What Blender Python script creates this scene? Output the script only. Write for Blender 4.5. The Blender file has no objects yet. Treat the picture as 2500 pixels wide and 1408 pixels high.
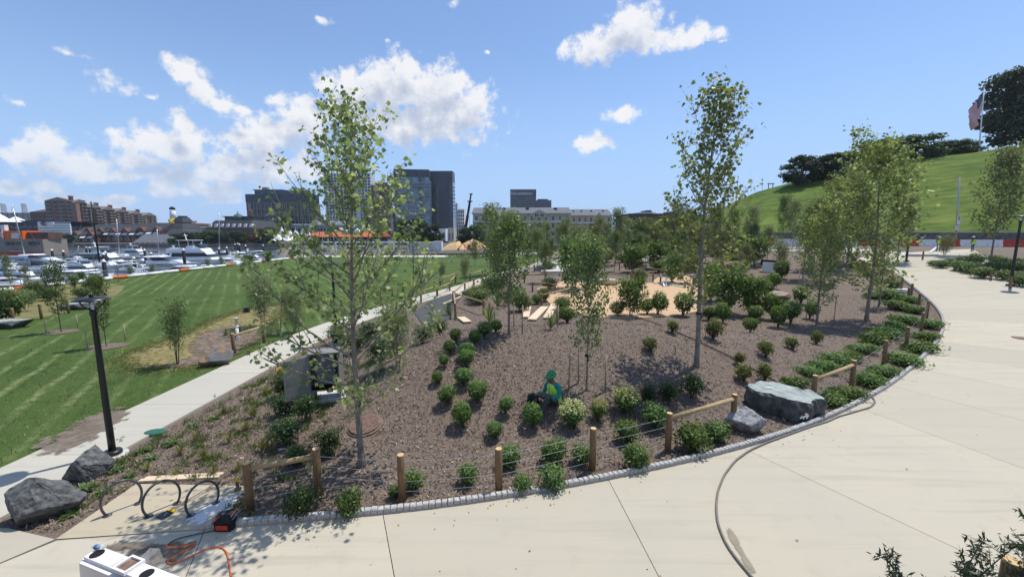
import bpy, math, random
import numpy as np
from mathutils import Vector, Matrix
random.seed(7); RNG = np.random.default_rng(7)
SC = bpy.context.scene
COL = SC.collection
PI = math.pi
R = math.radians

# ---------------------------------------------------------------- camera, sky, sun, exposure
CAM_H = 5.5; FPX = 1000.0; PITCH = math.atan(0.134)
cam_d = bpy.data.cameras.new('camera'); cam = bpy.data.objects.new('camera', cam_d); COL.objects.link(cam)
cam_d.sensor_width = 36; cam_d.lens = 36 * FPX / 2500; cam_d.clip_end = 6000; cam_d.clip_start = 0.05
cam.location = (0, 0, CAM_H); cam.rotation_euler = (PI / 2 - PITCH, 0, 0)
SC.camera = cam
SC.view_settings.view_transform = 'Standard'; SC.view_settings.look = 'None'
SC.view_settings.gamma = 1; SC.view_settings.exposure = 0.0; SC.view_settings.use_curve_mapping = False
SUN_EL = R(66); SUN_AZ = math.atan2(0.77, 0.64)          # sun stands ahead and to the right
CP, SP = math.cos(PITCH), math.sin(PITCH)

def ray(px, py):
    u = (px - 1250) / FPX; v = (py - 704) / FPX
    return u, CP - v * SP, -(v * CP + SP)
def at(px, py, Y):
    a, b, c = ray(px, py); t = Y / b
    return Vector((a * t, Y, CAM_H + c * t))
def wp(px, py, z):
    a, b, c = ray(px, py); t = (z - CAM_H) / c
    return Vector((a * t, b * t, z))
def proj(x, y, z):
    dz = z - CAM_H; f = y * CP - dz * SP; v = -(dz * CP + y * SP)
    return 1250 + FPX * x / f, 704 + FPX * v / f

def make_world():
    w = bpy.data.worlds.new('World'); SC.world = w; w.use_nodes = True
    w.cycles.sampling_method = 'MANUAL'; w.cycles.sample_map_resolution = 256
    nt = w.node_tree; N = nt.nodes; L = nt.links; N.clear()
    STR = 0.142
    def link(a, b): L.new(a, b)
    def nmath(T, TL):
        def m(op, a, b=None, c=None):
            n = T.new('ShaderNodeMath'); n.operation = op
            for i, s in enumerate((a, b, c)):
                if s is None: continue
                if hasattr(s, 'links'): TL.new(s, n.inputs[i])
                else: n.inputs[i].default_value = s
            return n.outputs[0]
        return m
    wm = nmath(N, L)
    out = N.new('ShaderNodeOutputWorld')
    sky = N.new('ShaderNodeTexSky'); sky.sky_type = 'NISHITA'; sky.sun_disc = False
    sky.sun_elevation = SUN_EL; sky.sun_rotation = SUN_AZ
    sky.air_density = 1.0; sky.dust_density = 0.25; sky.ozone_density = 2.5; sky.altitude = 20
    tc = N.new('ShaderNodeTexCoord'); D = tc.outputs['Generated']
    sp = N.new('ShaderNodeSeparateXYZ'); link(D, sp.inputs[0])
    tn = N.new('ShaderNodeMix'); tn.data_type = 'RGBA'; tn.blend_type = 'MULTIPLY'; tn.inputs[0].default_value = 1.0; link(sky.outputs[0], tn.inputs[6]); tn.inputs[7].default_value = (0.93, 1.0, 1.12, 1)
    hf = N.new('ShaderNodeMapRange'); hf.interpolation_type = 'SMOOTHERSTEP'; link(sp.outputs[2], hf.inputs[0]); hf.inputs[1].default_value = -0.05; hf.inputs[2].default_value = 0.46
    hf.inputs[3].default_value = 0.92; hf.inputs[4].default_value = 0.15
    hm = N.new('ShaderNodeMix'); hm.data_type = 'RGBA'; link(hf.outputs[0], hm.inputs[0]); link(tn.outputs[2], hm.inputs[6]); hm.inputs[7].default_value = (2.85, 4.3, 6.75, 1)   # humid summer air
    plain = N.new('ShaderNodeBackground'); plain.inputs[1].default_value = STR; link(hm.outputs[2], plain.inputs[0])
    az = wm('ARCTAN2', sp.outputs[0], sp.outputs[1])
    def azel(px, py):
        a, b, c = ray(px, py); return math.atan2(a, b), math.asin(c / math.sqrt(a * a + b * b + c * c))
    def group(lo, hi, rest):
        """cloud density over the viewing direction for one range of azimuth"""
        g = bpy.data.node_groups.new('cloud_density', 'ShaderNodeTree')
        g.interface.new_socket('Vector', in_out='INPUT', socket_type='NodeSocketVector')
        g.interface.new_socket('Density', in_out='OUTPUT', socket_type='NodeSocketFloat')
        GN = g.nodes; GL = g.links; m = nmath(GN, GL)
        gi = GN.new('NodeGroupInput'); go = GN.new('NodeGroupOutput'); IN = gi.outputs[0]
        f1 = GN.new('ShaderNodeTexNoise'); f1.inputs['Scale'].default_value = 27; f1.inputs['Detail'].default_value = 6; f1.inputs['Roughness'].default_value = 0.68; GL.new(IN, f1.inputs['Vector'])
        if rest:
            n2 = GN.new('ShaderNodeTexNoise'); n2.inputs['Scale'].default_value = 3.1; n2.inputs['Detail'].default_value = 2; GL.new(IN, n2.inputs['Vector'])
            body = m('MULTIPLY_ADD', n2.outputs[0], 3.6, -2.1)
            dens = m('ADD', body, m('MULTIPLY_ADD', f1.outputs[0], 2.4, -1.2))
            GL.new(dens, go.inputs[0]); return g
        s = GN.new('ShaderNodeSeparateXYZ'); GL.new(IN, s.inputs[0])
        A_ = m('ARCTAN2', s.outputs[0], s.outputs[1]); E_ = m('ARCSINE', s.outputs[2])
        nz = GN.new('ShaderNodeTexNoise'); nz.inputs['Scale'].default_value = 9; nz.inputs['Detail'].default_value = 2; GL.new(IN, nz.inputs['Vector'])
        cmb = GN.new('ShaderNodeCombineXYZ'); GL.new(A_, cmb.inputs[0]); GL.new(E_, cmb.inputs[1])
        off = GN.new('ShaderNodeVectorMath'); off.operation = 'MULTIPLY_ADD'; off.inputs[1].default_value = (0.034, 0.034, 0); GL.new(nz.outputs['Color'], off.inputs[0]); GL.new(cmb.outputs[0], off.inputs[2])
        off2 = GN.new('ShaderNodeVectorMath'); off2.operation = 'SUBTRACT'; GL.new(off.outputs[0], off2.inputs[0]); off2.inputs[1].default_value = (0.017, 0.017, 0)
        F = None
        for (px, py, rx, ry, *wt) in CLOUDS:
            A, E = azel(px, py); RX = abs(azel(px + rx, py)[0] - A) * 1.45; RY = abs(azel(px, py - ry)[1] - E) * 1.5
            if A + RX + 0.16 < lo or A - RX - 0.16 > hi: continue
            q = GN.new('ShaderNodeVectorMath'); q.operation = 'MULTIPLY_ADD'; GL.new(off2.outputs[0], q.inputs[0])
            q.inputs[1].default_value = (1 / RX, 1 / RY, 0); q.inputs[2].default_value = (-A / RX, -E / RY, 0)
            ln = GN.new('ShaderNodeVectorMath'); ln.operation = 'LENGTH'; GL.new(q.outputs[0], ln.inputs[0])
            fv = m('ADD', ln.outputs['Value'], 1 - wt[0]) if wt else ln.outputs['Value']
            F = fv if F is None else m('SMOOTH_MIN', F, fv, 0.3)
        body = m('SUBTRACT', 1.0, F)
        vo = GN.new('ShaderNodeTexVoronoi'); vo.feature = 'F1'; vo.inputs['Scale'].default_value = 36
        wv = GN.new('ShaderNodeVectorMath'); wv.operation = 'MULTIPLY_ADD'; wv.inputs[1].default_value = (0.06, 0.06, 0.06)
        GL.new(nz.outputs['Color'], wv.inputs[0]); GL.new(IN, wv.inputs[2]); GL.new(wv.outputs[0], vo.inputs['Vector'])
        dens = m('ADD', m('MULTIPLY_ADD', body, 1.35, 0.08), m('MULTIPLY_ADD', f1.outputs[0], 3.2, -1.6))
        dens = m('ADD', dens, m('MULTIPLY_ADD', vo.outputs['Distance'], -0.8, 0.34))
        GL.new(dens, go.inputs[0]); return g
    def clouded(lo, hi, rest=False):
        g = group(lo, hi, rest)
        g1 = N.new('ShaderNodeGroup'); g1.node_tree = g; link(D, g1.inputs[0])
        va = N.new('ShaderNodeVectorMath'); va.operation = 'ADD'; link(D, va.inputs[0]); va.inputs[1].default_value = (0.012, 0.0, 0.045)
        nv = N.new('ShaderNodeVectorMath'); nv.operation = 'NORMALIZE'; link(va.outputs[0], nv.inputs[0])
        g2 = N.new('ShaderNodeGroup'); g2.node_tree = g; link(nv.outputs[0], g2.inputs[0])
        al = N.new('ShaderNodeMapRange'); al.interpolation_type = 'SMOOTHSTEP'; link(g1.outputs[0], al.inputs[0]); al.inputs[1].default_value = -0.1; al.inputs[2].default_value = 0.75
        sh = N.new('ShaderNodeMapRange'); sh.interpolation_type = 'SMOOTHSTEP'; link(g2.outputs[0], sh.inputs[0]); sh.inputs[1].default_value = -0.3; sh.inputs[2].default_value = 1.7
        cc = N.new('ShaderNodeMix'); cc.data_type = 'RGBA'; link(sh.outputs[0], cc.inputs[0]); cc.inputs[6].default_value = (6.5, 6.55, 6.7, 1); cc.inputs[7].default_value = (3.5, 3.95, 5.0, 1)
        hz = N.new('ShaderNodeMapRange'); link(sp.outputs[2], hz.inputs[0]); hz.inputs[1].default_value = 0.0; hz.inputs[2].default_value = 0.17; hz.inputs[3].default_value = 0.4; hz.inputs[4].default_value = 0.96
        mx = N.new('ShaderNodeMix'); mx.data_type = 'RGBA'; link(wm('MULTIPLY', al.outputs[0], hz.outputs[0]), mx.inputs[0]); link(hm.outputs[2], mx.inputs[6]); link(cc.outputs[2], mx.inputs[7])
        b = N.new('ShaderNodeBackground'); b.inputs[1].default_value = STR; link(mx.outputs[2], b.inputs[0]); return b.outputs[0]
    def pick(f, a, b):
        x = N.new('ShaderNodeMixShader'); link(f, x.inputs[0]); link(a, x.inputs[1]); link(b, x.inputs[2]); return x.outputs[0]
    # nested by azimuth so that each direction evaluates only the clouds near it
    cuts = [-1.02, -0.72, -0.55, -0.36, -0.14, 0.05, 1.02]
    cols = [clouded(a, b) for a, b in zip(cuts[:-1], cuts[1:])]
    gt = [wm('GREATER_THAN', az, c) for c in cuts[1:-1]]
    left = pick(gt[0], cols[0], pick(gt[1], cols[1], cols[2])); right = pick(gt[3], cols[3], pick(gt[4], cols[4], cols[5]))
    front = pick(gt[2], left, right)
    aside = wm('GREATER_THAN', wm('ABSOLUTE', az), 1.02)
    up = wm('GREATER_THAN', sp.outputs[2], 0.0)
    link(pick(up, plain.outputs[0], pick(aside, front, clouded(0, 0, True))), out.inputs[0])
CLOUDS = [(985, 165, 42, 34), (935, 185, 48, 34), (870, 225, 70, 46), (1000, 225, 120, 50), (1090, 215, 58, 44), (1135, 268, 55, 48),
    (1000, 300, 150, 42), (1080, 262, 95, 50), (850, 275, 60, 40), (700, 318, 100, 38), (740, 290, 45, 30), (615, 338, 55, 26),
    (450, 372, 80, 42), (400, 350, 85, 32), (438, 300, 26, 25), (325, 345, 60, 28), (110, 352, 52, 36), (48, 388, 50, 28), (205, 402, 62, 30),
    (230, 436, 50, 16), (100, 452, 42, 13), (20, 462, 32, 12), (420, 472, 55, 18), (535, 466, 60, 16), (350, 398, 70, 20), (600, 402, 90, 26),
    (700, 410, 70, 30), (660, 430, 60, 22), (455, 165, 44, 28, .9), (505, 222, 44, 28, .9), (550, 250, 40, 22, .8), (595, 265, 30, 12, .7), (262, 200, 58, 24, .72), (165, 132, 56, 20, .45),
    (672, 245, 46, 20, .6), (735, 250, 46, 22, .65), (790, 42, 36, 14, .4), (355, 228, 26, 12, .5), (1560, 62, 62, 40), (1600, 95, 70, 24), (1445, 118, 60, 28), (1510, 92, 60, 34),
    (1690, 102, 60, 16), (1525, 280, 44, 14), (1445, 348, 36, 18), (1190, 125, 9, 6, .6), (40, 190, 44, 10, .4), (30, 245, 44, 12, .45), (1110, 8, 30, 12, .4), (1760, 105, 30, 10, .5), (940, 95, 20, 10, .3), (300, 430, 150, 22, .7), (130, 415, 80, 22, .8), (520, 430, 130, 22, .75), (620, 375, 80, 24, .9), (250, 500, 60, 16, .8), (120, 480, 120, 12, .5), (450, 440, 80, 20, .8), (560, 490, 90, 10, .5), (300, 495, 50, 10)]
make_world()
sun_d = bpy.data.lights.new('sun', 'SUN'); sun = bpy.data.objects.new('sun', sun_d); COL.objects.link(sun)
sun_d.energy = 4.5; sun_d.angle = R(0.53); sun_d.color = (1.0, 0.955, 0.88)
sdir = Vector((math.sin(SUN_AZ) * math.cos(SUN_EL), math.cos(SUN_AZ) * math.cos(SUN_EL), math.sin(SUN_EL)))
sun.rotation_euler = sdir.to_track_quat('Z', 'Y').to_euler(); sun.location = sdir * 200

# ---------------------------------------------------------------- terrain
def sst(a, b, x):
    t = np.clip((np.asarray(x, float) - a) / (b - a), 0, 1); return t * t * (3 - 2 * t)
def gz_base(x, y):
    x = np.asarray(x, float); y = np.asarray(y, float)
    a = x / np.maximum(y, 6)
    z = 3.5 * sst(28, 78, 0.7 * (x + y)) * sst(0.0, 0.42, a)
    z = z + 0.5 * sst(27, 44, y) * sst(-7, -1, x) * (1 - sst(0.1, 0.5, a))
    z = z + 1.7 * (1 - sst(3.4, 4.6, y))
    return z
def _march(f, px, py):
    a, b, c = ray(px, py)
    Y = np.geomspace(3.0, 500, 1500); t = Y / b
    zz = CAM_H + c * t - f(a * t, Y)
    i = int(np.argmax(zz < 0))
    if zz[i] >= 0: i = len(Y) - 1
    k = zz[i - 1] / max(1e-9, zz[i - 1] - zz[i]) if i else 0
    y = Y[i - 1] + (Y[i] - Y[i - 1]) * k
    return np.array((a * y / b, y))
KPX = [(500, 1299), (560, 1298), (760, 1278), (985, 1262), (1130, 1240), (1275, 1220), (1450, 1186), (1600, 1154), (1750, 1120), (1900, 1076), (2010, 1036), (2100, 992),
       (2180, 945), (2240, 895), (2285, 848), (2310, 805), (2305, 775), (2285, 748), (2255, 722), (2215, 690), (2185, 668), (2140, 648), (2080, 632)]
KERB0 = np.array([_march(gz_base, *p) for p in KPX])
def resample(P, step):
    P = np.asarray(P, float); d = np.r_[0, np.cumsum(np.linalg.norm(np.diff(P, axis=0), axis=1))]
    n = max(2, int(d[-1] / step) + 1); s = np.linspace(0, d[-1], n)
    return np.stack([np.interp(s, d, P[:, i]) for i in range(P.shape[1])], 1)
def smooth(P, it=3):
    P = np.array(P, float)
    for _ in range(it):
        Q = P.copy(); Q[1:-1] = (P[:-2] + 2 * P[1:-1] + P[2:]) / 4; P = Q
    return P
KERB = smooth(resample(KERB0, 0.8), 6)
def sdist(P, x, y):
    """distance to polyline P, positive on its left hand"""
    x = np.asarray(x, float); y = np.asarray(y, float)
    best = np.full(x.shape, 1e9); sg = np.ones(x.shape)
    for (ax, ay), (bx, by) in zip(P[:-1], P[1:]):
        dx, dy = bx - ax, by - ay; L2 = dx * dx + dy * dy
        t = np.clip(((x - ax) * dx + (y - ay) * dy) / L2, 0, 1)
        d = np.hypot(x - ax - t * dx, y - ay - t * dy)
        c = dx * (y - ay) - dy * (x - ax)
        k = d < best; best = np.where(k, d, best); sg = np.where(k, np.sign(c), sg)
    return best * sg
WATER = [(-49, -60), (-49, 86), (-56, 100), (-118, 222), (-900, 222), (-900, -60)]
def inpoly(P, x, y):
    x = np.asarray(x, float); y = np.asarray(y, float); r = np.zeros(x.shape, bool)
    n = len(P)
    for i in range(n):
        x0, y0 = P[i]; x1, y1 = P[(i + 1) % n]
        if y0 == y1: continue
        c = ((y0 > y) != (y1 > y)) & (x < (x1 - x0) * (y - y0) / (y1 - y0) + x0)
        r ^= c
    return r
KCO = KERB[::2]
def gz(x, y):
    x = np.asarray(x, float); y = np.asarray(y, float)
    z = gz_base(x, y)
    dk = sdist(KCO, x, y)
    m = 1.6 * sst(0.9, 7.2, dk) * sst(-8.6, -0.5, x) * (1 - sst(16.5, 24, y + 0.12 * np.abs(x - 4))) * (1 - 0.55 * sst(11, 20, x))
    z = z + m + 0.05 * sst(0.2, 1.2, dk) * sst(-9.5, -8, x) * (1 - sst(40, 50, y))
    return np.where(inpoly(WATER, x, y), -5.0, z)
def gp(px, py):
    x, y = _march(gz, px, py); return Vector((float(x), float(y), float(gz(x, y))))
def gzs(x, y): return float(gz(np.array([x]), np.array([y]))[0])
def scale_at(Y, px=1.0): return px * Y / FPX              # rough metres per photo pixel at depth Y

# ---------------------------------------------------------------- materials
MATS = {}
def new_mat(name):
    m = bpy.data.materials.new(name); m.use_nodes = True; MATS[name] = m
    nt = m.node_tree; nt.nodes.clear(); return m, nt.nodes, nt.links
def M(name, col, rough=0.8, col2=None, scale=4.0, bump=0.0, bscale=30.0, metal=0.0, spec=0.3, detail=6, stretch=None, obj=False, alpha=1.0, trans=0.0, lo=0.35, hi=0.65):
    m, N, L = new_mat(name)
    o = N.new('ShaderNodeOutputMaterial'); b = N.new('ShaderNodeBsdfPrincipled'); L.new(b.outputs[0], o.inputs[0])
    b.inputs['Base Color'].default_value = (*col, 1); b.inputs['Roughness'].default_value = rough; b.inputs['Metallic'].default_value = metal
    b.inputs['Specular IOR Level'].default_value = spec; b.inputs['Alpha'].default_value = alpha; b.inputs['Transmission Weight'].default_value = trans
    if obj: tc = N.new('ShaderNodeTexCoord'); vec = tc.outputs['Object']
    else: ge = N.new('ShaderNodeNewGeometry'); vec = ge.outputs['Position']
    if stretch:
        mp = N.new('ShaderNodeMapping'); mp.inputs['Scale'].default_value = stretch; L.new(vec, mp.inputs[0]); vec = mp.outputs[0]
    if col2 is not None:
        n = N.new('ShaderNodeTexNoise'); n.inputs['Scale'].default_value = scale; n.inputs['Detail'].default_value = detail; n.inputs['Roughness'].default_value = 0.62
        L.new(vec, n.inputs['Vector'])
        r = N.new('ShaderNodeMapRange'); L.new(n.outputs[0], r.inputs[0]); r.inputs[1].default_value = lo; r.inputs[2].default_value = hi
        x = N.new('ShaderNodeMix'); x.data_type = 'RGBA'; L.new(r.outputs[0], x.inputs[0]); x.inputs[6].default_value = (*col, 1); x.inputs[7].default_value = (*col2, 1)
        L.new(x.outputs[2], b.inputs['Base Color'])
    if bump:
        n = N.new('ShaderNodeTexNoise'); n.inputs['Scale'].default_value = bscale; n.inputs['Detail'].default_value = 4; L.new(vec, n.inputs['Vector'])
        bp = N.new('ShaderNodeBump'); bp.inputs['Strength'].default_value = min(1, bump); bp.inputs['Distance'].default_value = 0.02 * max(1, bump); L.new(n.outputs[0], bp.inputs['Height'])
        L.new(bp.outputs[0], b.inputs['Normal'])
    return m
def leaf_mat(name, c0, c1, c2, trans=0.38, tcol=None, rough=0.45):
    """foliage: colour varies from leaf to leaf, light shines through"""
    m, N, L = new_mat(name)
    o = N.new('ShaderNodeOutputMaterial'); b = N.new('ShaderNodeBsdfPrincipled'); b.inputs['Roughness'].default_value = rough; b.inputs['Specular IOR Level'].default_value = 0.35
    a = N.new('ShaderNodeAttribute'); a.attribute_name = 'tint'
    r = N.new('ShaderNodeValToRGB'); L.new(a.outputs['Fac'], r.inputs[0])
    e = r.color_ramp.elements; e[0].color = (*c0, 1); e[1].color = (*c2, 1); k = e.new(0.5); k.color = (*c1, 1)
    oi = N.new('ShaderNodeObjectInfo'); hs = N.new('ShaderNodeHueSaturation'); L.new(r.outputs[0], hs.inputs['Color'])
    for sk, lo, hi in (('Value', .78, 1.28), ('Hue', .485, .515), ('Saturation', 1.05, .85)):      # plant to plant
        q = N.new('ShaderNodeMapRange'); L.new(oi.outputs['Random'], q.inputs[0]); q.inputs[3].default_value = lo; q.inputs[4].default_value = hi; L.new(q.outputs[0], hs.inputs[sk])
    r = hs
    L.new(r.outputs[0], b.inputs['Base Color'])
    t = N.new('ShaderNodeBsdfTranslucent')
    h = N.new('ShaderNodeMix'); h.data_type = 'RGBA'; h.blend_type = 'MULTIPLY'; h.inputs[0].default_value = 1.0
    L.new(r.outputs[0], h.inputs[6]); h.inputs[7].default_value = (*(tcol or (1.9, 1.8, 0.75)), 1); L.new(h.outputs[2], t.inputs[0])
    x = N.new('ShaderNodeMixShader'); x.inputs[0].default_value = trans; L.new(b.outputs[0], x.inputs[1]); L.new(t.outputs[0], x.inputs[2]); L.new(x.outputs[0], o.inputs[0])
    return m

# ---------------------------------------------------------------- mesh helpers
class MB:
    def __init__(s): s.v = []; s.f = []; s.m = []
    def add(s, vs, fs, mi=0):
        o = len(s.v); s.v.extend(tuple(p) for p in vs); s.f.extend(tuple(i + o for i in f) for f in fs); s.m.extend([mi] * len(fs))
    def box(s, c, d, rz=0.0, mi=0, top=1.0, tilt=None):
        x, y, z = d[0] / 2, d[1] / 2, d[2] / 2
        vs = [(-x, -y, -z), (x, -y, -z), (x, y, -z), (-x, y, -z), (-x * top, -y * top, z), (x * top, -y * top, z), (x * top, y * top, z), (-x * top, y * top, z)]
        if tilt is not None: vs = [tilt @ Vector(p) for p in vs]
        cs, sn = math.cos(rz), math.sin(rz)
        s.add([(c[0] + p[0] * cs - p[1] * sn, c[1] + p[0] * sn + p[1] * cs, c[2] + p[2]) for p in vs],
              [(3, 2, 1, 0), (4, 5, 6, 7), (0, 1, 5, 4), (1, 2, 6, 5), (2, 3, 7, 6), (3, 0, 4, 7)], mi)
    def prism(s, P, z0, z1, mi=0, inset=0.0):
        n = len(P)
        if sum(P[i][0] * P[(i + 1) % n][1] - P[(i + 1) % n][0] * P[i][1] for i in range(n)) < 0: P = list(P)[::-1]
        cx = sum(p[0] for p in P) / n; cy = sum(p[1] for p in P) / n
        k = 1 - inset
        s.add([(p[0], p[1], z0) for p in P] + [(cx + (p[0] - cx) * k, cy + (p[1] - cy) * k, z1) for p in P],
              [tuple(range(n))[::-1], tuple(range(n, 2 * n))] + [(i, (i + 1) % n, n + (i + 1) % n, n + i) for i in range(n)], mi)
    def tube(s, pts, rad, n=6, mi=0, cap=True):
        pts = [Vector(p) for p in pts]; k = len(pts)
        if not hasattr(rad, '__len__'): rad = [rad] * k
        o = len(s.v); up = None; vs = []
        for i, p in enumerate(pts):
            t = (pts[min(i + 1, k - 1)] - pts[max(i - 1, 0)])
            t = t.normalized() if t.length > 1e-9 else Vector((0, 0, 1))
            if up is None: up = Vector((1, 0, 0)) if abs(t.x) < 0.8 else Vector((0, 1, 0))
            a = (up - t * up.dot(t))
            a = a.normalized() if a.length > 1e-6 else t.orthogonal().normalized()
            up = a; b = t.cross(a)
            for j in range(n):
                an = 2 * PI * j / n; vs.append(p + (a * math.cos(an) + b * math.sin(an)) * rad[i])
        fs = [(i * n + j, i * n + (j + 1) % n, (i + 1) * n + (j + 1) % n, (i + 1) * n + j) for i in range(k - 1) for j in range(n)]
        if cap: fs += [tuple(range(n))[::-1], tuple(range((k - 1) * n, k * n))]
        s.add(vs, fs, mi)
    def lathe(s, prof, c=(0, 0, 0), n=16, mi=0, sx=1.0, sy=1.0, cap=True):
        vs = [(c[0] + r * sx * math.cos(2 * PI * j / n), c[1] + r * sy * math.sin(2 * PI * j / n), c[2] + z) for r, z in prof for j in range(n)]
        k = len(prof)
        fs = [(i * n + j, i * n + (j + 1) % n, (i + 1) * n + (j + 1) % n, (i + 1) * n + j) for i in range(k - 1) for j in range(n)]
        if cap: fs += [tuple(range(n))[::-1], tuple(range((k - 1) * n, k * n))]
        s.add(vs, fs, mi)
    def build(s, name, mats, parent=None, smooth=False, world=True):
        me = bpy.data.meshes.new(name)
        off = Vector((0, 0, 0))
        if parent is not None and world:
            q = parent
            while q is not None: off += q.location; q = q.parent
        me.from_pydata([(p[0] - off.x, p[1] - off.y, p[2] - off.z) for p in s.v], [], s.f)
        if not isinstance(mats, (list, tuple)): mats = [mats]
        for m in mats: me.materials.append(MATS[m] if isinstance(m, str) else m)
        if len(mats) > 1: me.polygons.foreach_set('material_index', s.m)
        if smooth: me.polygons.foreach_set('use_smooth', [True] * len(me.polygons))
        me.update()
        return link(name, me, parent)
def link(name, me, parent=None, loc=None):
    o = bpy.data.objects.new(name, me); COL.objects.link(o)
    if parent is not None: o.parent = parent
    if loc is not None: o.location = loc
    return o
def tag(o, label=None, cat=None, group=None, kind=None):
    if label: o['label'] = label
    if cat: o['category'] = cat
    if group: o['group'] = group
    if kind: o['kind'] = kind
    return o
def empty(name, loc, label=None, cat=None, group=None, rz=0.0):
    o = bpy.data.objects.new(name, None); COL.objects.link(o); o.location = loc; o.rotation_euler = (0, 0, rz); o.empty_display_size = 0.2
    return tag(o, label, cat, group)
def copy_tree(o, parent=None, kids=None):
    c = o.copy(); COL.objects.link(c)
    if parent is not None: c.parent = parent
    for ch in list(o.children): copy_tree(ch, c)
    return c
ORD = ['first', 'second', 'third', 'fourth', 'fifth', 'sixth', 'seventh', 'eighth', 'ninth', 'tenth', 'eleventh', 'twelfth', 'thirteenth', 'fourteenth', 'fifteenth', 'sixteenth',
       'seventeenth', 'eighteenth', 'nineteenth', 'twentieth', 'twenty-first', 'twenty-second', 'twenty-third', 'twenty-fourth', 'twenty-fifth', 'twenty-sixth', 'twenty-seventh', 'twenty-eighth']
def mesh_np(name, V, faces, mats, tint=None, smooth=False):
    """mesh from arrays: V (n,3); faces (m,k) all of one size"""
    me = bpy.data.meshes.new(name); V = np.ascontiguousarray(V, np.float32); F = np.ascontiguousarray(faces, np.int32)
    me.vertices.add(len(V)); me.vertices.foreach_set('co', V.ravel())
    me.loops.add(F.size); me.loops.foreach_set('vertex_index', F.ravel())
    me.polygons.add(len(F)); me.polygons.foreach_set('loop_start', np.arange(0, F.size, F.shape[1], dtype=np.int32))
    if tint is not None:
        a = me.attributes.new('tint', 'FLOAT', 'POINT'); a.data.foreach_set('value', np.ascontiguousarray(tint, np.float32))
    if not isinstance(mats, (list, tuple)): mats = [mats]
    for m in mats: me.materials.append(MATS[m])
    me.update(calc_edges=True)
    if smooth: me.polygons.foreach_set('use_smooth', [True] * len(me.polygons))
    me.validate(); return me
MAPLE = np.array([(0, 0), (.30, -.06), (.22, .12), (.52, .22), (.34, .38), (.40, .60), (.16, .56), (0, .95), (-.16, .56), (-.40, .60), (-.34, .38), (-.52, .22), (-.22, .12), (-.30, -.06)])
MAPLE = np.c_[MAPLE, -0.35 * np.abs(MAPLE[:, 0]) - 0.10 * MAPLE[:, 1] ** 2]
OVAL = np.array([(0, 0, 0), (.26, .45, -.10), (0, 1, -.16), (-.26, .45, -.10)])
WIDE = np.array([(0, 0, 0), (.42, .35, -.12), (.2, .85, -.2), (0, 1, -.2), (-.2, .85, -.2), (-.42, .35, -.12)])
NEEDLE = np.array([(-.06, 0, 0), (.06, 0, 0), (0, 1, 0)])
def leaves(P, size, tmpl, up=0.5, out=None, outw=0.6, rng=None, droop=0.0, svar=0.35, tint=None):
    """array of leaves at points P; returns V, F, tint"""
    rng = rng or RNG; n = len(P)
    nr = rng.normal(size=(n, 3)); nr /= np.linalg.norm(nr, axis=1)[:, None] + 1e-9
    nr = nr + np.array([0, 0, up])
    if out is not None: nr = nr + out * outw
    nr /= np.linalg.norm(nr, axis=1)[:, None] + 1e-9
    t = rng.normal(size=(n, 3)) + np.array([0, 0, -droop])
    t -= nr * np.sum(t * nr, 1)[:, None]; t /= np.linalg.norm(t, axis=1)[:, None] + 1e-9
    b = np.cross(t, nr)
    s = size * (1 + svar * rng.uniform(-1, 1, n))
    k = len(tmpl)
    V = P[:, None, :] + s[:, None, None] * (b[:, None, :] * tmpl[None, :, 0:1] + t[:, None, :] * tmpl[None, :, 1:2] + nr[:, None, :] * tmpl[None, :, 2:3])
    F = np.arange(n * k).reshape(n, k)
    tn = rng.uniform(0, 1, n) if tint is None else tint
    return V.reshape(-1, 3), F, np.repeat(tn, k)

# ---------------------------------------------------------------- palette
M('mulch', (0.10, 0.075, 0.058), 0.95, (0.265, 0.205, 0.160), 26, bump=1.0, bscale=60, detail=10, lo=0.38, hi=0.66)
M('soil', (0.10, 0.072, 0.05), 0.95, (0.17, 0.125, 0.09), 3, bump=0.6, bscale=25)
M('woodchips', (0.50, 0.33, 0.19), 0.9, (0.62, 0.43, 0.26), 9, bump=1.0, bscale=40, detail=9)
M('asphalt', (0.055, 0.058, 0.062), 0.9, (0.095, 0.098, 0.10), 14, bump=0.6, bscale=70)
M('quay', (0.13, 0.12, 0.10), .9, (0.22, 0.20, 0.165), .4)
M('road', (0.07, 0.068, 0.065), 0.9, (0.13, 0.12, 0.105), 1.2, bump=0.3, bscale=20)
M('sandy', (0.52, 0.45, 0.34), 0.9, (0.60, 0.53, 0.41), 6, bump=0.4, bscale=60)
M('granite', (0.36, 0.35, 0.33), 0.85, (0.54, 0.53, 0.505), 22, bump=0.6, bscale=70)
M('mortar', (0.34, 0.33, 0.31), 0.95)
M('post_wood', (0.16, 0.095, 0.045), 0.85, (0.27, 0.175, 0.09), 9, bump=0.3, bscale=30, stretch=(6, 6, 0.7))
M('rail_wood', (0.30, 0.215, 0.11), 0.8, (0.43, 0.325, 0.18), 7, bump=0.2, bscale=30)
M('cut_wood', (0.55, 0.36, 0.16), 0.75, (0.64, 0.46, 0.24), 20)
M('stake_wood', (0.30, 0.225, 0.15), 0.85, (0.40, 0.31, 0.22), 10)
M('lumber', (0.62, 0.49, 0.32), 0.75, (0.70, 0.58, 0.41), 5, stretch=(1, 8, 8))
M('grey_lumber', (0.40, 0.36, 0.30), 0.85, (0.50, 0.46, 0.40), 6)
M('black_metal', (0.012, 0.013, 0.015), 0.38, spec=0.5)
M('rack_metal', (0.06, 0.064, 0.07), 0.34, (0.10, 0.104, 0.11), 12, metal=0.35, spec=0.5)
M('steel', (0.42, 0.43, 0.44), 0.4, metal=0.7)
M('wire', (0.55, 0.55, 0.53), 0.35, metal=0.6)
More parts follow.
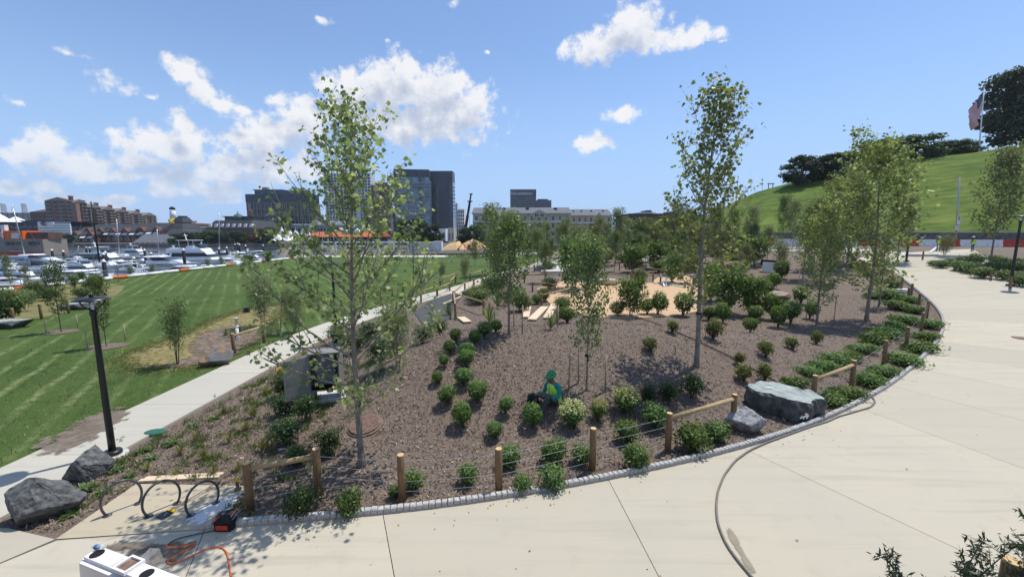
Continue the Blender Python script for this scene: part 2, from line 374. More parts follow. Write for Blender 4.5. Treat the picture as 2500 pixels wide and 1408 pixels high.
M('dark_rock', (0.05, 0.054, 0.056), 0.85, (0.17, 0.175, 0.172), 9, bump=2.0, bscale=10, detail=12)
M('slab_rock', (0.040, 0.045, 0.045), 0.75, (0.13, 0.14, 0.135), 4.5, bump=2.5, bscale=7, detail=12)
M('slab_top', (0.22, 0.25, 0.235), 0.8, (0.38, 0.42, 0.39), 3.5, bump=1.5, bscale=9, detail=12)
M('pale_rock', (0.15, 0.15, 0.155), 0.85, (0.42, 0.42, 0.42), 6, bump=2.0, bscale=9, detail=10)
M('rusty_rock', (0.16, 0.16, 0.16), 0.9, (0.36, 0.20, 0.09), 1.6, bump=1.0, bscale=20, lo=0.5, hi=0.62)
M('log_wood', (0.22, 0.17, 0.13), 0.9, (0.40, 0.33, 0.26), 8, bump=0.8, bscale=25, stretch=(1, 1, 4))
M('pale_log', (0.50, 0.42, 0.29), 0.85, (0.62, 0.54, 0.40), 6, bump=0.4, bscale=20)
M('bark', (0.15, 0.125, 0.10), 0.9, (0.30, 0.265, 0.22), 14, bump=0.6, bscale=40, stretch=(1, 1, 0.35))
M('bark_dark', (0.045, 0.038, 0.032), 0.9, (0.11, 0.095, 0.08), 14, bump=0.5, bscale=40)
M('rust_iron', (0.14, 0.085, 0.062), 0.8, (0.25, 0.165, 0.125), 9, bump=0.3, bscale=50)
M('cabinet_grey', (0.19, 0.187, 0.175), 0.55, (0.24, 0.235, 0.22), 3)
M('cabinet_inner', (0.15, 0.16, 0.165), 0.5)
M('near_black', (0.010, 0.010, 0.011), 0.7)
M('white_plastic', (0.82, 0.81, 0.80), 0.38, (0.76, 0.74, 0.72), 2, spec=0.4)
M('white_paint', (0.80, 0.80, 0.79), 0.4)
M('gelcoat', (0.78, 0.79, 0.80), 0.22, spec=0.5)
M('boat_glass', (0.012, 0.015, 0.02), 0.08, spec=0.6)
M('navy', (0.012, 0.022, 0.055), 0.4)
M('red_paint', (0.55, 0.055, 0.025), 0.5, (0.46, 0.06, 0.035), 3)
M('orange', (0.80, 0.16, 0.02), 0.5)
M('yellow', (0.75, 0.50, 0.03), 0.5)
M('green_lid', (0.03, 0.12, 0.085), 0.6)
M('hose', (0.15, 0.135, 0.115), 0.6, (0.21, 0.19, 0.165), 9)
M('hiviz', (0.55, 0.90, 0.06), 0.55, (0.48, 0.82, 0.05), 14)
M('hiviz_edge', (0.72, 0.78, 0.34), 0.5)
M('teal_shirt', (0.02, 0.22, 0.21), 0.85, (0.03, 0.27, 0.255), 20)
M('dark_shirt', (0.02, 0.022, 0.03), 0.85)
M('trousers', (0.055, 0.062, 0.058), 0.9, (0.095, 0.10, 0.095), 16)
M('jeans', (0.10, 0.14, 0.22), 0.9)
M('skin', (0.20, 0.10, 0.065), 0.55)
M('boots', (0.16, 0.115, 0.085), 0.8)
M('dry_bank', (0.075, 0.11, 0.025), .95, (0.26, 0.20, 0.09), 0.5, bump=.8, bscale=12, detail=9)
M('green_hat', (0.025, 0.24, 0.065), 0.3, spec=0.5)
M('clear_film', (0.75, 0.76, 0.76), 0.12, alpha=0.32, spec=0.6)
M('clear_bottle', (0.80, 0.84, 0.88), 0.06, alpha=0.35, spec=0.7)
M('paper', (0.66, 0.64, 0.58), 0.8, (0.50, 0.47, 0.42), 60)
M('tent_white', (0.86, 0.86, 0.86), 0.6)
M('concrete_far', (0.55, 0.53, 0.48), 0.85, (0.48, 0.46, 0.42), 0.8)
M('stone_wall', (0.085, 0.078, 0.072), 0.9, (0.20, 0.185, 0.17), 1.6, bump=0.8, bscale=6)
M('silt_black', (0.014, 0.014, 0.016), 0.8)
M('sand_heap', (0.55, 0.36, 0.17), 0.95, (0.66, 0.46, 0.24), 1.5)
# city
M('brick', (0.125, 0.065, 0.05), 0.9, (0.175, 0.095, 0.075), 0.6)
M('brick_pale', (0.23, 0.135, 0.105), 0.9, (0.29, 0.175, 0.135), 0.6)
M('brick_dark', (0.105, 0.055, 0.045), 0.9, (0.16, 0.085, 0.065), 0.6)
M('tan_stone', (0.25, 0.215, 0.18), 0.85, (0.31, 0.27, 0.225), 0.4)
M('cream', (0.46, 0.40, 0.315), 0.85, (0.52, 0.46, 0.37), 0.5)
M('white_wall', (0.76, 0.77, 0.77), 0.8, (0.70, 0.71, 0.72), 0.3)
M('grey_wall', (0.27, 0.28, 0.28), 0.85, (0.32, 0.33, 0.33), 0.4)
M('brown_tower', (0.15, 0.12, 0.11), 0.8, (0.19, 0.155, 0.14), 0.4)
M('dark_roof', (0.035, 0.038, 0.045), 0.8, (0.06, 0.064, 0.072), 0.6)
M('grey_roof', (0.11, 0.12, 0.135), 0.8, (0.15, 0.16, 0.175), 0.6)
M('tile_roof', (0.22, 0.195, 0.17), 0.8)
M('red_roof', (0.52, 0.12, 0.06), 0.7)
M('blue_awning', (0.05, 0.17, 0.36), 0.6)
M('copper', (0.045, 0.10, 0.085), 0.6, (0.07, 0.14, 0.12), 1)
M('glass_dark', (0.018, 0.028, 0.042), 0.16, (0.03, 0.045, 0.062), 0.5, spec=0.5)
M('glass_blue', (0.035, 0.085, 0.135), 0.08, (0.17, 0.29, 0.36), 0.22, spec=0.7, lo=.42, hi=.60)
M('glass_navy', (0.015, 0.026, 0.046), 0.12, (0.035, 0.06, 0.095), 0.18, spec=0.6, lo=.42, hi=.6)
M('tower_grey', (0.045, 0.06, 0.085), 0.4, (0.06, 0.075, 0.10), 0.2)
M('slab_edge', (0.27, 0.31, 0.34), 0.5)
M('window_glass', (0.03, 0.035, 0.042), 0.12, spec=0.5)
M('crane_black', (0.015, 0.015, 0.018), 0.6)

def lawn_mat():
    m, N, L = new_mat('lawn')
    o = N.new('ShaderNodeOutputMaterial'); b = N.new('ShaderNodeBsdfPrincipled'); L.new(b.outputs[0], o.inputs[0]); b.inputs['Roughness'].default_value = 0.9; b.inputs['Specular IOR Level'].default_value = 0.15
    ge = N.new('ShaderNodeNewGeometry')
    def mm(op, a, bb=None):
        n = N.new('ShaderNodeMath'); n.operation = op
        for i, s in enumerate((a, bb)):
            if s is None: continue
            if hasattr(s, 'links'): L.new(s, n.inputs[i])
            else: n.inputs[i].default_value = s
        return n.outputs[0]
    def noise(sc, det=5, vec=None, ro=0.6):
        n = N.new('ShaderNodeTexNoise'); n.inputs['Scale'].default_value = sc; n.inputs['Detail'].default_value = det; n.inputs['Roughness'].default_value = ro; L.new(vec or ge.outputs['Position'], n.inputs['Vector']); return n.outputs[0]
    def mix(f, a, c):
        x = N.new('ShaderNodeMix'); x.data_type = 'RGBA'; L.new(f, x.inputs[0])
        for i, s in ((6, a), (7, c)):
            if hasattr(s, 'links'): L.new(s, x.inputs[i])
            else: x.inputs[i].default_value = (*s, 1)
        return x.outputs[2]
    def mr(v, a, c, lo=0.0, hi=1.0):
        n = N.new('ShaderNodeMapRange'); n.interpolation_type = 'SMOOTHSTEP'; L.new(v, n.inputs[0]); n.inputs[1].default_value = a; n.inputs[2].default_value = c; n.inputs[3].default_value = lo; n.inputs[4].default_value = hi; return n.outputs[0]
    mp = N.new('ShaderNodeMapping'); mp.inputs['Rotation'].default_value = (0, 0, -math.atan2(0.55, 0.835)); L.new(ge.outputs['Position'], mp.inputs[0])
    st = N.new('ShaderNodeMapping'); st.inputs['Scale'].default_value = (2.2, 0.5, 1); L.new(mp.outputs[0], st.inputs[0])
    blade = noise(3.0, 8, st.outputs[0], 0.7)
    base = mix(mr(blade, 0.32, 0.68), (0.028, 0.058, 0.012), (0.074, 0.120, 0.026))
    base = mix(mr(noise(0.35, 4), 0.35, 0.7), base, (0.080, 0.125, 0.028))
    # clippings left in lines by the mower
    sx = N.new('ShaderNodeSeparateXYZ'); L.new(mp.outputs[0], sx.inputs[0])
    wob = mm('MULTIPLY', mm('SUBTRACT', noise(0.35, 3), 0.5), 0.55)
    ph = mm('FRACT', mm('DIVIDE', mm('ADD', sx.outputs[0], wob), 1.12))
    ln = mm('ABSOLUTE', mm('SUBTRACT', ph, 0.5))
    line = mm('MULTIPLY', mr(ln, 0.0, 0.20, 1.0, 0.0), mm('MULTIPLY', mr(noise(2.2, 8, None, .7), 0.34, 0.70), mr(noise(.12, 2), .36, .62)))
    ph2 = mm('FRACT', mm('DIVIDE', mm('ADD', sx.outputs[0], wob), 4.5))
    base = mix(mm('MULTIPLY', mr(ph2, 0.45, 0.55), 0.28), base, (0.092, 0.138, 0.036))
    col = mix(mm('MULTIPLY', line, 0.95), base, (0.27, 0.30, 0.13))
    L.new(col, b.inputs['Base Color'])
    bp = N.new('ShaderNodeBump'); bp.inputs['Strength'].default_value = 1.0; bp.inputs['Distance'].default_value = 0.05; L.new(noise(22, 5), bp.inputs['Height']); L.new(bp.outputs[0], b.inputs['Normal'])
lawn_mat()
def hill_mat():
    m, N, L = new_mat('hill_grass')
    o = N.new('ShaderNodeOutputMaterial'); b = N.new('ShaderNodeBsdfPrincipled'); L.new(b.outputs[0], o.inputs[0]); b.inputs['Roughness'].default_value = 0.9; b.inputs['Specular IOR Level'].default_value = 0.1
    ge = N.new('ShaderNodeNewGeometry')
    mp = N.new('ShaderNodeMapping'); mp.inputs['Rotation'].default_value = (0, 0, 0.38); mp.inputs['Scale'].default_value = (0.05, 0.3, 0.9); L.new(ge.outputs['Position'], mp.inputs[0])
    n1 = N.new('ShaderNodeTexNoise'); n1.inputs['Scale'].default_value = 1.6; n1.inputs['Detail'].default_value = 8; n1.inputs['Roughness'].default_value = 0.65; L.new(mp.outputs[0], n1.inputs[0])
    n2 = N.new('ShaderNodeTexNoise'); n2.inputs['Scale'].default_value = 0.09; n2.inputs['Detail'].default_value = 5; L.new(ge.outputs['Position'], n2.inputs[0])
    a = N.new('ShaderNodeMath'); a.operation = 'MULTIPLY_ADD'; L.new(n1.outputs[0], a.inputs[0]); a.inputs[1].default_value = 0.65; 
    s2 = N.new('ShaderNodeMath'); s2.operation = 'MULTIPLY'; L.new(n2.outputs[0], s2.inputs[0]); s2.inputs[1].default_value = 0.35; L.new(s2.outputs[0], a.inputs[2])
    r = N.new('ShaderNodeValToRGB'); L.new(a.outputs[0], r.inputs[0]); e = r.color_ramp.elements
    e[0].position = 0.36; e[0].color = (0.050, 0.090, 0.014, 1); e[1].position = 0.64; e[1].color = (0.175, 0.215, 0.048, 1); k = e.new(0.5); k.color = (0.095, 0.145, 0.024, 1)
    L.new(r.outputs[0], b.inputs['Base Color'])
    bp = N.new('ShaderNodeBump'); bp.inputs['Strength'].default_value = 0.8; bp.inputs['Distance'].default_value = 0.3; L.new(n1.outputs[0], bp.inputs['Height']); L.new(bp.outputs[0], b.inputs['Normal'])
hill_mat()
def concrete_mat(name, c0, c1, ang=0.0):
    m, N, L = new_mat(name)
    o = N.new('ShaderNodeOutputMaterial'); b = N.new('ShaderNodeBsdfPrincipled'); L.new(b.outputs[0], o.inputs[0]); b.inputs['Roughness'].default_value = 0.85; b.inputs['Specular IOR Level'].default_value = 0.25
    ge = N.new('ShaderNodeNewGeometry')
    def noise(sc, det, vec=None):
        n = N.new('ShaderNodeTexNoise'); n.inputs['Scale'].default_value = sc; n.inputs['Detail'].default_value = det; n.inputs['Roughness'].default_value = 0.6; L.new(vec or ge.outputs['Position'], n.inputs[0]); return n.outputs[0]
    def mr(v, a, c):
        n = N.new('ShaderNodeMapRange'); L.new(v, n.inputs[0]); n.inputs[1].default_value = a; n.inputs[2].default_value = c; return n.outputs[0]
    def mix(f, a, c, k=None):
        x = N.new('ShaderNodeMix'); x.data_type = 'RGBA'
        if k is not None:
            q = N.new('ShaderNodeMath'); q.operation = 'MULTIPLY'; L.new(f, q.inputs[0]); q.inputs[1].default_value = k; f = q.outputs[0]
        L.new(f, x.inputs[0])
        for i, s in ((6, a), (7, c)):
            if hasattr(s, 'links'): L.new(s, x.inputs[i])
            else: x.inputs[i].default_value = (*s, 1)
        return x.outputs[2]
    mp = N.new('ShaderNodeMapping'); mp.inputs['Rotation'].default_value = (0, 0, ang); mp.inputs['Scale'].default_value = (0.14, 2.6, 1); L.new(ge.outputs['Position'], mp.inputs[0])
    oi = N.new('ShaderNodeObjectInfo')
    c = mix(mr(noise(0.55, 5), 0.3, 0.7), c0, c1)
    c = mix(mr(noise(1.4, 6, mp.outputs[0]), 0.52, 0.70), c, tuple(v * 0.80 for v in c1), 0.8)      # broomed bands
    c = mix(mr(noise(2.3, 8), 0.56, 0.74), c, tuple(v * 0.74 for v in c0), 0.5)                     # faint blotches
    c = mix(mr(noise(34, 6), 0.70, 0.78), c, (0.22, 0.17, 0.12), 0.45)                               # specks
    c = mix(oi.outputs['Random'], c, tuple(v * 0.86 for v in c1), 0.75)                              # slab to slab
    L.new(c, b.inputs['Base Color'])
    bp = N.new('ShaderNodeBump'); bp.inputs['Strength'].default_value = 0.25; bp.inputs['Distance'].default_value = 0.01; L.new(noise(45, 4), bp.inputs['Height']); L.new(bp.outputs[0], b.inputs['Normal'])
concrete_mat('plaza_concrete', (0.52, 0.468, 0.350), (0.475, 0.435, 0.348), 0.35)
concrete_mat('walk_concrete', (0.53, 0.495, 0.405), (0.48, 0.455, 0.38), 1.57)
concrete_mat('pad_concrete', (0.47, 0.40, 0.275), (0.44, 0.385, 0.285), 0.1)
def water_mat():
    m, N, L = new_mat('harbor_water')
    o = N.new('ShaderNodeOutputMaterial'); b = N.new('ShaderNodeBsdfPrincipled'); L.new(b.outputs[0], o.inputs[0])
    b.inputs['Base Color'].default_value = (0.035, 0.05, 0.062, 1); b.inputs['Roughness'].default_value = 0.16; b.inputs['Specular IOR Level'].default_value = 0.5
    ge = N.new('ShaderNodeNewGeometry'); n = N.new('ShaderNodeTexNoise'); n.inputs['Scale'].default_value = 1.3; n.inputs['Detail'].default_value = 5; L.new(ge.outputs['Position'], n.inputs[0])
    bp = N.new('ShaderNodeBump'); bp.inputs['Strength'].default_value = 0.9; bp.inputs['Distance'].default_value = 0.12; L.new(n.outputs[0], bp.inputs['Height']); L.new(bp.outputs[0], b.inputs['Normal'])
water_mat()
def patch_mat(name, c0, c1, dens=0.5, sc=1.6):
    """a thin spill: opaque in blotches, gone at its ragged edges"""
    m, N, L = new_mat(name)
    o = N.new('ShaderNodeOutputMaterial'); b = N.new('ShaderNodeBsdfPrincipled'); b.inputs['Roughness'].default_value = 0.95
    t = N.new('ShaderNodeBsdfTransparent'); x = N.new('ShaderNodeMixShader'); L.new(t.outputs[0], x.inputs[1]); L.new(b.outputs[0], x.inputs[2]); L.new(x.outputs[0], o.inputs[0])
    ge = N.new('ShaderNodeNewGeometry'); n = N.new('ShaderNodeTexNoise'); n.inputs['Scale'].default_value = sc; n.inputs['Detail'].default_value = 8; n.inputs['Roughness'].default_value = 0.62; L.new(ge.outputs['Position'], n.inputs[0])
    a = N.new('ShaderNodeAttribute'); a.attribute_name = 'tint'
    s = N.new('ShaderNodeMath'); s.operation = 'ADD'; w_ = N.new('ShaderNodeMath'); w_.operation = 'MULTIPLY_ADD'; L.new(n.outputs[0], w_.inputs[0]); w_.inputs[1].default_value = 2.4; w_.inputs[2].default_value = -.7; L.new(w_.outputs[0], s.inputs[0]); L.new(a.outputs['Fac'], s.inputs[1])
    r = N.new('ShaderNodeMapRange'); L.new(s.outputs[0], r.inputs[0]); r.inputs[1].default_value = 1.0 - dens + 0.12; r.inputs[2].default_value = 1.0 - dens + 0.42; r.inputs[4].default_value = 0.9; L.new(r.outputs[0], x.inputs[0])
    c = N.new('ShaderNodeMix'); c.data_type = 'RGBA'; n2 = N.new('ShaderNodeTexNoise'); n2.inputs['Scale'].default_value = 5; n2.inputs['Detail'].default_value = 8; L.new(ge.outputs['Position'], n2.inputs[0]); q2 = N.new('ShaderNodeMapRange'); L.new(n2.outputs[0], q2.inputs[0]); q2.inputs[1].default_value = .35; q2.inputs[2].default_value = .65; L.new(q2.outputs[0], c.inputs[0])
    c.inputs[6].default_value = (*c0, 1); c.inputs[7].default_value = (*c1, 1); L.new(c.outputs[2], b.inputs['Base Color'])
patch_mat('dirt_patch', (0.13, 0.10, 0.075), (0.22, 0.175, 0.13), 0.5, 3.0)
patch_mat('pale_dust', (0.66, 0.655, 0.64), (0.74, 0.735, 0.72), 0.42, 5.0)
patch_mat('dry_straw', (0.34, 0.235, 0.10), (0.10, 0.13, 0.03), 0.66, 2.2)
patch_mat('mulch_patch', (0.10, 0.07, 0.05), (0.25, 0.19, 0.14), 0.72, 3.0)
patch_mat('damp_stain', (0.27, 0.235, 0.17), (0.31, 0.27, 0.20), 0.62, 2.5)
def chip_mat():
    m, N, L = new_mat('mulch_chip')
    o = N.new('ShaderNodeOutputMaterial'); b = N.new('ShaderNodeBsdfPrincipled'); L.new(b.outputs[0], o.inputs[0]); b.inputs['Roughness'].default_value = 0.85
    a = N.new('ShaderNodeAttribute'); a.attribute_name = 'tint'; r = N.new('ShaderNodeValToRGB'); L.new(a.outputs['Fac'], r.inputs[0]); e = r.color_ramp.elements
    e[0].color = (0.07, 0.050, 0.039, 1); e[1].color = (0.66, 0.53, 0.41, 1); k = e.new(0.4); k.color = (0.185, 0.137, 0.105, 1); k = e.new(0.7); k.color = (0.37, 0.285, 0.22, 1)
    L.new(r.outputs[0], b.inputs['Base Color'])
chip_mat()

# ---------------------------------------------------------------- the ground and what is laid on it
def axis(lo, hi, fine0, fine1, step, grow=1.12):
    a = list(np.arange(fine0, fine1, step)); s = step; x = fine1
    while x < hi: a.append(x); s *= grow; x += s
    a.append(hi); s = step; x = fine0
    b = []
    while x > lo: s *= grow; x -= s; b.append(max(x, lo))
    return np.array(b[::-1] + a)
def grid_mesh(name, xs, ys, zf, mat, keep=None):
    X, Y = np.meshgrid(xs, ys); Z = zf(X, Y)
    V = np.stack([X, Y, Z], -1).reshape(-1, 3); nx, ny = len(xs), len(ys)
    i = (np.arange(ny - 1)[:, None] * nx + np.arange(nx - 1)[None, :]).ravel()
    F = np.stack([i, i + 1, i + nx + 1, i + nx], 1)
    return mesh_np(name, V, F, mat, smooth=True)
me = grid_mesh('ground', axis(-1500, 1500, -16, 36, 0.4), axis(-30, 2500, 2.6, 36, 0.4), lambda x, y: gz(x, y) - 0.0, 'mulch')
tag(link('ground', me), kind='structure')

def sheet(name, P, off, mat, step=0.6, kind='structure', edge=0.0, parent=None, tint=False, flat=None):
    """fill polygon P (world xy) with a draped grid, cut to its outline; `edge` gives it a visible thickness"""
    import bmesh
    P = [tuple(p) for p in P]; n = len(P)
    if sum(P[i][0] * P[(i + 1) % n][1] - P[(i + 1) % n][0] * P[i][1] for i in range(n)) < 0: P = P[::-1]
    bm = bmesh.new(); f = bm.faces.new([bm.verts.new((p[0], p[1], 0)) for p in P])
    xs = [p[0] for p in P]; ys = [p[1] for p in P]
    for ax, lo, hi in ((0, min(xs), max(xs)), (1, min(ys), max(ys))):
        k = lo + step
        while k < hi:
            co = Vector((k, 0, 0)) if ax == 0 else Vector((0, k, 0)); no = Vector((1, 0, 0)) if ax == 0 else Vector((0, 1, 0))
            bmesh.ops.bisect_plane(bm, geom=bm.verts[:] + bm.edges[:] + bm.faces[:], plane_co=co, plane_no=no); k += step
    xy = np.array([(v.co.x, v.co.y) for v in bm.verts])
    z = gz(xy[:, 0], xy[:, 1]) + off if flat is None else np.full(len(xy), flat)
    for v, q in zip(bm.verts, z): v.co.z = q
    if edge:
        be = [e for e in bm.edges if e.is_boundary]
        r = bmesh.ops.extrude_edge_only(bm, edges=be)
        for v in [g for g in r['geom'] if isinstance(g, bmesh.types.BMVert)]: v.co.z -= edge
    me = bpy.data.meshes.new(name)
    if parent is not None:
        l = parent.location
        for v in bm.verts: v.co -= l
    bm.normal_update(); bm.to_mesh(me); 
    if tint:
        cx, cy = np.mean(xs), np.mean(ys)
        a = me.attributes.new('tint', 'FLOAT', 'POINT')
        PL = np.array(P + [P[0]]); dd = np.abs(sdist(PL, xy[:, 0], xy[:, 1])); val = np.clip(dd / max(0.05, dd.max()), 0, 1)
        vals = np.zeros(len(bm.verts)); vals[:len(val)] = val; a.data.foreach_set('value', vals.astype(np.float32))
    bm.free()
    me.materials.append(MATS[mat]); o = link(name, me, parent)
    if kind and parent is None: tag(o, kind=kind)
    return o
def G(*pts): return [tuple(gp(*p))[:2] for p in pts]

# lawn
sheet('lawn', [(-48.6, -5), (-12.05, -5), (-12.05, 9), (-12.03, 22.5), (-11.2, 27), (-9.6, 32), (-7.6, 38), (-4.9, 45), (-1.5, 54), (3, 66), (6, 80), (8, 96), (-45, 96), (-48.6, 86)], 0.035, 'lawn', 1.5)
# concrete walk beside the lawn, poured in panels with open joints
WL = np.array([(-12.0, 3.5), (-12.0, 21), (-11.6, 24.5), (-10.6, 28.5), (-9.0, 33), (-6.9, 39), (-4.2, 46), (-1.0, 54), (3.4, 65), (6.4, 79), (8.2, 95)])
def offset(P, d):
    P = np.asarray(P, float); T = np.gradient(P, axis=0); T /= np.linalg.norm(T, axis=1)[:, None]; return P + np.c_[T[:, 1], -T[:, 0]] * d
WLc = smooth(resample(WL, 1.0), 4); WRc = offset(WLc, 2.1)
walk = tag(empty('walk', (0, 0, 0)), kind='structure')
step = 3
for i in range(0, len(WLc) - step, step):
    a = WLc[i:i + step + 1].copy(); b = WRc[i:i + step + 1].copy()
    t = (a[-1] - a[0]); t /= np.linalg.norm(t); a[0] += t * 0.006; b[0] += t * 0.006; a[-1] -= t * 0.006; b[-1] -= t * 0.006
    sheet('panel', list(map(tuple, a)) + list(map(tuple, b[::-1])), 0.06, 'walk_concrete', 0.7, None, 0.14, walk)
# plaza and curving promenade: slabs between the granite kerb and the outer edge
OUT0 = np.array([(-6.2, 3.0), (-3.5, 2.8), (-1.5, 2.8), (2.5, 2.8), (7.0, 2.8), (24, 1.0), (33.0, 8.5), (36.0, 16), (38.5, 23), (40.5, 29), (43, 34.8), (47.5, 41.5), (52.0, 47), (54, 54)])
KQ = [_march(gz_base, *p) for p in [(545, 1300), (985, 1264), (1450, 1186), (1832, 1098), (2079, 1003)]]
def kpar(p):
    d = np.r_[0, np.cumsum(np.linalg.norm(np.diff(KERB, axis=0), axis=1))]; i = int(np.argmin(np.linalg.norm(KERB - p, axis=1))); return d[i], d
KD = kpar(KERB[0])[1]
def kat(s): return np.array([np.interp(s, KD, KERB[:, 0]), np.interp(s, KD, KERB[:, 1])])
joints = [(0.0, np.array((-8.6, 3.0)))] 
for p, q in zip(KQ, [(458, 1406), (962, 1408), (1605, 1408), (2440, 1395), (2500, 1149)]):
    s = kpar(p)[0]; o = _march(gz_base, *q); k = kat(s); d = (o - k); d /= np.linalg.norm(d)
    L_ = 5.2 if s < 12 else (16 if s < 18 else 21)
    o2 = k + d * L_
    if o2[1] < 2.8: o2 = k + d * ((2.8 - k[1]) / d[1])
    joints.append((s, o2))
OUT = smooth(resample(np.array([joints[-1][1], (37.2, 18.5), (39.0, 24.0), (41.0, 29.5), (43.4, 34.6), (47.5, 40.5), (52.5, 46.0), (58.0, 52)]), 0.8), 3)
od = np.r_[0, np.cumsum(np.linalg.norm(np.diff(OUT, axis=0), axis=1))]
s_last = joints[-1][0]; n = 14
for i in range(1, n + 1):
    t = i / n; joints.append((s_last + (KD[-1] - s_last) * t, np.array([np.interp(od[-1] * t, od, OUT[:, 0]), np.interp(od[-1] * t, od, OUT[:, 1])])))
plaza = tag(empty('plaza', (0, 0, 0)), kind='structure')
PLAZA_POLY = [tuple(p) for p in KERB] + [tuple(p) for p in OUT[::-1]] + [(34, 2.0), (-8.6, 2.0)]
for i in range(len(joints) - 1):
    (s0, o0), (s1, o1) = joints[i], joints[i + 1]
    ks = [kat(s) for s in np.linspace(s0, s1, max(3, int((s1 - s0) / 0.5)))]
    mid = []
    if i == 3: mid = []
    poly = [np.array(k) for k in ks] + [np.array(o1)] + mid + [np.array(o0)]
    c = np.mean(poly, 0); gap = 0.007
    # draw the two joint sides in by a hair so an open joint remains
    d0 = (poly[-1] - poly[0]); n0 = np.array((d0[1], -d0[0])); n0 /= np.linalg.norm(n0) + 1e-9
    if np.dot(n0, c - poly[0]) < 0: n0 = -n0
    d1 = (o1 - ks[-1]); n1 = np.array((d1[1], -d1[0])); n1 /= np.linalg.norm(n1) + 1e-9
    if np.dot(n1, c - ks[-1]) < 0: n1 = -n1
    poly[0] = poly[0] + n0 * gap; poly[-1] = poly[-1] + n0 * gap; poly[len(ks) - 1] = poly[len(ks) - 1] + n1 * gap; poly[len(ks)] = poly[len(ks)] + n1 * gap
    sheet('slab', poly, 0.055, 'plaza_concrete', 0.9 if i > 4 else 2.0, None, 0.2, plaza, flat=(0.055 if i < 4 else None))
# the left part of the plaza, towards the walk, and the rack pad
pw = [tuple(wp(x, y, 0.055))[:2] for x, y in [(612, 1186), (333, 1181), (136, 1316)]]
ks0 = tuple(kat(0.0))
sheet('slab', [(-8.58, 3.0), tuple(np.array(ks0) + np.array((-0.016, 0.0))), tuple(wp(139, 1318, .055))[:2], tuple(wp(-40, 1392, .055))[:2], (-10.3, 3.0)], 0.055, 'plaza_concrete', 3, None, 0.2, plaza, flat=0.055)
sheet('slab', [(-10.32, 3.0), tuple(wp(-41, 1391, .055))[:2], tuple(wp(134, 1316, .055))[:2], tuple(wp(118, 1312, .055))[:2], tuple(wp(20, 1289, .055))[:2], (-9.95, 7.0), (-11.98, 7.0), (-13.5, 6.6), (-13.5, 3.0)], 0.055, 'plaza_concrete', 3, None, 0.2, plaza, flat=0.062)
PAD = [pw[2], (ks0[0] - 0.02, ks0[1] + 0.012), tuple(wp(520, 1262, .055))[:2], pw[0], pw[1]]
sheet('rack_pad', PAD, 0.0, 'pad_concrete', 3, 'structure', 0.2, flat=0.064)
# playground surfaces
CHIPS_PX = [(1310, 705), (1372, 688), (1440, 694), (1520, 693), (1590, 690), (1618, 668), (1660, 668), (1692, 682), (1712, 712), (1712, 760), (1640, 772), (1540, 778), (1440, 774), (1345, 745)]
CHIP_POLY = G(*CHIPS_PX)
sheet('woodchip_play_area', CHIP_POLY, 0.05, 'woodchips', 0.5, 'structure', 0.06)
ASPH = G((1030, 790), (1012, 765), (1040, 740), (1095, 716), (1130, 722), (1112, 745), (1098, 778), (1080, 792))
sheet('rubber_play_surface', ASPH, 0.05, 'asphalt', 0.5, 'structure', 0.05)
SANDP = G((1092, 716), (1120, 700), (1165, 683), (1195, 690), (1170, 705), (1140, 715), (1118, 722))
sheet('sandy_path', SANDP, 0.06, 'sandy', 0.5, 'structure', 0.04)
sheet('playground_walk', G((1320, 668), (1338, 652), (1352, 636), (1395, 634), (1402, 650), (1398, 668)), 0.3, 'concrete_far', 0.8, 'structure', 0.3)
sheet('terrace_walk', G((1560, 640), (1590, 625), (1640, 634), (1690, 640), (1700, 652), (1650, 648), (1600, 645)), 0.25, 'concrete_far', 0.8, 'structure', 0.25)
sheet('upper_walk', G((1845, 612), (1850, 604), (2060, 606), (2480, 640), (2500, 646), (2260, 628), (2050, 616)), 0.06, 'concrete_far', 1.5, 'structure', 0.05)
# straw-coloured island in the lawn with a mulched middle
ISL = [(288, 882), (300, 868), (380, 838), (450, 815), (520, 780), (600, 755), (700, 740), (700, 760), (650, 800), (590, 850), (505, 896), (400, 902), (320, 900)]
tag(sheet('dry_grass', [tuple(wp(x, y, 0.04))[:2] for x, y in ISL], 0.05, 'dry_straw', 0.35, None, 0, None, True), 'strawy patch of thin dry grass along the walk edge', 'grass', kind='stuff')
tag(sheet('mulch_strip', [tuple(wp(x, y, 0.05))[:2] for x, y in [(470, 868), (455, 846), (480, 816), (560, 794), (640, 794), (670, 806), (610, 846), (540, 888), (420, 900), (400, 890)]], 0.075, 'mulch_patch', 0.3, None, 0, None, True), 'thin mulch strewn round the white vent pipe', 'mulch', kind='stuff')
sheet('waterside_bank', [(-48.5, 30), (-40, 24), (-30.5, 26), (-33.5, 34), (-40, 42), (-48.5, 48)], 0.055, 'dry_bank' if 'dry_bank' in MATS else 'soil', 2.0, 'structure')
# north promenade at the end of the lawn
sheet('promenade', [(-50, 96), (8, 96), (9, 104), (-56, 104)], 0.06, 'concrete_far', 8, 'structure', 0.1)
sheet('street', [(26, 80), (100, 52), (103, 60), (29, 88)], 0.05, 'road', 3, 'structure')

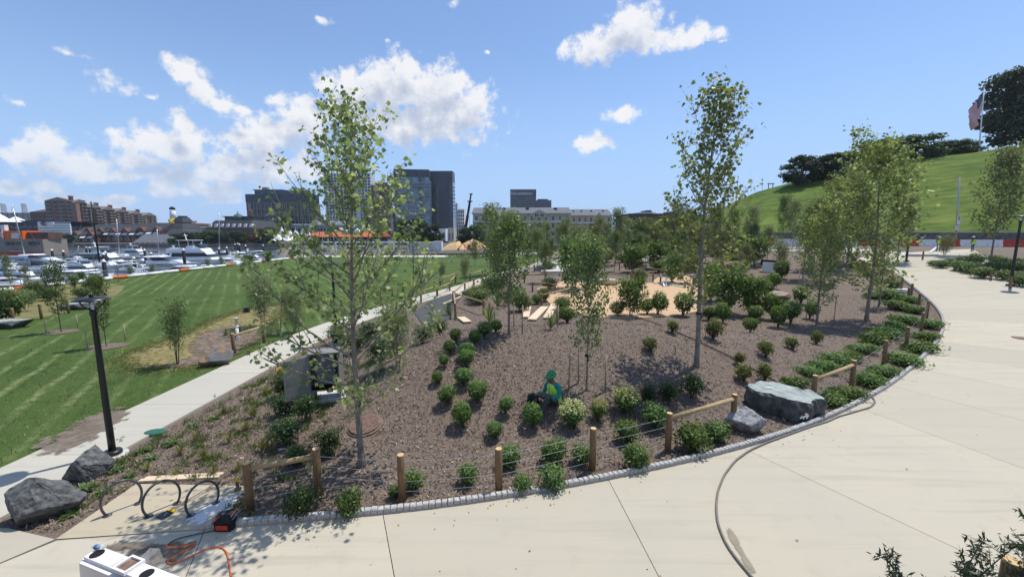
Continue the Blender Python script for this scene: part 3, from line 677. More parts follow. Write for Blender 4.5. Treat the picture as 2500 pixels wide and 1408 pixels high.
# harbor water, sea wall
wm_ = MB(); wm_.add([(x, y, -2.0) for x, y in WATER], [tuple(range(len(WATER)))]); tag(wm_.build('harbor_water', 'harbor_water'), kind='structure')
sw = MB(); SWL = [(-49, -20), (-49, 86), (-56, 100), (-118, 222), (-600, 222)]
for i in range(len(SWL) - 1):
    a, b = np.array(SWL[i], float), np.array(SWL[i + 1], float); t = (b - a) / np.linalg.norm(b - a); nn = np.array((t[1], -t[0])) * 0.9
    if i == 3: nn = np.array((0, 1.2))
    sw.prism([tuple(a - nn * 0.2), tuple(b - nn * 0.2), tuple(b + nn), tuple(a + nn)], -5, 0.12)
tag(sw.build('sea_wall', 'quay'), kind='structure')

# hill
WALL0, WALL1 = np.array((112.0, 55.0)), np.array((20.0, 92.0))
SKY_PX = [1500, 1600, 1700, 1760, 1810, 1850, 1930, 2060, 2200, 2300, 2380, 2500, 2700]
SKY_PY = [575, 565, 540, 512, 490, 468, 446, 416, 394, 381, 373, 352, 335]
def hill_z(s, q):
    b = WALL0 + (WALL1 - WALL0) * s; t = (WALL1 - WALL0) / np.linalg.norm(WALL1 - WALL0); nrm = np.array((-t[1], t[0]))
    if nrm[1] < 0: nrm = -nrm
    c = b + nrm * 40; z = 20.0
    for _ in range(5):
        px, py = proj(c[0], c[1], z); z = at(px, np.interp(px, SKY_PX, SKY_PY), c[1]).z
    p = b + nrm * q; k = min(1, q / 40)
    prof = k ** 0.92 if q <= 40 else 1.0
    prof = prof - 0.06 * math.sin(PI * min(1, k * 1.0)) * 0
    base = 5.6 * (1 if s < 0.75 else 1 - (s - 0.75) * 3)
    return p, base + (z - base) * prof + 0.35 * math.sin(p[0] * 0.21) * math.sin(PI * k) + (0.02 * (q - 40) if q > 40 else 0)
S_ = np.linspace(-0.25, 1.12, 64); Q_ = np.r_[np.linspace(0, 40, 22), 42, 48, 60, 90]
V = [];
for s in S_:
    for q in Q_:
        p, z = hill_z(s, q); V.append((p[0], p[1], z))
nq = len(Q_); F = [(i * nq + j, i * nq + j + 1, (i + 1) * nq + j + 1, (i + 1) * nq + j) for i in range(len(S_) - 1) for j in range(nq - 1)]
tag(link('hill', mesh_np('hill', np.array(V), np.array(F), 'hill_grass', smooth=True)), kind='structure')
# retaining wall with coping at the foot of the hill
rw = empty('retaining_wall', (60, 76, 3), 'low dark stone retaining wall at the foot of the grassy hill', 'wall')
tw = (WALL1 - WALL0) / np.linalg.norm(WALL1 - WALL0); nw = np.array((tw[1], -tw[0])); nw = nw if nw[1] < 0 else -nw
a = MB(); a.prism([tuple(WALL0 + nw * 0.6), tuple(WALL1 + nw * 0.6), tuple(WALL1 - nw * 0.3), tuple(WALL0 - nw * 0.3)], 1.0, 5.62); a.build('masonry', 'stone_wall', rw)
a = MB(); a.prism([tuple(WALL0 + nw * 0.75), tuple(WALL1 + nw * 0.75), tuple(WALL1 - nw * 0.3), tuple(WALL0 - nw * 0.3)], 5.63, 5.78); a.build('coping', 'concrete_far', rw)

# ---------------------------------------------------------------- plants
leaf_mat('leaf_plane', (0.10, 0.14, 0.040), (0.21, 0.255, 0.085), (0.46, 0.48, 0.20), 0.52, (1.15, 1.22, 0.75))
leaf_mat('leaf_mid', (0.048, 0.086, 0.026), (0.092, 0.145, 0.045), (0.185, 0.23, 0.085), 0.35)
leaf_mat('leaf_grey', (0.075, 0.105, 0.045), (0.125, 0.16, 0.070), (0.22, 0.255, 0.13), 0.35)
leaf_mat('leaf_dark', (0.014, 0.028, 0.012), (0.028, 0.050, 0.019), (0.060, 0.088, 0.030), 0.2)
leaf_mat('leaf_box', (0.024, 0.062, 0.012), (0.062, 0.135, 0.020), (0.18, 0.28, 0.05), 0.34, rough=0.5)
leaf_mat('leaf_laurel', (0.036, 0.078, 0.018), (0.080, 0.145, 0.032), (0.18, 0.27, 0.07), 0.32, rough=0.55)
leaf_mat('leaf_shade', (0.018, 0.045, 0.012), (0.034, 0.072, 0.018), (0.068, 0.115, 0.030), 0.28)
leaf_mat('leaf_straw', (0.10, 0.11, 0.035), (0.16, 0.165, 0.055), (0.28, 0.25, 0.10), 0.3)
leaf_mat('leaf_cedar', (0.020, 0.036, 0.018), (0.035, 0.058, 0.026), (0.06, 0.085, 0.035), 0.2)
leaf_mat('leaf_bronze', (0.07, 0.055, 0.018), (0.10, 0.115, 0.025), (0.17, 0.20, 0.04), 0.3)
leaf_mat('petal', (0.45, 0.45, 0.14), (0.58, 0.57, 0.22), (0.70, 0.68, 0.35), 0.3, (1.2, 1.15, 0.8))
leaf_mat('petal_yellow', (0.55, 0.40, 0.02), (0.62, 0.46, 0.03), (0.70, 0.55, 0.05), 0.3, (1.1, 1, 0.6))
leaf_mat('fallen', (0.25, 0.10, 0.04), (0.33, 0.17, 0.07), (0.42, 0.30, 0.12), 0.1)

def tree_proto(seed, H, r0, cb, prof, Rm, nb, leaf, lsize, nl, mat, bark='bark', asc=(28, 68), stems=1, lean=0.0, sub=3, clump=0.16, up=0.3, thin=1.0, spread=0.0):
    """build trunk / branches / crown meshes of a young tree; returns the three meshes"""
    rng = np.random.default_rng(seed); rnd = random.Random(seed)
    tr = MB(); br = MB(); pts = []; outs = []
    for st in range(stems):
        an = 2 * PI * st / stems + rnd.uniform(-.5, .5)
        base = np.array((math.cos(an), math.sin(an), 0)) * (0.06 if stems > 1 else 0)
        ld = np.array((math.cos(an), math.sin(an), 0)) * (spread if stems > 1 else lean)
        ph = [rnd.uniform(0, 6.28) for _ in range(4)]
        def axis_pt(t, base=base, ld=ld, ph=ph, amp=0.012 * H):
            w = np.array((math.sin(t * 5 + ph[0]) * t, math.sin(t * 6 + ph[1]) * t, 0)) * amp
            return base + ld * H * t ** 1.1 + w + np.array((0, 0, H * t * (1 - 0.06 * st)))
        def rad(t): return max(0.004, r0 * (1 - t) ** 0.85 * (1.25 if t < 0.015 else 1))
        ts = [0, 0.012, 0.05] + list(np.linspace(0.12, 1, 13))
        ts[0] = -0.012
        tr.tube([axis_pt(max(t, 0)) + np.array((0, 0, H * min(t, 0))) for t in ts], [rad(max(t, 0)) for t in ts], 7)
        for i in range(nb):
            t = cb + (0.985 - cb) * ((i + rnd.uniform(0.0, 0.9)) / nb) ** 0.9
            k = (t - cb) / (1 - cb)
            L = Rm * prof(k) * rnd.uniform(0.72, 1.12)
            if L < 0.05: continue
            az = i * 2.399 + rnd.uniform(-.5, .5)
            el = R(asc[0] + (asc[1] - asc[0]) * k + rnd.uniform(-9, 9))
            L = L / max(0.35, math.cos(el)) * 0.9
            p0 = axis_pt(t); path = [p0]; d = np.array((math.cos(az) * math.cos(el), math.sin(az) * math.cos(el), math.sin(el)))
            n = 5; p = p0.copy()
            for j in range(n):
                d = d + np.array((rnd.uniform(-.12, .12), rnd.uniform(-.12, .12), 0.10 + rnd.uniform(-.05, .05))); d /= np.linalg.norm(d)
                p = p + d * L / n; path.append(p)
            br_r = max(0.004, min(rad(t) * 0.55, 0.006 + 0.010 * L))
            br.tube(path, [br_r * (1 - 0.8 * j / n) for j in range(n + 1)], 4, cap=False)
            segs = [(path, L)]
            for q in range(sub):
                u = rnd.uniform(0.25, 0.92); j = min(n - 1, int(u * n)); s0 = path[j] + (path[j + 1] - path[j]) * (u * n - j)
                dd = d + np.array((rnd.uniform(-.9, .9), rnd.uniform(-.9, .9), rnd.uniform(-.35, .6))); dd /= np.linalg.norm(dd)
                l2 = L * rnd.uniform(0.22, 0.48) * (1.15 - 0.5 * u)
                sp = [s0 + dd * l2 * v + np.array((0, 0, 0.12 * l2 * v * v)) for v in (0, .35, .7, 1)]
                br.tube(sp, [br_r * 0.45, br_r * 0.38, br_r * 0.3, br_r * 0.2], 3, cap=False); segs.append((sp, l2))
            for path_, l_ in segs:
                m = len(path_) - 1
                for v in np.linspace(0.28 if m > 3 else 0.15, 1.0, max(2, int(l_ / 0.10))):
                    j = min(m - 1, int(v * m)); c = path_[j] + (path_[j + 1] - path_[j]) * (v * m - j)
                    pts.append(c); outs.append(np.array((math.cos(az), math.sin(az), 0.4)))
        for v in np.linspace(0.75, 1.0, 10): pts.append(axis_pt(v)); outs.append(np.array((0, 0, 1.0)))
    pts = np.array(pts); outs = np.array(outs)
    w = rng.uniform(0.15, 1.0, len(pts)) ** thin
    idx = rng.choice(len(pts), nl, p=w / w.sum())
    P = pts[idx] + rng.normal(size=(nl, 3)) * clump * np.array((1, 1, 0.8))
    tn = np.clip(rng.normal(0.5, 0.24, nl) + 0.25 * (w[idx] - 0.5), 0, 1)
    V, F, T = leaves(P, lsize, leaf, up=up, out=outs[idx], outw=0.35, rng=rng, droop=0.5, tint=tn)
    crown = mesh_np('crown', V, F, mat, T)
    def raw(mb, nm, mt):
        me = bpy.data.meshes.new(nm); me.from_pydata([tuple(p) for p in mb.v], [], mb.f); me.materials.append(MATS[mt]); me.polygons.foreach_set('use_smooth', [True] * len(me.polygons)); me.update(); return me
    return dict(trunk=raw(tr, 'trunk', bark), branches=raw(br, 'branches', bark), crown=crown, H=float(np.quantile(V[:, 2], .9985)))
def put_tree(pr, px, py, top, label, name='young_tree', group=None, rz=0.0, wide=1.0, base=None, cat='tree', pos=None, height=None):
    p = pos if pos is not None else gp(px, py)
    if height is None: height = at(px, top, p.y).z - p.z
    s = height / pr['H']
    o = empty(name, p, label, cat, group, rz); o.scale = (s * wide, s * wide, s)
    for k in ('trunk', 'branches', 'crown'): link(k, pr[k], o)
    return o
ov = lambda k: (0.42 + 0.58 * math.sin(min(1, k * 2.2) * PI / 2)) * (1 - k) ** 0.78 + 0.05      # broad below, pointed
egg = lambda k: max(0.08, math.sin(PI * (0.16 + 0.80 * k)) ** 0.8)
cone = lambda k: (0.50 + 0.50 * math.sin(min(1, k * 3.2) * PI / 2)) * (1 - k) ** 0.95 + 0.045
col = lambda k: 0.55 + 0.45 * math.sin(PI * min(1, 0.2 + k * 0.7)) if k < 0.85 else 0.35
P_front = tree_proto(11, 8.4, 0.080, 0.17, cone, 3.5, 56, MAPLE, 0.112, 3700, 'leaf_plane', asc=(14, 66), sub=5, clump=0.13, thin=1.5)
P_tall = tree_proto(23, 8.8, 0.085, 0.22, ov, 2.35, 48, MAPLE, 0.122, 2900, 'leaf_plane', asc=(22, 68), sub=4, clump=0.13, thin=1.5)
P_full = tree_proto(31, 8.0, 0.085, 0.16, egg, 2.2, 48, MAPLE, 0.135, 5000, 'leaf_plane', asc=(18, 62), sub=4, clump=0.17, thin=1.2)
P_slim = tree_proto(41, 6.0, 0.06, 0.24, egg, 1.5, 38, WIDE, 0.12, 3400, 'leaf_mid', asc=(35, 70), sub=4, clump=0.17)
P_grey = tree_proto(43, 6.0, 0.06, 0.22, egg, 1.75, 34, OVAL, 0.17, 3400, 'leaf_grey', asc=(30, 62), sub=4, clump=0.17)
P_dark = tree_proto(47, 6.0, 0.065, 0.24, egg, 1.7, 36, WIDE, 0.15, 2000, 'leaf_mid', bark='bark_dark', asc=(20, 60), sub=4, clump=0.18)
P_multi = tree_proto(53, 3.2, 0.028, 0.22, egg, 1.05, 16, OVAL, 0.12, 2900, 'leaf_grey', stems=5, spread=0.12, asc=(35, 70), sub=3, clump=0.12)
P_multi_d = tree_proto(54, 3.2, 0.028, 0.25, egg, 0.8, 16, OVAL, 0.11, 2300, 'leaf_mid', bark='bark_dark', stems=3, spread=0.09, asc=(40, 72), sub=3, clump=0.11)
P_bare = tree_proto(59, 6.0, 0.085, 0.30, egg, 2.1, 30, OVAL, 0.13, 260, 'leaf_mid', bark='bark_dark', asc=(35, 66), sub=5, clump=0.12)
P_low = tree_proto(61, 2.4, 0.03, 0.12, egg, 1.3, 14, WIDE, 0.135, 2600, 'leaf_laurel', stems=4, spread=0.2, asc=(20, 60), sub=4, clump=0.14)

put_tree(P_front, 883, 1138, 205, 'tall sparse plane tree in the foreground beside the rusty manhole cover', 'plane_tree', rz=0.6, wide=1.03)
put_tree(P_tall, 1700, 893, 180, 'tallest plane tree on the mulch mound, right of the seated worker', 'plane_tree', rz=2.1)
put_tree(P_full, 2115, 782, 305, 'bushy plane tree in front of the grassy hill, near the curved path', 'plane_tree', rz=0.4, wide=1.0)
put_tree(P_tall, 2145, 748, 560, 'small plane sapling just right of the bushy plane tree', 'plane_tree', rz=4.0, wide=1.0)
put_tree(P_full, 1994, 792, 470, 'plane tree standing between timber stakes left of the bushy plane tree', 'plane_tree', rz=3.3, wide=0.95)
put_tree(P_grey, 2417, 648, 345, 'slender pale tree beyond the promenade at the far right', 'young_tree', rz=1.0, wide=0.85)
put_tree(P_slim, 1432, 952, 562, 'slim tree with black tie, right of the seated worker', 'young_tree', rz=0.3, wide=0.8)
put_tree(P_slim, 1243, 814, 510, 'slim dark-leaved tree on the crest left of the wood-chip area', 'young_tree', rz=1.7, wide=1.3)
put_tree(P_grey, 1197, 668, 490, 'pale round-topped tree at the far end of the lawn', 'young_tree', rz=2.2, wide=.95)
put_tree(P_dark, 150, 812, 632, 'young tree with mulch ring nearest the waterside on the lawn', 'young_tree', rz=0.2, wide=0.72)
put_tree(P_dark, 260, 848, 668, 'young tree just behind the black street lamp on the lawn', 'young_tree', rz=2.4, wide=0.62)
put_tree(P_multi_d, 433, 893, 725, 'multi-stemmed young tree in the straw-coloured patch of lawn', 'young_tree', rz=0.5, wide=1.0)
put_tree(P_bare, 1010, 690, 545, 'nearly bare dark tree between the lawn and the concrete walk', 'young_tree', rz=0.8, wide=0.9)
put_tree(P_multi, 642, 800, 655, 'pale leafy multi-stemmed tree behind the white pipe', 'young_tree', rz=0.9, wide=1.05)
put_tree(P_multi, 720, 812, 690, 'pale multi-stemmed tree behind the left branches of the front plane tree', 'young_tree', rz=2.9, wide=1.1)
put_tree(P_multi, 972, 892, 705, 'large multi-stemmed shrub tree behind the grey utility cabinet', 'young_tree', rz=1.9, wide=1.15)
put_tree(P_multi, 1080, 690, 632, 'small bushy tree on the lawn edge near the timber rails', 'young_tree', rz=0.1, wide=0.95)
put_tree(P_multi, 1135, 690, 618, 'small pale bushy tree behind the sandy path rails', 'young_tree', rz=4.1, wide=0.9)
put_tree(P_low, 1540, 772, 672, 'low open shrub tree in front of the wood-chip area', 'young_tree', rz=0.1, wide=1.0)
put_tree(P_low, 1775, 765, 635, 'broad leafy shrub tree right of the tallest plane tree', 'young_tree', rz=2.0, wide=1.1)
put_tree(P_low, 1830, 772, 668, 'broad leafy shrub tree left of the rock outcrop on the mound', 'young_tree', rz=5.0, wide=1.0)
put_tree(P_multi, 1905, 668, 572, 'vase-shaped shrub tree beside the white board fence', 'young_tree', rz=1.2, wide=1.05)
put_tree(P_multi, 2305, 628, 566, 'round vase-shaped shrub tree in front of the red and white barriers', 'young_tree', rz=2.6, wide=1.3)
# trees farther back in the playground, from left to right
far = [(1312, 652, 556, 'slim', .95), (1375, 648, 538, 'grey', .8), (1288, 672, 575, 'slim', .8), (1455, 640, 545, 'grey', .9), (1503, 645, 503, 'grey', .72), (1500, 662, 560, 'slim', .7), (1420, 652, 560, 'multi', 1.0), (1545, 665, 592, 'low', 1.0),
       (1560, 612, 528, 'dark', 1.1), (1592, 610, 530, 'dark', 1.1), (1625, 610, 522, 'dark', 1.0), (1648, 618, 490, 'grey', .8), (1680, 615, 505, 'grey', .9), (1745, 612, 500, 'slim', 1.0), (1790, 610, 505, 'dark', .8), (1832, 605, 498, 'grey', .7),
       (1908, 604, 470, 'slim', .62), (1935, 606, 482, 'grey', .7), (1970, 606, 498, 'dark', .75), (2035, 655, 425, 'full', .9), (2070, 640, 385, 'full', .9), (2190, 640, 470, 'full', .9), (1335, 600, 545, 'grey', 1.2), (1345, 660, 580, 'slim', .6), (1290, 640, 560, 'grey', .8), (1560, 650, 565, 'slim', .7), (1405, 600, 548, 'dark', 1.2), (1260, 602, 548, 'grey', 1.1)]
PR = dict(slim=P_slim, grey=P_grey, dark=P_dark, multi=P_multi, low=P_low, full=P_full)
far.sort()
for i, (px, py, tp, k, w) in enumerate(far):
    put_tree(PR[k], px, py, tp, f'{ORD[i]} from left of the young trees planted beyond the playground', 'young_tree', 'young trees beyond the playground', rz=i * 1.3, wide=w * 1.3)
# a second, thinner row standing behind the first
far2 = [(1235 + i * 24 + (i * 7) % 13, 600 + (i * 5) % 20, 526 + (i * 11) % 32, ('grey', 'slim', 'grey', 'multi')[i % 4], (.8, .9, 1.0, 1.1)[(i * 3) % 4]) for i in range(26)]
for i, (px, py, tp, k, w) in enumerate(far2): put_tree(PR[k], px, py, tp, f'{ORD[i]} from left in the hindmost row of saplings before the buildings', 'young_tree', 'hindmost saplings before the buildings', rz=i * 2.3, wide=w * 1.45)
far3 = sorted([(1252, 650, 570, 'grey', .9), (1312, 625, 566, 'grey', .8), (1442, 630, 560, 'slim', .8), (1530, 625, 556, 'grey', .9), (1576, 645, 570, 'grey', .9), (1622, 635, 560, 'grey', .8), (1685, 690, 585, 'slim', .7), (1722, 640, 545, 'grey', .9), (1815, 690, 590, 'grey', .9), (1215, 700, 560, 'slim', 1.0), (1330, 690, 588, 'slim', .9), (1402, 705, 572, 'low', .8), (1470, 676, 590, 'grey', .9), (1600, 655, 585, 'low', .9), (1662, 645, 556, 'slim', 1.0), (1700, 660, 562, 'grey', 1.0), (1757, 668, 556, 'grey', 1.0), (1803, 655, 566, 'slim', .9), (1842, 648, 570, 'low', .9), (1872, 640, 548, 'grey', .9), (1960, 680, 520, 'slim', .9), (2012, 690, 505, 'full', .9), (1985, 655, 480, 'grey', .9), (1160, 650, 585, 'grey', .9), (1640, 690, 612, 'low', .8), (1735, 735, 640, 'low', .8)])
for i, (px, py, tp, k, w) in enumerate(far3): put_tree(PR[k], px, py, tp, f'{ORD[i]} from left of the small trees among the playground beds', 'young_tree', 'small trees among the playground beds', rz=i * 1.9 + .5, wide=w * 1.25)
# waterside saplings and bushes behind the lawn
ws = [(28, 712, 618, 'grey', .6), (70, 716, 645, 'grey', .6), (200, 690, 662, 'low', .8), (236, 680, 612, 'bare', .6), (290, 690, 622, 'bare', .7), (182, 702, 668, 'low', 1.0), (318, 668, 644, 'multi', 1.1), (372, 664, 640, 'multi', 1.1), (508, 652, 628, 'multi', 1.1), (542, 650, 622, 'multi', 1.0), (608, 646, 620, 'low', 1.5), (655, 640, 612, 'low', 1.2)]
PR['bare'] = P_bare; ws.sort()
def sea_side(px, py):
    p = wp(px, py, 0.03)
    if p.x < -47.8: p = p * (47.8 / -p.x); p.z = 0.03; p.y = max(p.y, 30)
    return p
for i, (px, py, tp, k, w) in enumerate(ws):
    put_tree(PR[k], px, py, tp, f'{ORD[i]} from left of the saplings along the sea wall', 'sapling', 'saplings along the sea wall', rz=i * 1.7, wide=w, pos=sea_side(px, py))

# big old trees: many clumps of leaf cards round a forked trunk
def big_tree(seed, H, W, mat, n=5200, card=0.42, blobs=26, base=0.18, bark='bark_dark'):
    rng = np.random.default_rng(seed); tr = MB()
    tr.tube([(0, 0, -.5), (0, 0, H * .12), (W * .02, 0, H * .3), (0, W * .03, H * .55)], [H * .035, H * .028, H * .022, H * .008], 7)
    B = []
    for i in range(blobs):
        a = rng.uniform(0, 2 * PI); z = base + (1 - base) * rng.uniform(0.08, 0.95); r = W / 2 * math.sqrt(rng.uniform(0.02, 1)) * (math.sin(PI * min(0.97, 0.12 + 0.86 * (z - base) / (1 - base) * 0.95)) ** 0.55)
        c = np.array((r * math.cos(a), r * math.sin(a), H * z)); rr = W * rng.uniform(0.10, 0.19)
        B.append((c, rr)); tr.tube([(0, 0, H * .2), tuple(c * np.array((.4, .4, .75))), tuple(c)], [H * .012, H * .007, H * .002], 4, cap=False)
    P = []; O = []; T = []
    per = n // blobs
    for c, rr in B:
        d = rng.normal(size=(per, 3)); d /= np.linalg.norm(d, axis=1)[:, None]; d[:, 2] = np.where(d[:, 2] < -.3, d[:, 2] * .4, d[:, 2])
        P.append(c + d * rr * rng.uniform(0.55, 1.08, (per, 1)) * np.array((1.15, 1.15, 0.8))); O.append(d); T.append(np.clip(rng.normal(0.45, 0.2, per), 0, 1))
    P = np.concatenate(P); O = np.concatenate(O); T = np.concatenate(T)
    V, F, TT = leaves(P, card, WIDE, up=0.4, out=O, outw=0.9, rng=rng, tint=T)
    me = bpy.data.meshes.new('trunk'); me.from_pydata([tuple(p) for p in tr.v], [], tr.f); me.materials.append(MATS[bark]); me.update()
    return dict(trunk=me, crown=mesh_np('crown', V, F, mat, TT), H=H, W=W)
def put_big(pr, px, py, top, wpx, Y, label, group=None, name='broadleaf_tree', z=None, rz=0.0):
    p = at(px, py, Y)
    if z is not None: p.z = z
    s = (at(px, top, Y).z - p.z) / pr['H']; w = wpx * Y / FPX / pr['W'] * 1.05
    o = empty(name, p, label, 'tree', group, rz); o.scale = (w, w, s)
    link('trunk', pr['trunk'], o); link('crown', pr['crown'], o); return o
BT1 = big_tree(71, 10, 10, 'leaf_dark', n=10000, blobs=46, base=.0); BT2 = big_tree(72, 10, 11, 'leaf_shade', n=10000, blobs=46, base=.0); BT3 = big_tree(73, 10, 9, 'leaf_dark', blobs=70, n=16000, card=.34, base=.10)
hillt = [(1955, 448, 380, 70, 'low dark tree at the left end of the hilltop grove', BT1), (2015, 442, 376, 75, 'second dark tree from the left in the hilltop grove', BT1), (2075, 428, 372, 80, 'dark hilltop tree behind the bushy plane tree', BT2),
         (2135, 415, 345, 85, 'hilltop tree directly behind the top of the bushy plane tree', BT2), (2220, 400, 332, 110, 'broad green tree on the crest left of the flagpole', BT2), (2310, 392, 344, 80, 'dark green bush-like tree on the crest just left of the flagpole', BT2), (2352, 390, 342, 60, 'small tree at the foot of the flagpole', BT2)]
for i, (px, py, tp, w, lb, pr) in enumerate(hillt): put_big(pr, px, py + 4, tp, w, 108, lb, 'trees on the hilltop', rz=i)
put_big(BT3, 2490, 376, 172, 150, 116, 'huge dark tree at the right edge of the hilltop', 'trees on the hilltop')
put_big(BT3, 2560, 372, 150, 150, 112, 'dark tree cut by the right edge of the picture', 'trees on the hilltop', rz=2)
shore = [(135, 604, 568, 60), (165, 602, 572, 40), (108, 606, 580, 30), (440, 602, 570, 45), (475, 602, 566, 55), (515, 601, 562, 50), (548, 600, 566, 45), (585, 600, 565, 45), (655, 598, 556, 50), (640, 600, 570, 30)]
for i, (px, py, tp, w) in enumerate(sorted(shore)): put_big(BT2 if i % 2 else BT1, px, py, tp, w, 228, f'{ORD[i]} from left of the dark trees on the far shore', 'trees on the far shore', rz=i * 1.1)
mids = [(985, 600, 536, 45), (1025, 602, 535, 50), (1060, 602, 548, 40), (1140, 606, 556, 50), (1165, 604, 550, 40), (1550, 600, 548, 50), (1590, 600, 545, 55), (1625, 600, 540, 50), (1660, 600, 530, 55), (1705, 600, 528, 60)]
for i, (px, py, tp, w) in enumerate(sorted(mids)): put_big(BT2, px, py, tp, w, 150, f'{ORD[i]} from left of the street trees in front of the town blocks', 'street trees by the town blocks', rz=i * 1.9, z=1.0)

# ---- shrubs
def shrub_proto(seed, w, h, n, leaf, size, mat, stem=0.12, shell=0.62, lumps=9, flowers=None, loose=0.0, upw=0.5):
    rng = np.random.default_rng(seed)
    d = rng.normal(size=(n, 3)); d /= np.linalg.norm(d, axis=1)[:, None]
    L = rng.normal(size=(lumps, 3)); L /= np.linalg.norm(L, axis=1)[:, None]
    bump = np.max(np.clip(d @ L.T, 0, 1) ** 6, axis=1)
    r = rng.uniform(shell, 1.0, n) * (0.80 + 0.26 * bump) + loose * rng.normal(size=n)
    P = d * r[:, None] * np.array((w / 2, w / 2, h / 2)); P[:, 2] += stem + h / 2
    P[:, 2] = np.maximum(P[:, 2], 0.03)
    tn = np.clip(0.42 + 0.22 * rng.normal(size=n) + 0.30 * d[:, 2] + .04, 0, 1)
    V, F, T = leaves(P, size, leaf, up=upw, out=d, outw=0.9, rng=rng, tint=tn)
    me = mesh_np('foliage', V, F, mat, T)
    st = MB()
    for i in range(7):
        a = i * 0.9; q = rng.uniform(0.3, 0.7)
        st.tube([(0, 0, -.05), (math.cos(a) * w * .08, math.sin(a) * w * .08, stem + .05), (math.cos(a) * w * .3 * q, math.sin(a) * w * .3 * q, stem + h * .6)], [.014, .011, .005], 4, cap=False)
    sm = bpy.data.meshes.new('stems'); sm.from_pydata([tuple(p) for p in st.v], [], st.f); sm.materials.append(MATS['bark_dark']); sm.update()
    pr = dict(foliage=me, stems=sm, w=w, h=h + stem)
    if flowers:
        k = flowers; dd = rng.normal(size=(k, 3)); dd[:, 2] = np.abs(dd[:, 2]) + .35; dd /= np.linalg.norm(dd, axis=1)[:, None]
        C = dd * np.array((w / 2, w / 2, h / 2)) * 0.98; C[:, 2] += stem + h / 2
        P2 = np.repeat(C, 7, 0); P2[:, 2] += np.tile(np.linspace(-.02, .10, 7), k); P2 += rng.normal(size=P2.shape) * .008
        V, F, T = leaves(P2, .045, OVAL, up=0.6, rng=rng); pr['flowers'] = mesh_np('flowers', V, F, 'petal', T)
    return pr
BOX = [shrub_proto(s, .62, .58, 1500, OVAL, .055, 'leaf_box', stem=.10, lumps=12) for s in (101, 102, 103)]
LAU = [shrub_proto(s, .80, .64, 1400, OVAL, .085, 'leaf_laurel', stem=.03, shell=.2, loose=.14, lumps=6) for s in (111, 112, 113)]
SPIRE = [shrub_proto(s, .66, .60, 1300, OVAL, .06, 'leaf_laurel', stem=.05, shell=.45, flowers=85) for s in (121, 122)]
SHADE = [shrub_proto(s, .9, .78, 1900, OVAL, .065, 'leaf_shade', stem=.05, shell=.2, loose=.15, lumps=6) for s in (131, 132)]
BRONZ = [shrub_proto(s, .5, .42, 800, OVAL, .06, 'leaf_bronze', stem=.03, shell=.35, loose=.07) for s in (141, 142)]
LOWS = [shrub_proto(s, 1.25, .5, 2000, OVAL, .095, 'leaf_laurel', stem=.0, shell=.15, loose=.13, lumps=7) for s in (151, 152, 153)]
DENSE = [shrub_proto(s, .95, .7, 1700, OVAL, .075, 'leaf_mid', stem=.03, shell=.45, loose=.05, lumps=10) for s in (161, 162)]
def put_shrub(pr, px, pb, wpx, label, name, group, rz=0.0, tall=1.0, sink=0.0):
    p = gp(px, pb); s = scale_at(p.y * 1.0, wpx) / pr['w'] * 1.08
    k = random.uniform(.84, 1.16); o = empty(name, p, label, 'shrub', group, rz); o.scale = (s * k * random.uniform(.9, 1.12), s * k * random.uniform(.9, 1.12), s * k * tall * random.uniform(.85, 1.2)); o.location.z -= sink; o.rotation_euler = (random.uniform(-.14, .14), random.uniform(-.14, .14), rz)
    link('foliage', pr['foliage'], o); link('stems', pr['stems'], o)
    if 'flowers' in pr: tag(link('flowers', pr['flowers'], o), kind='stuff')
    return o
def rows(lst, protos, fmt, name, group, tall=1.0):
    for i, (px, pb, w) in enumerate(sorted(lst)): put_shrub(protos[i % len(protos)], px, pb, w, fmt.format(ORD[i]), name, group, rz=i * 2.1, tall=tall)
rows([(1069, 936, 36), (1085, 894, 34), (1099, 862, 34), (1114, 838, 36), (1141, 874, 38), (1139, 898, 38), (1159, 842, 38), (1130, 942, 46), (1095, 986, 50), (1165, 984, 46), (1130, 1042, 54), (1233, 1012, 44), (1211, 1070, 54), (1301, 1045, 50), (1182, 826, 34), (1210, 812, 30)],
     BOX, '{} from left of the round clipped shrubs on the front slope', 'round_shrub', 'round shrubs on the front slope')
rows([(1580, 768, 36), (1605, 768, 44), (1667, 770, 52), (1508, 772, 40), (1729, 782, 42), (1765, 788, 46), (1832, 812, 42), (1899, 800, 42), (1842, 785, 42), (1885, 780, 46), (1930, 790, 52), (1976, 778, 36), (1385, 790, 44)],
     BOX, '{} from left of the dark round shrubs along the crest', 'round_shrub', 'round shrubs along the crest')
rows([(1402, 1046, 58), (1459, 1026, 56), (1522, 1010, 56)], SPIRE, '{} from left of the three shrubs with cream flower spikes', 'flowering_shrub', 'cream-flowered shrubs beside the worker')
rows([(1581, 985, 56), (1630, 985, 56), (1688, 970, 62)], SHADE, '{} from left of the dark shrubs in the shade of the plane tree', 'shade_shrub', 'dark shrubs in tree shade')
rows([(1244, 1140, 66), (1356, 1128, 80), (1418, 1132, 66), (1532, 1080, 66), (1597, 1045, 70), (1272, 1205, 62), (1348, 1196, 68), (1548, 1148, 70), (1690, 1100, 84), (1748, 1075, 66), (858, 1258, 66), (1003, 1195, 54), (1140, 1180, 50), (966, 1215, 44)],
     LAU, '{} from left of the leafy shrubs along the front wire fence', 'leafy_shrub', 'leafy shrubs along the front fence')
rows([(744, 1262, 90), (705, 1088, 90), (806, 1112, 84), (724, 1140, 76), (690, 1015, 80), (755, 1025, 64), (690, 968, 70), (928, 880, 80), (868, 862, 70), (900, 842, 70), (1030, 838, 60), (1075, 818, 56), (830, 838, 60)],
     SHADE, '{} from left of the dark loose shrubs round the utility cabinet', 'loose_shrub', 'loose shrubs round the cabinet')
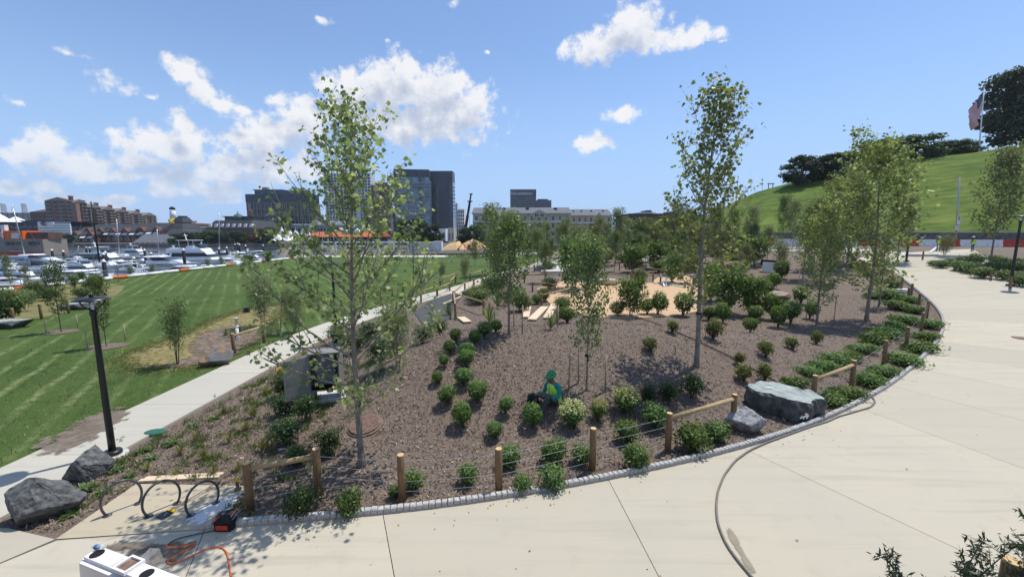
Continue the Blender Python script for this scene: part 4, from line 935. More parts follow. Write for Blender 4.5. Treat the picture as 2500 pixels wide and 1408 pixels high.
rows([(1741, 828, 40), (1870, 872, 46), (1935, 852, 34), (1993, 840, 36), (1803, 890, 26), (1816, 930, 50), (1868, 930, 46), (1590, 858, 44), (1640, 812, 30)], BRONZ, '{} from left of the small bronze-tinged shrubs on the mound', 'small_shrub', 'small shrubs on the mound', 1.15)
rows([(1845, 704, 28), (1888, 706, 30), (1868, 726, 30), (1908, 680, 32), (1800, 700, 30), (1955, 742, 36)], BOX, '{} from left of the little dark shrubs on the far slope', 'round_shrub', 'little shrubs on the far slope')
rows([(1942, 940, 70), (1975, 915, 70), (2012, 905, 70), (2040, 890, 70), (2075, 878, 72), (2108, 860, 72), (2135, 838, 66), (2160, 822, 66), (2185, 808, 60), (2205, 790, 60), (2028, 985, 84), (2070, 972, 84), (2120, 940, 84), (2158, 918, 80), (2205, 890, 80), (2245, 858, 74), (2262, 830, 70), (2265, 800, 60), (2235, 765, 54), (2190, 755, 60), (2172, 728, 56), (2135, 728, 50), (2225, 738, 44), (2180, 700, 46), (2150, 690, 44), (2115, 672, 46), (2090, 655, 44)],
     LOWS, '{} from left of the low shrubs inside the curved granite kerb', 'border_shrub', 'low shrubs inside the curved kerb', 0.85)
rows([(2278, 650, 28), (2297, 655, 30), (2318, 650, 30), (2350, 650, 36), (2380, 648, 40), (2345, 662, 40), (2372, 668, 40), (2398, 680, 44), (2412, 665, 40), (2446, 648, 32), (2440, 668, 42), (2452, 684, 40), (2475, 668, 40), (2490, 660, 40), (2495, 700, 44), (2425, 645, 34), (2492, 682, 36)],
     DENSE, '{} from left of the shrubs across the promenade', 'promenade_shrub', 'shrubs across the promenade', 0.9)
# playground undergrowth
rows([(1340, 706, 40), (1270, 760, 50), (1310, 742, 36), (1330, 735, 34), (1260, 735, 60), (1372, 760, 50), (1205, 715, 60), (1170, 742, 46), (1150, 730, 40), (1560, 690, 46), (1610, 665, 40), (1640, 672, 54), (1690, 660, 44), (1480, 640, 36), (1725, 700, 46), (1745, 690, 50), (1690, 612, 40), (1650, 606, 44), (1740, 612, 44), (1785, 628, 40), (1380, 650, 30), (1340, 662, 40), (1455, 655, 40), (1520, 640, 36)],
     DENSE, '{} from left of the bushes between the playground fences', 'playground_bush', 'bushes between the playground fences')

rnd = random.Random(77); ub = []
for i in range(27): ub.append((1290 + i * 21 + rnd.randint(-8, 8), rnd.choice((606, 612, 618, 626, 634, 645)), rnd.randint(24, 42)))
rows(ub, DENSE + LOWS, '{} from left of the low bushes filling the far planting beds', 'bed_bush', 'bushes in the far planting beds')
rows([(8, 790, 80), (30, 764, 60), (60, 742, 46), (120, 735, 36), (200, 728, 36), (225, 712, 34), (90, 730, 40), (240, 700, 34)], DENSE, '{} from left of the bushes on the bank by the water', 'bank_bush', 'bushes on the waterside bank', 1.2)
# ---- perennials, tussocks, grasses
def rosette(seed, n, L, w, mat, erect=0.55, parts=None):
    rng = np.random.default_rng(seed); V = []; F = []; T = []
    for i in range(n):
        a = rng.uniform(0, 2 * PI); e = rng.uniform(erect - .35, erect + .45); l = L * rng.uniform(.6, 1.1); d = np.array((math.cos(a), math.sin(a))); s = np.array((-d[1], d[0]))
        t = rng.uniform(0, 1); o = len(V)
        for k, (u, ww) in enumerate(((0, .35), (.4, 1.0), (.75, .8), (1.0, .05))):
            r = l * u * math.cos(e); z = l * u * math.sin(e) - 0.45 * l * u * u * (1 - erect * .6)
            for sg in (-1, 1): V.append((d[0] * r + s[0] * w * ww * sg / 2, d[1] * r + s[1] * w * ww * sg / 2, max(z, 0.005) + .02)); T.append(t)
        for k in range(3): F.append((o + 2 * k, o + 2 * k + 1, o + 2 * k + 3, o + 2 * k + 2))
    return mesh_np('leaves', np.array(V), np.array(F), mat, T)
ROS = [rosette(s, 46, .34, .06, 'leaf_laurel', .55) for s in (201, 202)]
TUS = [rosette(s, 90, .42, .012, 'leaf_straw', .95) for s in (211, 212)]
REED = rosette(221, 90, .62, .014, 'leaf_mid', 1.2)
def put_ros(me, px, pb, wpx, label, name, group, base=.6, cat='plant'):
    p = gp(px, pb); s = scale_at(p.y, wpx) / base
    o = empty(name, p, label, cat, group, random.uniform(0, 6)); o.scale = (s, s, s); link('leaves', me, o)
for i, (px, pb, w) in enumerate(sorted([(345, 1105, 46), (420, 1085, 50), (372, 1120, 40), (285, 1150, 44), (212, 1196, 60), (250, 1205, 46), (145, 1240, 44), (172, 1258, 50), (318, 1165, 40), (470, 1040, 34), (525, 1022, 34), (298, 1075, 30)])):
    put_ros(ROS[i % 2], px, pb, w, f'{ORD[i]} from left of the leafy rosettes between lamp and bike racks', 'perennial', 'leafy perennials by the bike racks')
for i, (px, pb, w) in enumerate(sorted([(440, 1110, 40), (500, 1120, 44), (560, 1080, 44), (600, 1050, 46), (640, 1100, 50), (580, 1150, 44), (520, 1160, 40), (620, 1020, 46), (650, 960, 40), (360, 1150, 36), (480, 1075, 36), (680, 930, 40), (545, 1010, 34), (660, 1140, 40), (430, 1160, 36)])):
    put_ros(TUS[i % 2], px, pb, w, f'{ORD[i]} from left of the wispy grass tufts on the left slope', 'grass_tuft', 'grass tufts on the left slope', .5, 'grass')
for i, (px, pb) in enumerate([(552, 822), (566, 824), (585, 816), (600, 815), (612, 810), (575, 828)]):
    put_ros(REED, px, pb, 26, f'{ORD[i]} of the upright reed tufts beside the white pipe', 'reed_tuft', 'reeds beside the white pipe', .6, 'grass')
for i, (px, pb, w) in enumerate(sorted([(1155, 735, 50), (1180, 725, 50), (1215, 752, 60), (1195, 790, 60), (1240, 745, 50), (1345, 805, 50), (1360, 790, 40), (1095, 770, 40)])):
    put_ros(REED, px, pb, w, f'{ORD[i]} from left of the grassy clumps round the fallen log', 'grass_clump', 'grass clumps round the fallen log', .6, 'grass')
put_ros(rosette(231, 60, .4, .03, 'petal_yellow', 1.0), 690, 915, 44, 'yellow-flowered plant beside the open utility cabinet door', 'yellow_flower', None, .6)
put_ros(rosette(232, 60, .4, .05, 'leaf_laurel', 1.0), 768, 990, 60, 'bright green young plant in front of the utility cabinet', 'green_plant', None, .6)

# ---- short grass standing in the lawn close by
n = 90000; x = RNG.uniform(-30, -12.1, n); y = RNG.uniform(6.5, 34, n); k = RNG.uniform(0, 1, n) < np.clip(15.0 / np.hypot(x, y), 0, 1) ** 2; x, y = x[k], y[k]
ISLP = [tuple(wp(a, b, .04))[:2] for a, b in ISL]; k = ~inpoly(ISLP, x, y); x, y = x[k], y[k]
V, F, T = leaves(np.c_[x, y, np.full(len(x), .03)], .085, NEEDLE * np.array((2.2, 1, 1)), up=.0, svar=.6); 
V = V.reshape(-1, 3, 3); V[:, 2, 2] = np.maximum(V[:, 2, 2], .045 + RNG.uniform(0, .05, len(V))); V[:, :2, 2] = .03; V = V.reshape(-1, 3)
leaf_mat('leaf_lawn', (0.036, 0.074, 0.015), (0.072, 0.125, 0.026), (0.16, 0.21, 0.065), .3)
tag(link('lawn_grass', mesh_np('lawn_grass', V, F, 'leaf_lawn', T)), 'short mown grass blades of the near lawn', 'grass', kind='stuff')
ie = np.array(ISLP + [ISLP[0]]); n = 9000; a = RNG.uniform(0, 1, n); e = resample(ie, .02); e = e[(a * (len(e) - 1)).astype(int)] + RNG.normal(size=(n, 2)) * .35
V, F, T = leaves(np.c_[e, np.full(n, .05)], .10, NEEDLE * np.array((2.2, 1, 1)), up=.0, svar=.6); V[2::3, 2] = np.maximum(V[2::3, 2], .08)
tag(link('straw_grass', mesh_np('straw_grass', V, F, 'leaf_straw', T)), 'dry tufts round the strawy patch in the lawn', 'grass', kind='stuff')
# ---- weeds coming up through the mulch of the left slope
c = np.c_[RNG.uniform(-9.6, -4.2, 800), RNG.uniform(7.4, 17.5, 800)]; c = c[RNG.uniform(0, 1, 800) < .62]
P = np.repeat(c, 22, 0) + RNG.normal(size=(len(c) * 22, 2)) * .06; P = P[(P[:, 0] > -9.7) & ~inpoly(PAD, P[:, 0], P[:, 1] - .12) & ~inpoly(PAD, P[:, 0], P[:, 1])]; P = np.c_[P, gz(P[:, 0], P[:, 1]) + .02]
V, F, T = leaves(P, .10, NEEDLE * np.array((2.0, 1, 1)), up=0.0, svar=.5); V[2::3, 2] = P[:, 2] + RNG.uniform(.05, .17, len(P))
tag(link('weeds', mesh_np('weeds', V, F, 'leaf_lawn', T)), 'thin green weeds sprouting in the left mulch slope', 'weeds', kind='stuff')
# ---- mulch chips lying on the beds, and fallen leaves
WALKP = [tuple(p) for p in WLc[:40]] + [tuple(p) for p in WRc[:40][::-1]]
n = 420000
x = RNG.uniform(-12, 34, n); y = RNG.uniform(5.4, 32, n)
pk = RNG.uniform(0, 1, n) < np.clip(13.0 / np.hypot(x, y), 0, 1) ** 1.6
x, y = x[pk], y[pk]
dk = sdist(KCO, x, y)
ok = (dk > 0.16) & (x > -9.75) & ~inpoly(PAD, x, y) & ~inpoly(CHIP_POLY, x, y) & ~inpoly(ASPH, x, y) & ~inpoly(PLAZA_POLY, x, y) & (x / y > -1.35)
ok &= ~((x < -5.5) & (y < 6.9))
x, y = x[ok], y[ok]
P = np.c_[x, y, gz(x, y) + RNG.uniform(.004, .03, len(x))]
CHIP = np.array([(-.12, 0, 0), (.12, 0, 0), (.15, 1, .08), (-.1, 1, .08)])
V, F, T = leaves(P, .052, CHIP * np.array((1.1, 1, 1)), up=1.1, svar=.8, tint=np.clip(RNG.beta(1.6, 2.6, len(x)), 0, 1))
tag(link('mulch_chips', mesh_np('mulch_chips', V, F, 'mulch_chip', T)), 'brown bark mulch chips covering the planting beds', 'mulch', kind='stuff')
q = [];
for i in range(900):
    s = RNG.uniform(0, KD[-1] * .7); k = kat(s); d = RNG.exponential(.25) + .1; k2 = kat(min(s + .2, KD[-1])); t = k2 - k; t /= np.linalg.norm(t) + 1e-9
    if RNG.uniform() < .2: d += RNG.uniform(0, 3.0)
    q.append((k[0] + t[1] * d, k[1] - t[0] * d))
for i in range(70): q.append((RNG.uniform(-9, 3), RNG.uniform(5.8, 7.6)))
q = np.array(q); q = q[(q[:, 1] > 4.8)]; dq = sdist(KCO, q[:, 0], q[:, 1]); q = q[dq < -.05]
P = np.c_[q, gz_base(q[:, 0], q[:, 1]) + .068]
keep = RNG.uniform(0, 1, len(P)) < .16; P = P[keep]
V, F, T = leaves(P, .04, WIDE, up=2.2)
tag(link('fallen_leaves', mesh_np('fallen_leaves', V, F, 'fallen', T)), 'brown fallen leaves and debris scattered on the concrete', 'leaves', kind='stuff')

# ---------------------------------------------------------------- granite kerb: setts laid one by one
kerb = tag(empty('kerb', (0, 0, 0)), kind='structure')
KD2 = KD[-1]
def sett_mesh(seed):
    r = random.Random(seed); b = MB(); x, y, z = .058, .062, .075; j = lambda a=.006: r.uniform(-a, a); c = .016
    bot = [(-x, -y, -z), (x, -y, -z), (x, y, -z), (-x, y, -z)]
    mid = [(sx * x + j(), sy * y + j(), z - c + j()) for sx, sy in ((-1, -1), (1, -1), (1, 1), (-1, 1))]
    top = [(sx * (x - c) + j(), sy * (y - c) + j(), z + j()) for sx, sy in ((-1, -1), (1, -1), (1, 1), (-1, 1))]
    b.add(bot + mid + top, [(0, 1, 5, 4), (1, 2, 6, 5), (2, 3, 7, 6), (3, 0, 4, 7), (4, 5, 9, 8), (5, 6, 10, 9), (6, 7, 11, 10), (7, 4, 8, 11), (8, 9, 10, 11)])
    me = bpy.data.meshes.new('sett'); me.from_pydata(b.v, [], b.f); me.materials.append(MATS['granite']); me.update(); return me
SETTS = [sett_mesh(i) for i in range(8)]
s = 0.06; i = 0; restb = MB(); bed = MB()
while s < KD2 * 0.93:
    k = kat(s); t = kat(s + .05) - k; an = math.atan2(t[1], t[0]); nn = np.array((-t[1], t[0])) / (np.linalg.norm(t) + 1e-9); k = k + nn * 0.068
    z = float(gz_base(k[0], k[1])) + 0.095 + random.uniform(-.006, .006)
    if 6.30 < s < 6.75: z -= .055                      # the few setts that have dropped
    if i < 300:
        o = link('sett', SETTS[(i * 5 + i // 3) % 8], kerb, (k[0], k[1], z)); o.rotation_euler = (random.uniform(-.03, .03), random.uniform(-.03, .03), an + random.uniform(-.05, .05)); o.scale = (random.uniform(.93, 1.04), 1, 1)
        s += .124
    else:
        restb.box((k[0], k[1], z), (.118 * 1.6, .125, .15), an, top=.86); s += .2
    i += 1
tag(restb.build('setts', 'granite', kerb), kind='stuff')
P = np.array([kat(s) for s in np.arange(0, KD2 * .94, .25)]); N_ = offset(P, -.125)
for a, b, c, d in zip(P[:-1], P[1:], N_[1:], N_[:-1]): bed.prism([tuple(a), tuple(b), tuple(c), tuple(d)], float(gz_base(*a)) - .1, float(gz_base(*a)) + .085)
bed.build('mortar_bed', 'mortar', kerb)

# ---------------------------------------------------------------- fences
def fence_post(b, p, h, r, mi=0, lean=None):
    b.tube([(p[0], p[1], p[2] - .3), (p[0], p[1], p[2] + h * .5), (p[0] + (lean or 0), p[1], p[2] + h - .012), (p[0] + (lean or 0), p[1], p[2] + h)], [r, r, r, r * .9], 12, mi)
def fence(label, posts, spans, h=1.02, r=.078, name='timber_fence', wires=True, px=True, railz=.86, rr=.058, group=None):
    """posts: photo points at their feet; spans: 'r' rail, 'w' wires, '-' open, 'b' both between neighbouring posts"""
    W = [gp(*p) if px else Vector(p) for p in posts]
    o = empty(name, W[0], label, 'fence', group)
    for w in W:
        b = MB(); hh = h * random.uniform(.97, 1.03); fence_post(b, w, hh, r); po = b.build('post', 'post_wood', o, True)
        c = MB(); c.lathe([(r * .9, 0), (r * .88, .012)], (w[0], w[1], w[2] + hh - .004), 12); c.build('end_grain', 'cut_wood', po)
    for a, c, sp in zip(W[:-1], W[1:], spans):
        d = (c - a).normalized()
        if sp in 'rb':
            b = MB(); z = Vector((0, 0, h * railz)); b.tube([a + z + d * r * .6, (a + c) / 2 + z + Vector((0, 0, random.uniform(-.01, .01))), c + z - d * r * .6], rr, 10); b.build('rail', 'rail_wood', o, True)
        if sp in 'wb':
            for k in ([.20, .42, .64, .86] if sp == 'w' else [.2, .42, .64]):
                b = MB(); z = Vector((0, 0, h * k)); b.tube([a + z, (a + c) / 2 + z - Vector((0, 0, .012)), c + z], .0042, 4, cap=False); b.build('wire', 'wire', o)
    return o
fence('timber post and wire fence along the near granite kerb, left of the boulders', [(612, 1242), (778, 1208), (982, 1222), (1218, 1204), (1446, 1146), (1630, 1100), (1788, 1045)], 'bwwwwb')
fence('timber post and wire fence following the curved kerb, right of the boulders', [(1983, 990), (2078, 948), (2157, 888), (2211, 850), (2249, 806), (2262, 775), (2242, 752), (2216, 735)], 'bwwwwww')
fence('short timber rail fence at the promenade bend beside the white box', [(2178, 692), (2200, 710), (2224, 724)], 'r-', h=1.0)
fence('two lone timber posts beside the promenade near the hill', [(2106, 660), (2150, 672)], '-')
fence('timber rail fence on the lawn beside the white pipe', [(572, 866), (645, 838)], 'r')
fence('three lone timber posts standing in the lawn by the water', [(35, 793), (102, 780), (168, 766)], '--', h=1.05)
fence('timber rail fence along the walk behind the front plane tree', [(835, 762), (880, 745), (930, 736), (958, 724), (985, 712)], '--r-', h=.95)
fence('timber rails between walk and black play surface', [(1028, 738), (1068, 722), (1098, 710), (1112, 692)], 'r-r')
fence('timber rail fence at the bend of the sandy path', [(1067, 726), (1098, 712), (1075, 700), (1113, 684), (1148, 686), (1178, 676)], 'r-r-r', h=.95)
fence('low zigzag timber fence right of the black play surface', [(1107, 742), (1135, 712), (1157, 706), (1177, 692)], 'r--', h=1.0)
fence('timber rail fence left of the fallen log and green clumps', [(1112, 778), (1108, 742), (1181, 768)], 'rr', h=1.0)
fence('timber rail fence at the left corner of the wood-chip area', [(1322, 748), (1395, 728)], 'r', h=1.0)
fence('timber fence with a missing rail at the left of the wood chips', [(1300, 712), (1338, 712), (1355, 718)], 'rr', h=.9)
fence('long timber rail fence behind the left of the wood-chip area', [(1280, 690), (1333, 690), (1382, 690)], 'rr', h=.95)
fence('timber rail fence running behind the pale play log', [(1470, 690), (1540, 692), (1594, 690), (1612, 690)], 'rr-', h=1.0)
fence('timber rail fence by the fallen branches behind the wood chips', [(1476, 662), (1512, 660), (1568, 668), (1612, 676)], 'r-r', h=.9)
fence('timber fence with diagonal brace right of the wood chips', [(1588, 650), (1640, 670), (1672, 671), (1700, 662)], 'rrr', h=.95)
fence('timber fence along the terrace walk behind the wood chips', [(1588, 642), (1630, 644), (1655, 652)], 'rr', h=.95)
fence('timber rail fence left of the playground steps', [(1305, 664), (1330, 646), (1352, 642)], 'rr', h=.95)
fence('double timber rail fence at the top of the playground steps', [(1345, 630), (1372, 632), (1400, 630)], 'rr', h=.9)
fence('timber rail fence in front of the far planting beds', [(1592, 618), (1625, 620), (1680, 618)], 'rr', h=.9)
fence('row of lone timber posts across the promenade', [(2252, 635), (2330, 662), (2365, 668), (2418, 685), (2466, 705)], '----', h=.95)

# ---------------------------------------------------------------- boulders and logs
def boulder(name, label, px, pb, w, d, h, seed, mats, rz=0.0, flat=None, cuts=9, sub=4, top_mi=None, group=None, sink=.12, pos=None):
    import bmesh
    from mathutils import noise as nz
    r = random.Random(seed); p = pos or gp(px, pb)
    bm = bmesh.new(); bmesh.ops.create_icosphere(bm, subdivisions=sub, radius=1)
    planes = []
    for i in range(cuts):
        v = Vector((r.uniform(-1, 1), r.uniform(-1, 1), r.uniform(-.5, 1))).normalized(); planes.append((v, r.uniform(.62, .86)))
    if flat: planes.append((Vector((flat[0], flat[1], 1)).normalized(), flat[2]))
    for v in bm.verts:
        c = v.co * 1.25
        for n_, k in planes:
            e = c.dot(n_) - k
            if e > 0: c -= n_ * e
        c += v.co * (nz.noise(v.co * 2.3 + Vector((seed, 0, 0))) * .07 + nz.noise(v.co * 7 + Vector((0, seed, 0))) * .035)
        v.co = c
    lo = [min(v.co[i] for v in bm.verts) for i in range(3)]; hi = [max(v.co[i] for v in bm.verts) for i in range(3)]
    for v in bm.verts: v.co = Vector([((v.co[i] - lo[i]) / (hi[i] - lo[i]) - (.5 if i < 2 else 0)) * (w, d, h + sink)[i] for i in range(3)]) + Vector((0, d * .4, -sink))
    me = bpy.data.meshes.new(name); bm.normal_update()
    if top_mi is not None:
        for f in bm.faces: f.material_index = top_mi if f.normal.z > .85 else 0
    bm.to_mesh(me); bm.free()
    for m in mats: me.materials.append(MATS[m])
    o = link(name, me, None, p); o.rotation_euler = (0, 0, rz)
    return tag(o, label, 'rock', group)
boulder('boulder', 'long dark grey boulder at the lower left corner', 90, 1284, 1.22, .80, .80, 5, ['dark_rock'], rz=.45, sub=5)
boulder('boulder', 'smaller black angular boulder just behind the long grey one', 196, 1178, .86, .7, .62, 9, ['dark_rock'], rz=.2, sub=5, cuts=12)
boulder('boulder', 'pale grey angular boulder beside the last fence post', 1836, 1062, 1.12, .85, .72, 14, ['pale_rock'], rz=.3, sub=5, cuts=12)
boulder('boulder', 'rust-stained rounded rock beside the concrete walk', 528, 897, 1.25, .8, .72, 21, ['rusty_rock'], rz=.5)
def slab_rock():
    """the broad flat-topped boulder: split sides, a pale top with cracks and paint marks"""
    import bmesh
    from mathutils import noise as nz
    c = gp(1912, 1000)
    top = [at(x, y, c.y + dy) for x, y, dy in ()]
    o = empty('flat_boulder', c, 'broad flat-topped greenish boulder with white paint marks beside the kerb', 'rock')
    out = [(-1.30, -.10), (-1.22, .42), (-.62, .72), (.05, .86), (.62, .60), (1.22, .20), (1.26, -.28), (1.05, -.60), (.72, -.66), (.30, -.98), (-.22, -.92), (-.55, -.62), (-1.0, -.42)]
    r = random.Random(3); pts = resample(np.array(out + [out[0]]), .11)[:-1]; n = len(pts)
    prof = [(-.25, .92), (.05, .96), (.25, .99), (.45, 1.0), (.62, .985), (.70, .94)]
    V = []; F = []
    for z, k in prof:
        for i, (x, y) in enumerate(pts):
            q = Vector((x * 2.2, y * 2.2, z * 3)); e = 1 + .09 * nz.noise(q) + .08 * nz.noise(q * 3.1) + .03 * nz.noise(q * 9); V.append((x * k * e, y * k * e, z + (.05 * nz.noise(q * 1.7) if z > .3 else 0) - .04 * x * (z > .4)))
    for j in range(len(prof) - 1):
        for i in range(n): F.append((j * n + i, j * n + (i + 1) % n, (j + 1) * n + (i + 1) % n, (j + 1) * n + i))
    m = MB(); m.v = V; m.f = F; m.m = [0] * len(F); m.build('body', 'slab_rock', o, world=False)
    bm = bmesh.new(); base = (len(prof) - 1) * n
    vs = [bm.verts.new(V[base + i]) for i in range(n)]; bm.faces.new(vs); bmesh.ops.triangulate(bm, faces=bm.faces[:]); bmesh.ops.subdivide_edges(bm, edges=bm.edges[:], cuts=3, use_grid_fill=True)
    for v in bm.verts:
        q = v.co
        if (abs(q.x) > .0): v.co.z += .03 * nz.noise(q * 2.6) + .018 * nz.noise(q * 8) - (.09 if abs(q.y - .12 - .35 * (q.x - .1) - .1 * nz.noise(q * 5)) < .035 and q.x > -.4 else 0)
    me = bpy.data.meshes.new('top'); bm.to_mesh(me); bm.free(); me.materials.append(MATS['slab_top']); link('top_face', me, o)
    mk = MB()      # white painted arrow and dashes sprayed on the stone
    for a, b, w in (((-.62, .05), (-.45, .12), .05), ((-.45, .12), (-.40, .02), .04)):
        a = Vector(a); b = Vector(b); d = (b - a).normalized(); nn = Vector((-d.y, d.x)) * w / 2
        mk.add([(*(a + nn), .765), (*(b + nn), .765), (*(b - nn), .765), (*(a - nn), .765)], [(0, 1, 2, 3)])
    mk.build('paint_mark', 'white_paint', o, world=False)
    ar = MB(); cx, cz = .02, .30
    fy = -1.02
    for (x0, z0, x1, z1, w) in ((-.14, .22, .14, .34, .055), (.14, .34, .02, .38, .05), (.14, .34, .08, .22, .05), (-.10, .30, .0, .20, .04)):
        a = Vector((x0 + .02, z0)); b = Vector((x1 + .02, z1)); d = (b - a).normalized(); nn = Vector((-d.y, d.x)) * w / 2
        ar.add([((p.x), fy - .06, p.y) for p in (a + nn, b + nn, b - nn, a - nn)], [(0, 1, 2, 3)])
    ar.build('paint_arrow', 'white_paint', o, world=False)
    o.rotation_euler = (0, 0, -.10); o.scale = (.80, .95, .90)
slab_rock()
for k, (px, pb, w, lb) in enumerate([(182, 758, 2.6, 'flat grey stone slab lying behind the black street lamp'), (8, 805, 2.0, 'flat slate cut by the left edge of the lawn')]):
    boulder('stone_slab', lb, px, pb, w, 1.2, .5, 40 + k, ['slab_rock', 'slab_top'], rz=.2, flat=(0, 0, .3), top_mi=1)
for k, (px, pb, w, h, lb) in enumerate([(1885, 738, 1.6, .6, 'brown rock outcrop left on the mound crest'), (1925, 735, 2.2, .75, 'long pale brown rock outcrop above a shadowed hollow'), (1862, 742, 1.1, .4, 'low rock in front of the brown outcrop'), (1315, 660, 1.3, .8, 'pale boulder left of the playground steps'), (1648, 632, 1.6, .7, 'pale rounded rock on the terrace walk'), (1152, 728, .7, .4, 'white flat-topped stone beside the fallen log'), (1712, 702, 1.0, .5, 'grey stone right of the wood-chip area'), (1575, 686, 1.2, .6, 'dark stone at the back of the wood-chip area')]):
    boulder('rock', lb, px, pb, w, w * .7, h, 50 + k, ['pale_rock' if k in (3, 4, 5) else 'log_wood'], rz=k)
def log(label, a, b, r0, r1, mat='log_wood', bend=.12, name='fallen_log', zoff=None):
    A, B = gp(*a), gp(*b); m = (A + B) / 2; d = (B - A)
    o = MB(); zo = Vector((0, 0, r0 if zoff is None else zoff)); pts = [A + zo + d * t + Vector((0, 0, bend * math.sin(PI * t))) + Vector((-d.y, d.x, 0)).normalized() * .1 * math.sin(5 * t) for t in np.linspace(0, 1, 9)]
    o.tube(pts, [r0 + (r1 - r0) * t + .02 * math.sin(t * 17) for t in np.linspace(0, 1, 9)], 10)
    return tag(o.build(name, mat, None, True), label, 'log')
log('crooked grey fallen log behind the black play surface', (1132, 722), (1200, 704), .22, .14, bend=.25)
log('pale debarked play log lying behind the wood chips', (1450, 696), (1506, 696), .32, .30, 'pale_log', .05, 'play_log')
log('brown fallen log behind the timber rails right of centre', (1545, 655), (1580, 654), .2, .16)
log('crossed fallen branch near the terrace planting', (1640, 628), (1690, 634), .25, .2)
log('long brown log lying above the rock outcrop', (1850, 742), (1880, 728), .12, .09)

# ---------------------------------------------------------------- street lamps
def lamp_proto(p, H=3.92, disc=.345):
    o = empty('street_lamp', p)
    b = MB(); b.lathe([(.30, -.1), (.30, .04), (.29, .05)], (0, 0, 0), 24); b.build('footing', 'concrete_far', o, True, False)
    b = MB(); b.lathe([(.19, .05), (.19, .12), (.17, .15), (.10, .16)], n=18); b.build('base_plate', 'black_metal', o, True, False)
    b = MB(); b.lathe([(.074, .15), (.072, .6), (.062, H * .6), (.054, H - .36), (.074, H - .33), (.074, H - .24), (.05, H - .22)], n=16); b.build('pole', 'black_metal', o, True, False)
    for k in range(3):
        a = k * 2 * PI / 3 + .4; b = MB(); b.tube([(0, 0, H - .26), (math.cos(a) * .2, math.sin(a) * .2, H - .09), (math.cos(a) * disc * .72, math.sin(a) * disc * .72, H)], .016, 6); b.build('arm', 'black_metal', o, True, False)
    b = MB(); b.lathe([(.02, H - .02), (disc * .6, H - .005), (disc, H + .015), (disc, H + .03), (disc * .7, H + .075), (.08, H + .10), (.02, H + .10)], n=32); d = b.build('lamp_head', 'black_metal', o, True, False)
    b = MB(); b.lathe([(.045, H + .10), (.045, H + .15), (.04, H + .16)], n=10); b.build('photocell', 'black_metal', d, True, False)
    b = MB(); b.lathe([(.012, H - .24), (.03, H - .2), (.03, H - .05), (.012, H - .03)], n=8); b.build('light_source', 'white_paint', o, True, False)
    return o
L0 = lamp_proto(gp(276, 1112)); tag(L0, 'black street lamp with flat disc head beside the left boulders', 'street lamp', 'black disc-headed street lamps')
for (px, pb, tp, lb) in [(822, 838, 640, 'black street lamp seen through the branches of the front plane tree'), (2466, 700, 524, 'black street lamp beside the shrubs at the right edge'), (2212, 640, 512, 'black street lamp behind the bushy plane tree'), (1134, 626, 597, 'far street lamp in front of the sand heap at the lawn end'), (1010, 628, 600, 'far street lamp in front of the white container')]:
    p = gp(px, pb); c = copy_tree(L0); c.location = p; s_ = (at(px, tp, p.y).z - p.z) / 4.04; c.scale = (s_, s_, s_); c['label'] = lb

# ---------------------------------------------------------------- bike racks on their pad
def rack(label, a, b, tx, ty):
    A, B = wp(*a, .064), wp(*b, .064); o = empty('bike_rack', (A + B) / 2, label, 'bike rack', 'hoop bike racks on the pad')
    c = (A + B) / 2; u = (B - A) / 2; H = .92; pts = []
    R_ = u.length; ud = u.normalized()
    # most of a circle, open at the foot
    th0 = R(-40); rr = R_ / math.cos(th0); cz = rr * math.sin(-th0)
    for t in np.linspace(180 + 40, -40, 40): pts.append(c + ud * rr * 1.0 * math.cos(R(t)) + Vector((0, 0, (cz + rr * math.sin(R(t))) * 1.22)))
    m = MB(); m.tube(pts, .022, 10); m.build('hoop', 'rack_metal', o, True)
    for q in (A, B):
        f = MB(); f.lathe([(.075, 0), (.075, .010), (.05, .016)], (q.x, q.y, .065), 14); fo = f.build('foot_plate', 'rack_metal', o, True)
        g = MB(); g.lathe([(.012, .01), (.012, .03)], (q.x + .05, q.y, .065), 6); g.build('bolt', 'steel', fo)
    return o
rack('left hoop bike rack on the concrete pad', (262, 1258), (338, 1228), 0, 0)
rack('middle hoop bike rack on the concrete pad', (362, 1260), (432, 1228), 0, 0)
rack('right hoop bike rack on the dusty end of the pad', (466, 1258), (527, 1227), 0, 0)
def poly_tube(name, label, cat, pts, r, mat, zoff=0.0, n=8, group=None):
    P = [gp(*p) if len(p) == 2 else Vector(p) for p in pts]; A = smooth(resample(np.array([tuple(p) for p in P]), .06 if len(P) < 30 else .1), 10)
    b = MB(); b.tube([(x, y, z + r + zoff) for x, y, z in A], r, n); return tag(b.build(name, mat, None, True), label, cat, group)
def PW(pts, z=.066): return [tuple(wp(x, y, z)) for x, y in pts]
b = MB(); p0, p1 = wp(336, 1179, .06), wp(531, 1169, .06); d = p1 - p0
b.box((p0 + p1) / 2 + Vector((0, .05, .03)), (d.length, .09, .04), math.atan2(d.y, d.x)); tag(b.build('timber_board', 'lumber'), 'pale timber board lying along the back of the rack pad', 'board', 'boards behind the bike racks')
b = MB(); b.box((p0 + p1) / 2 + Vector((.03, .15, .028)), (d.length * .98, .09, .04), math.atan2(d.y, d.x) + .012); tag(b.build('timber_board', 'lumber'), 'second timber board, just behind the one at the pad edge', 'board', 'boards behind the bike racks')
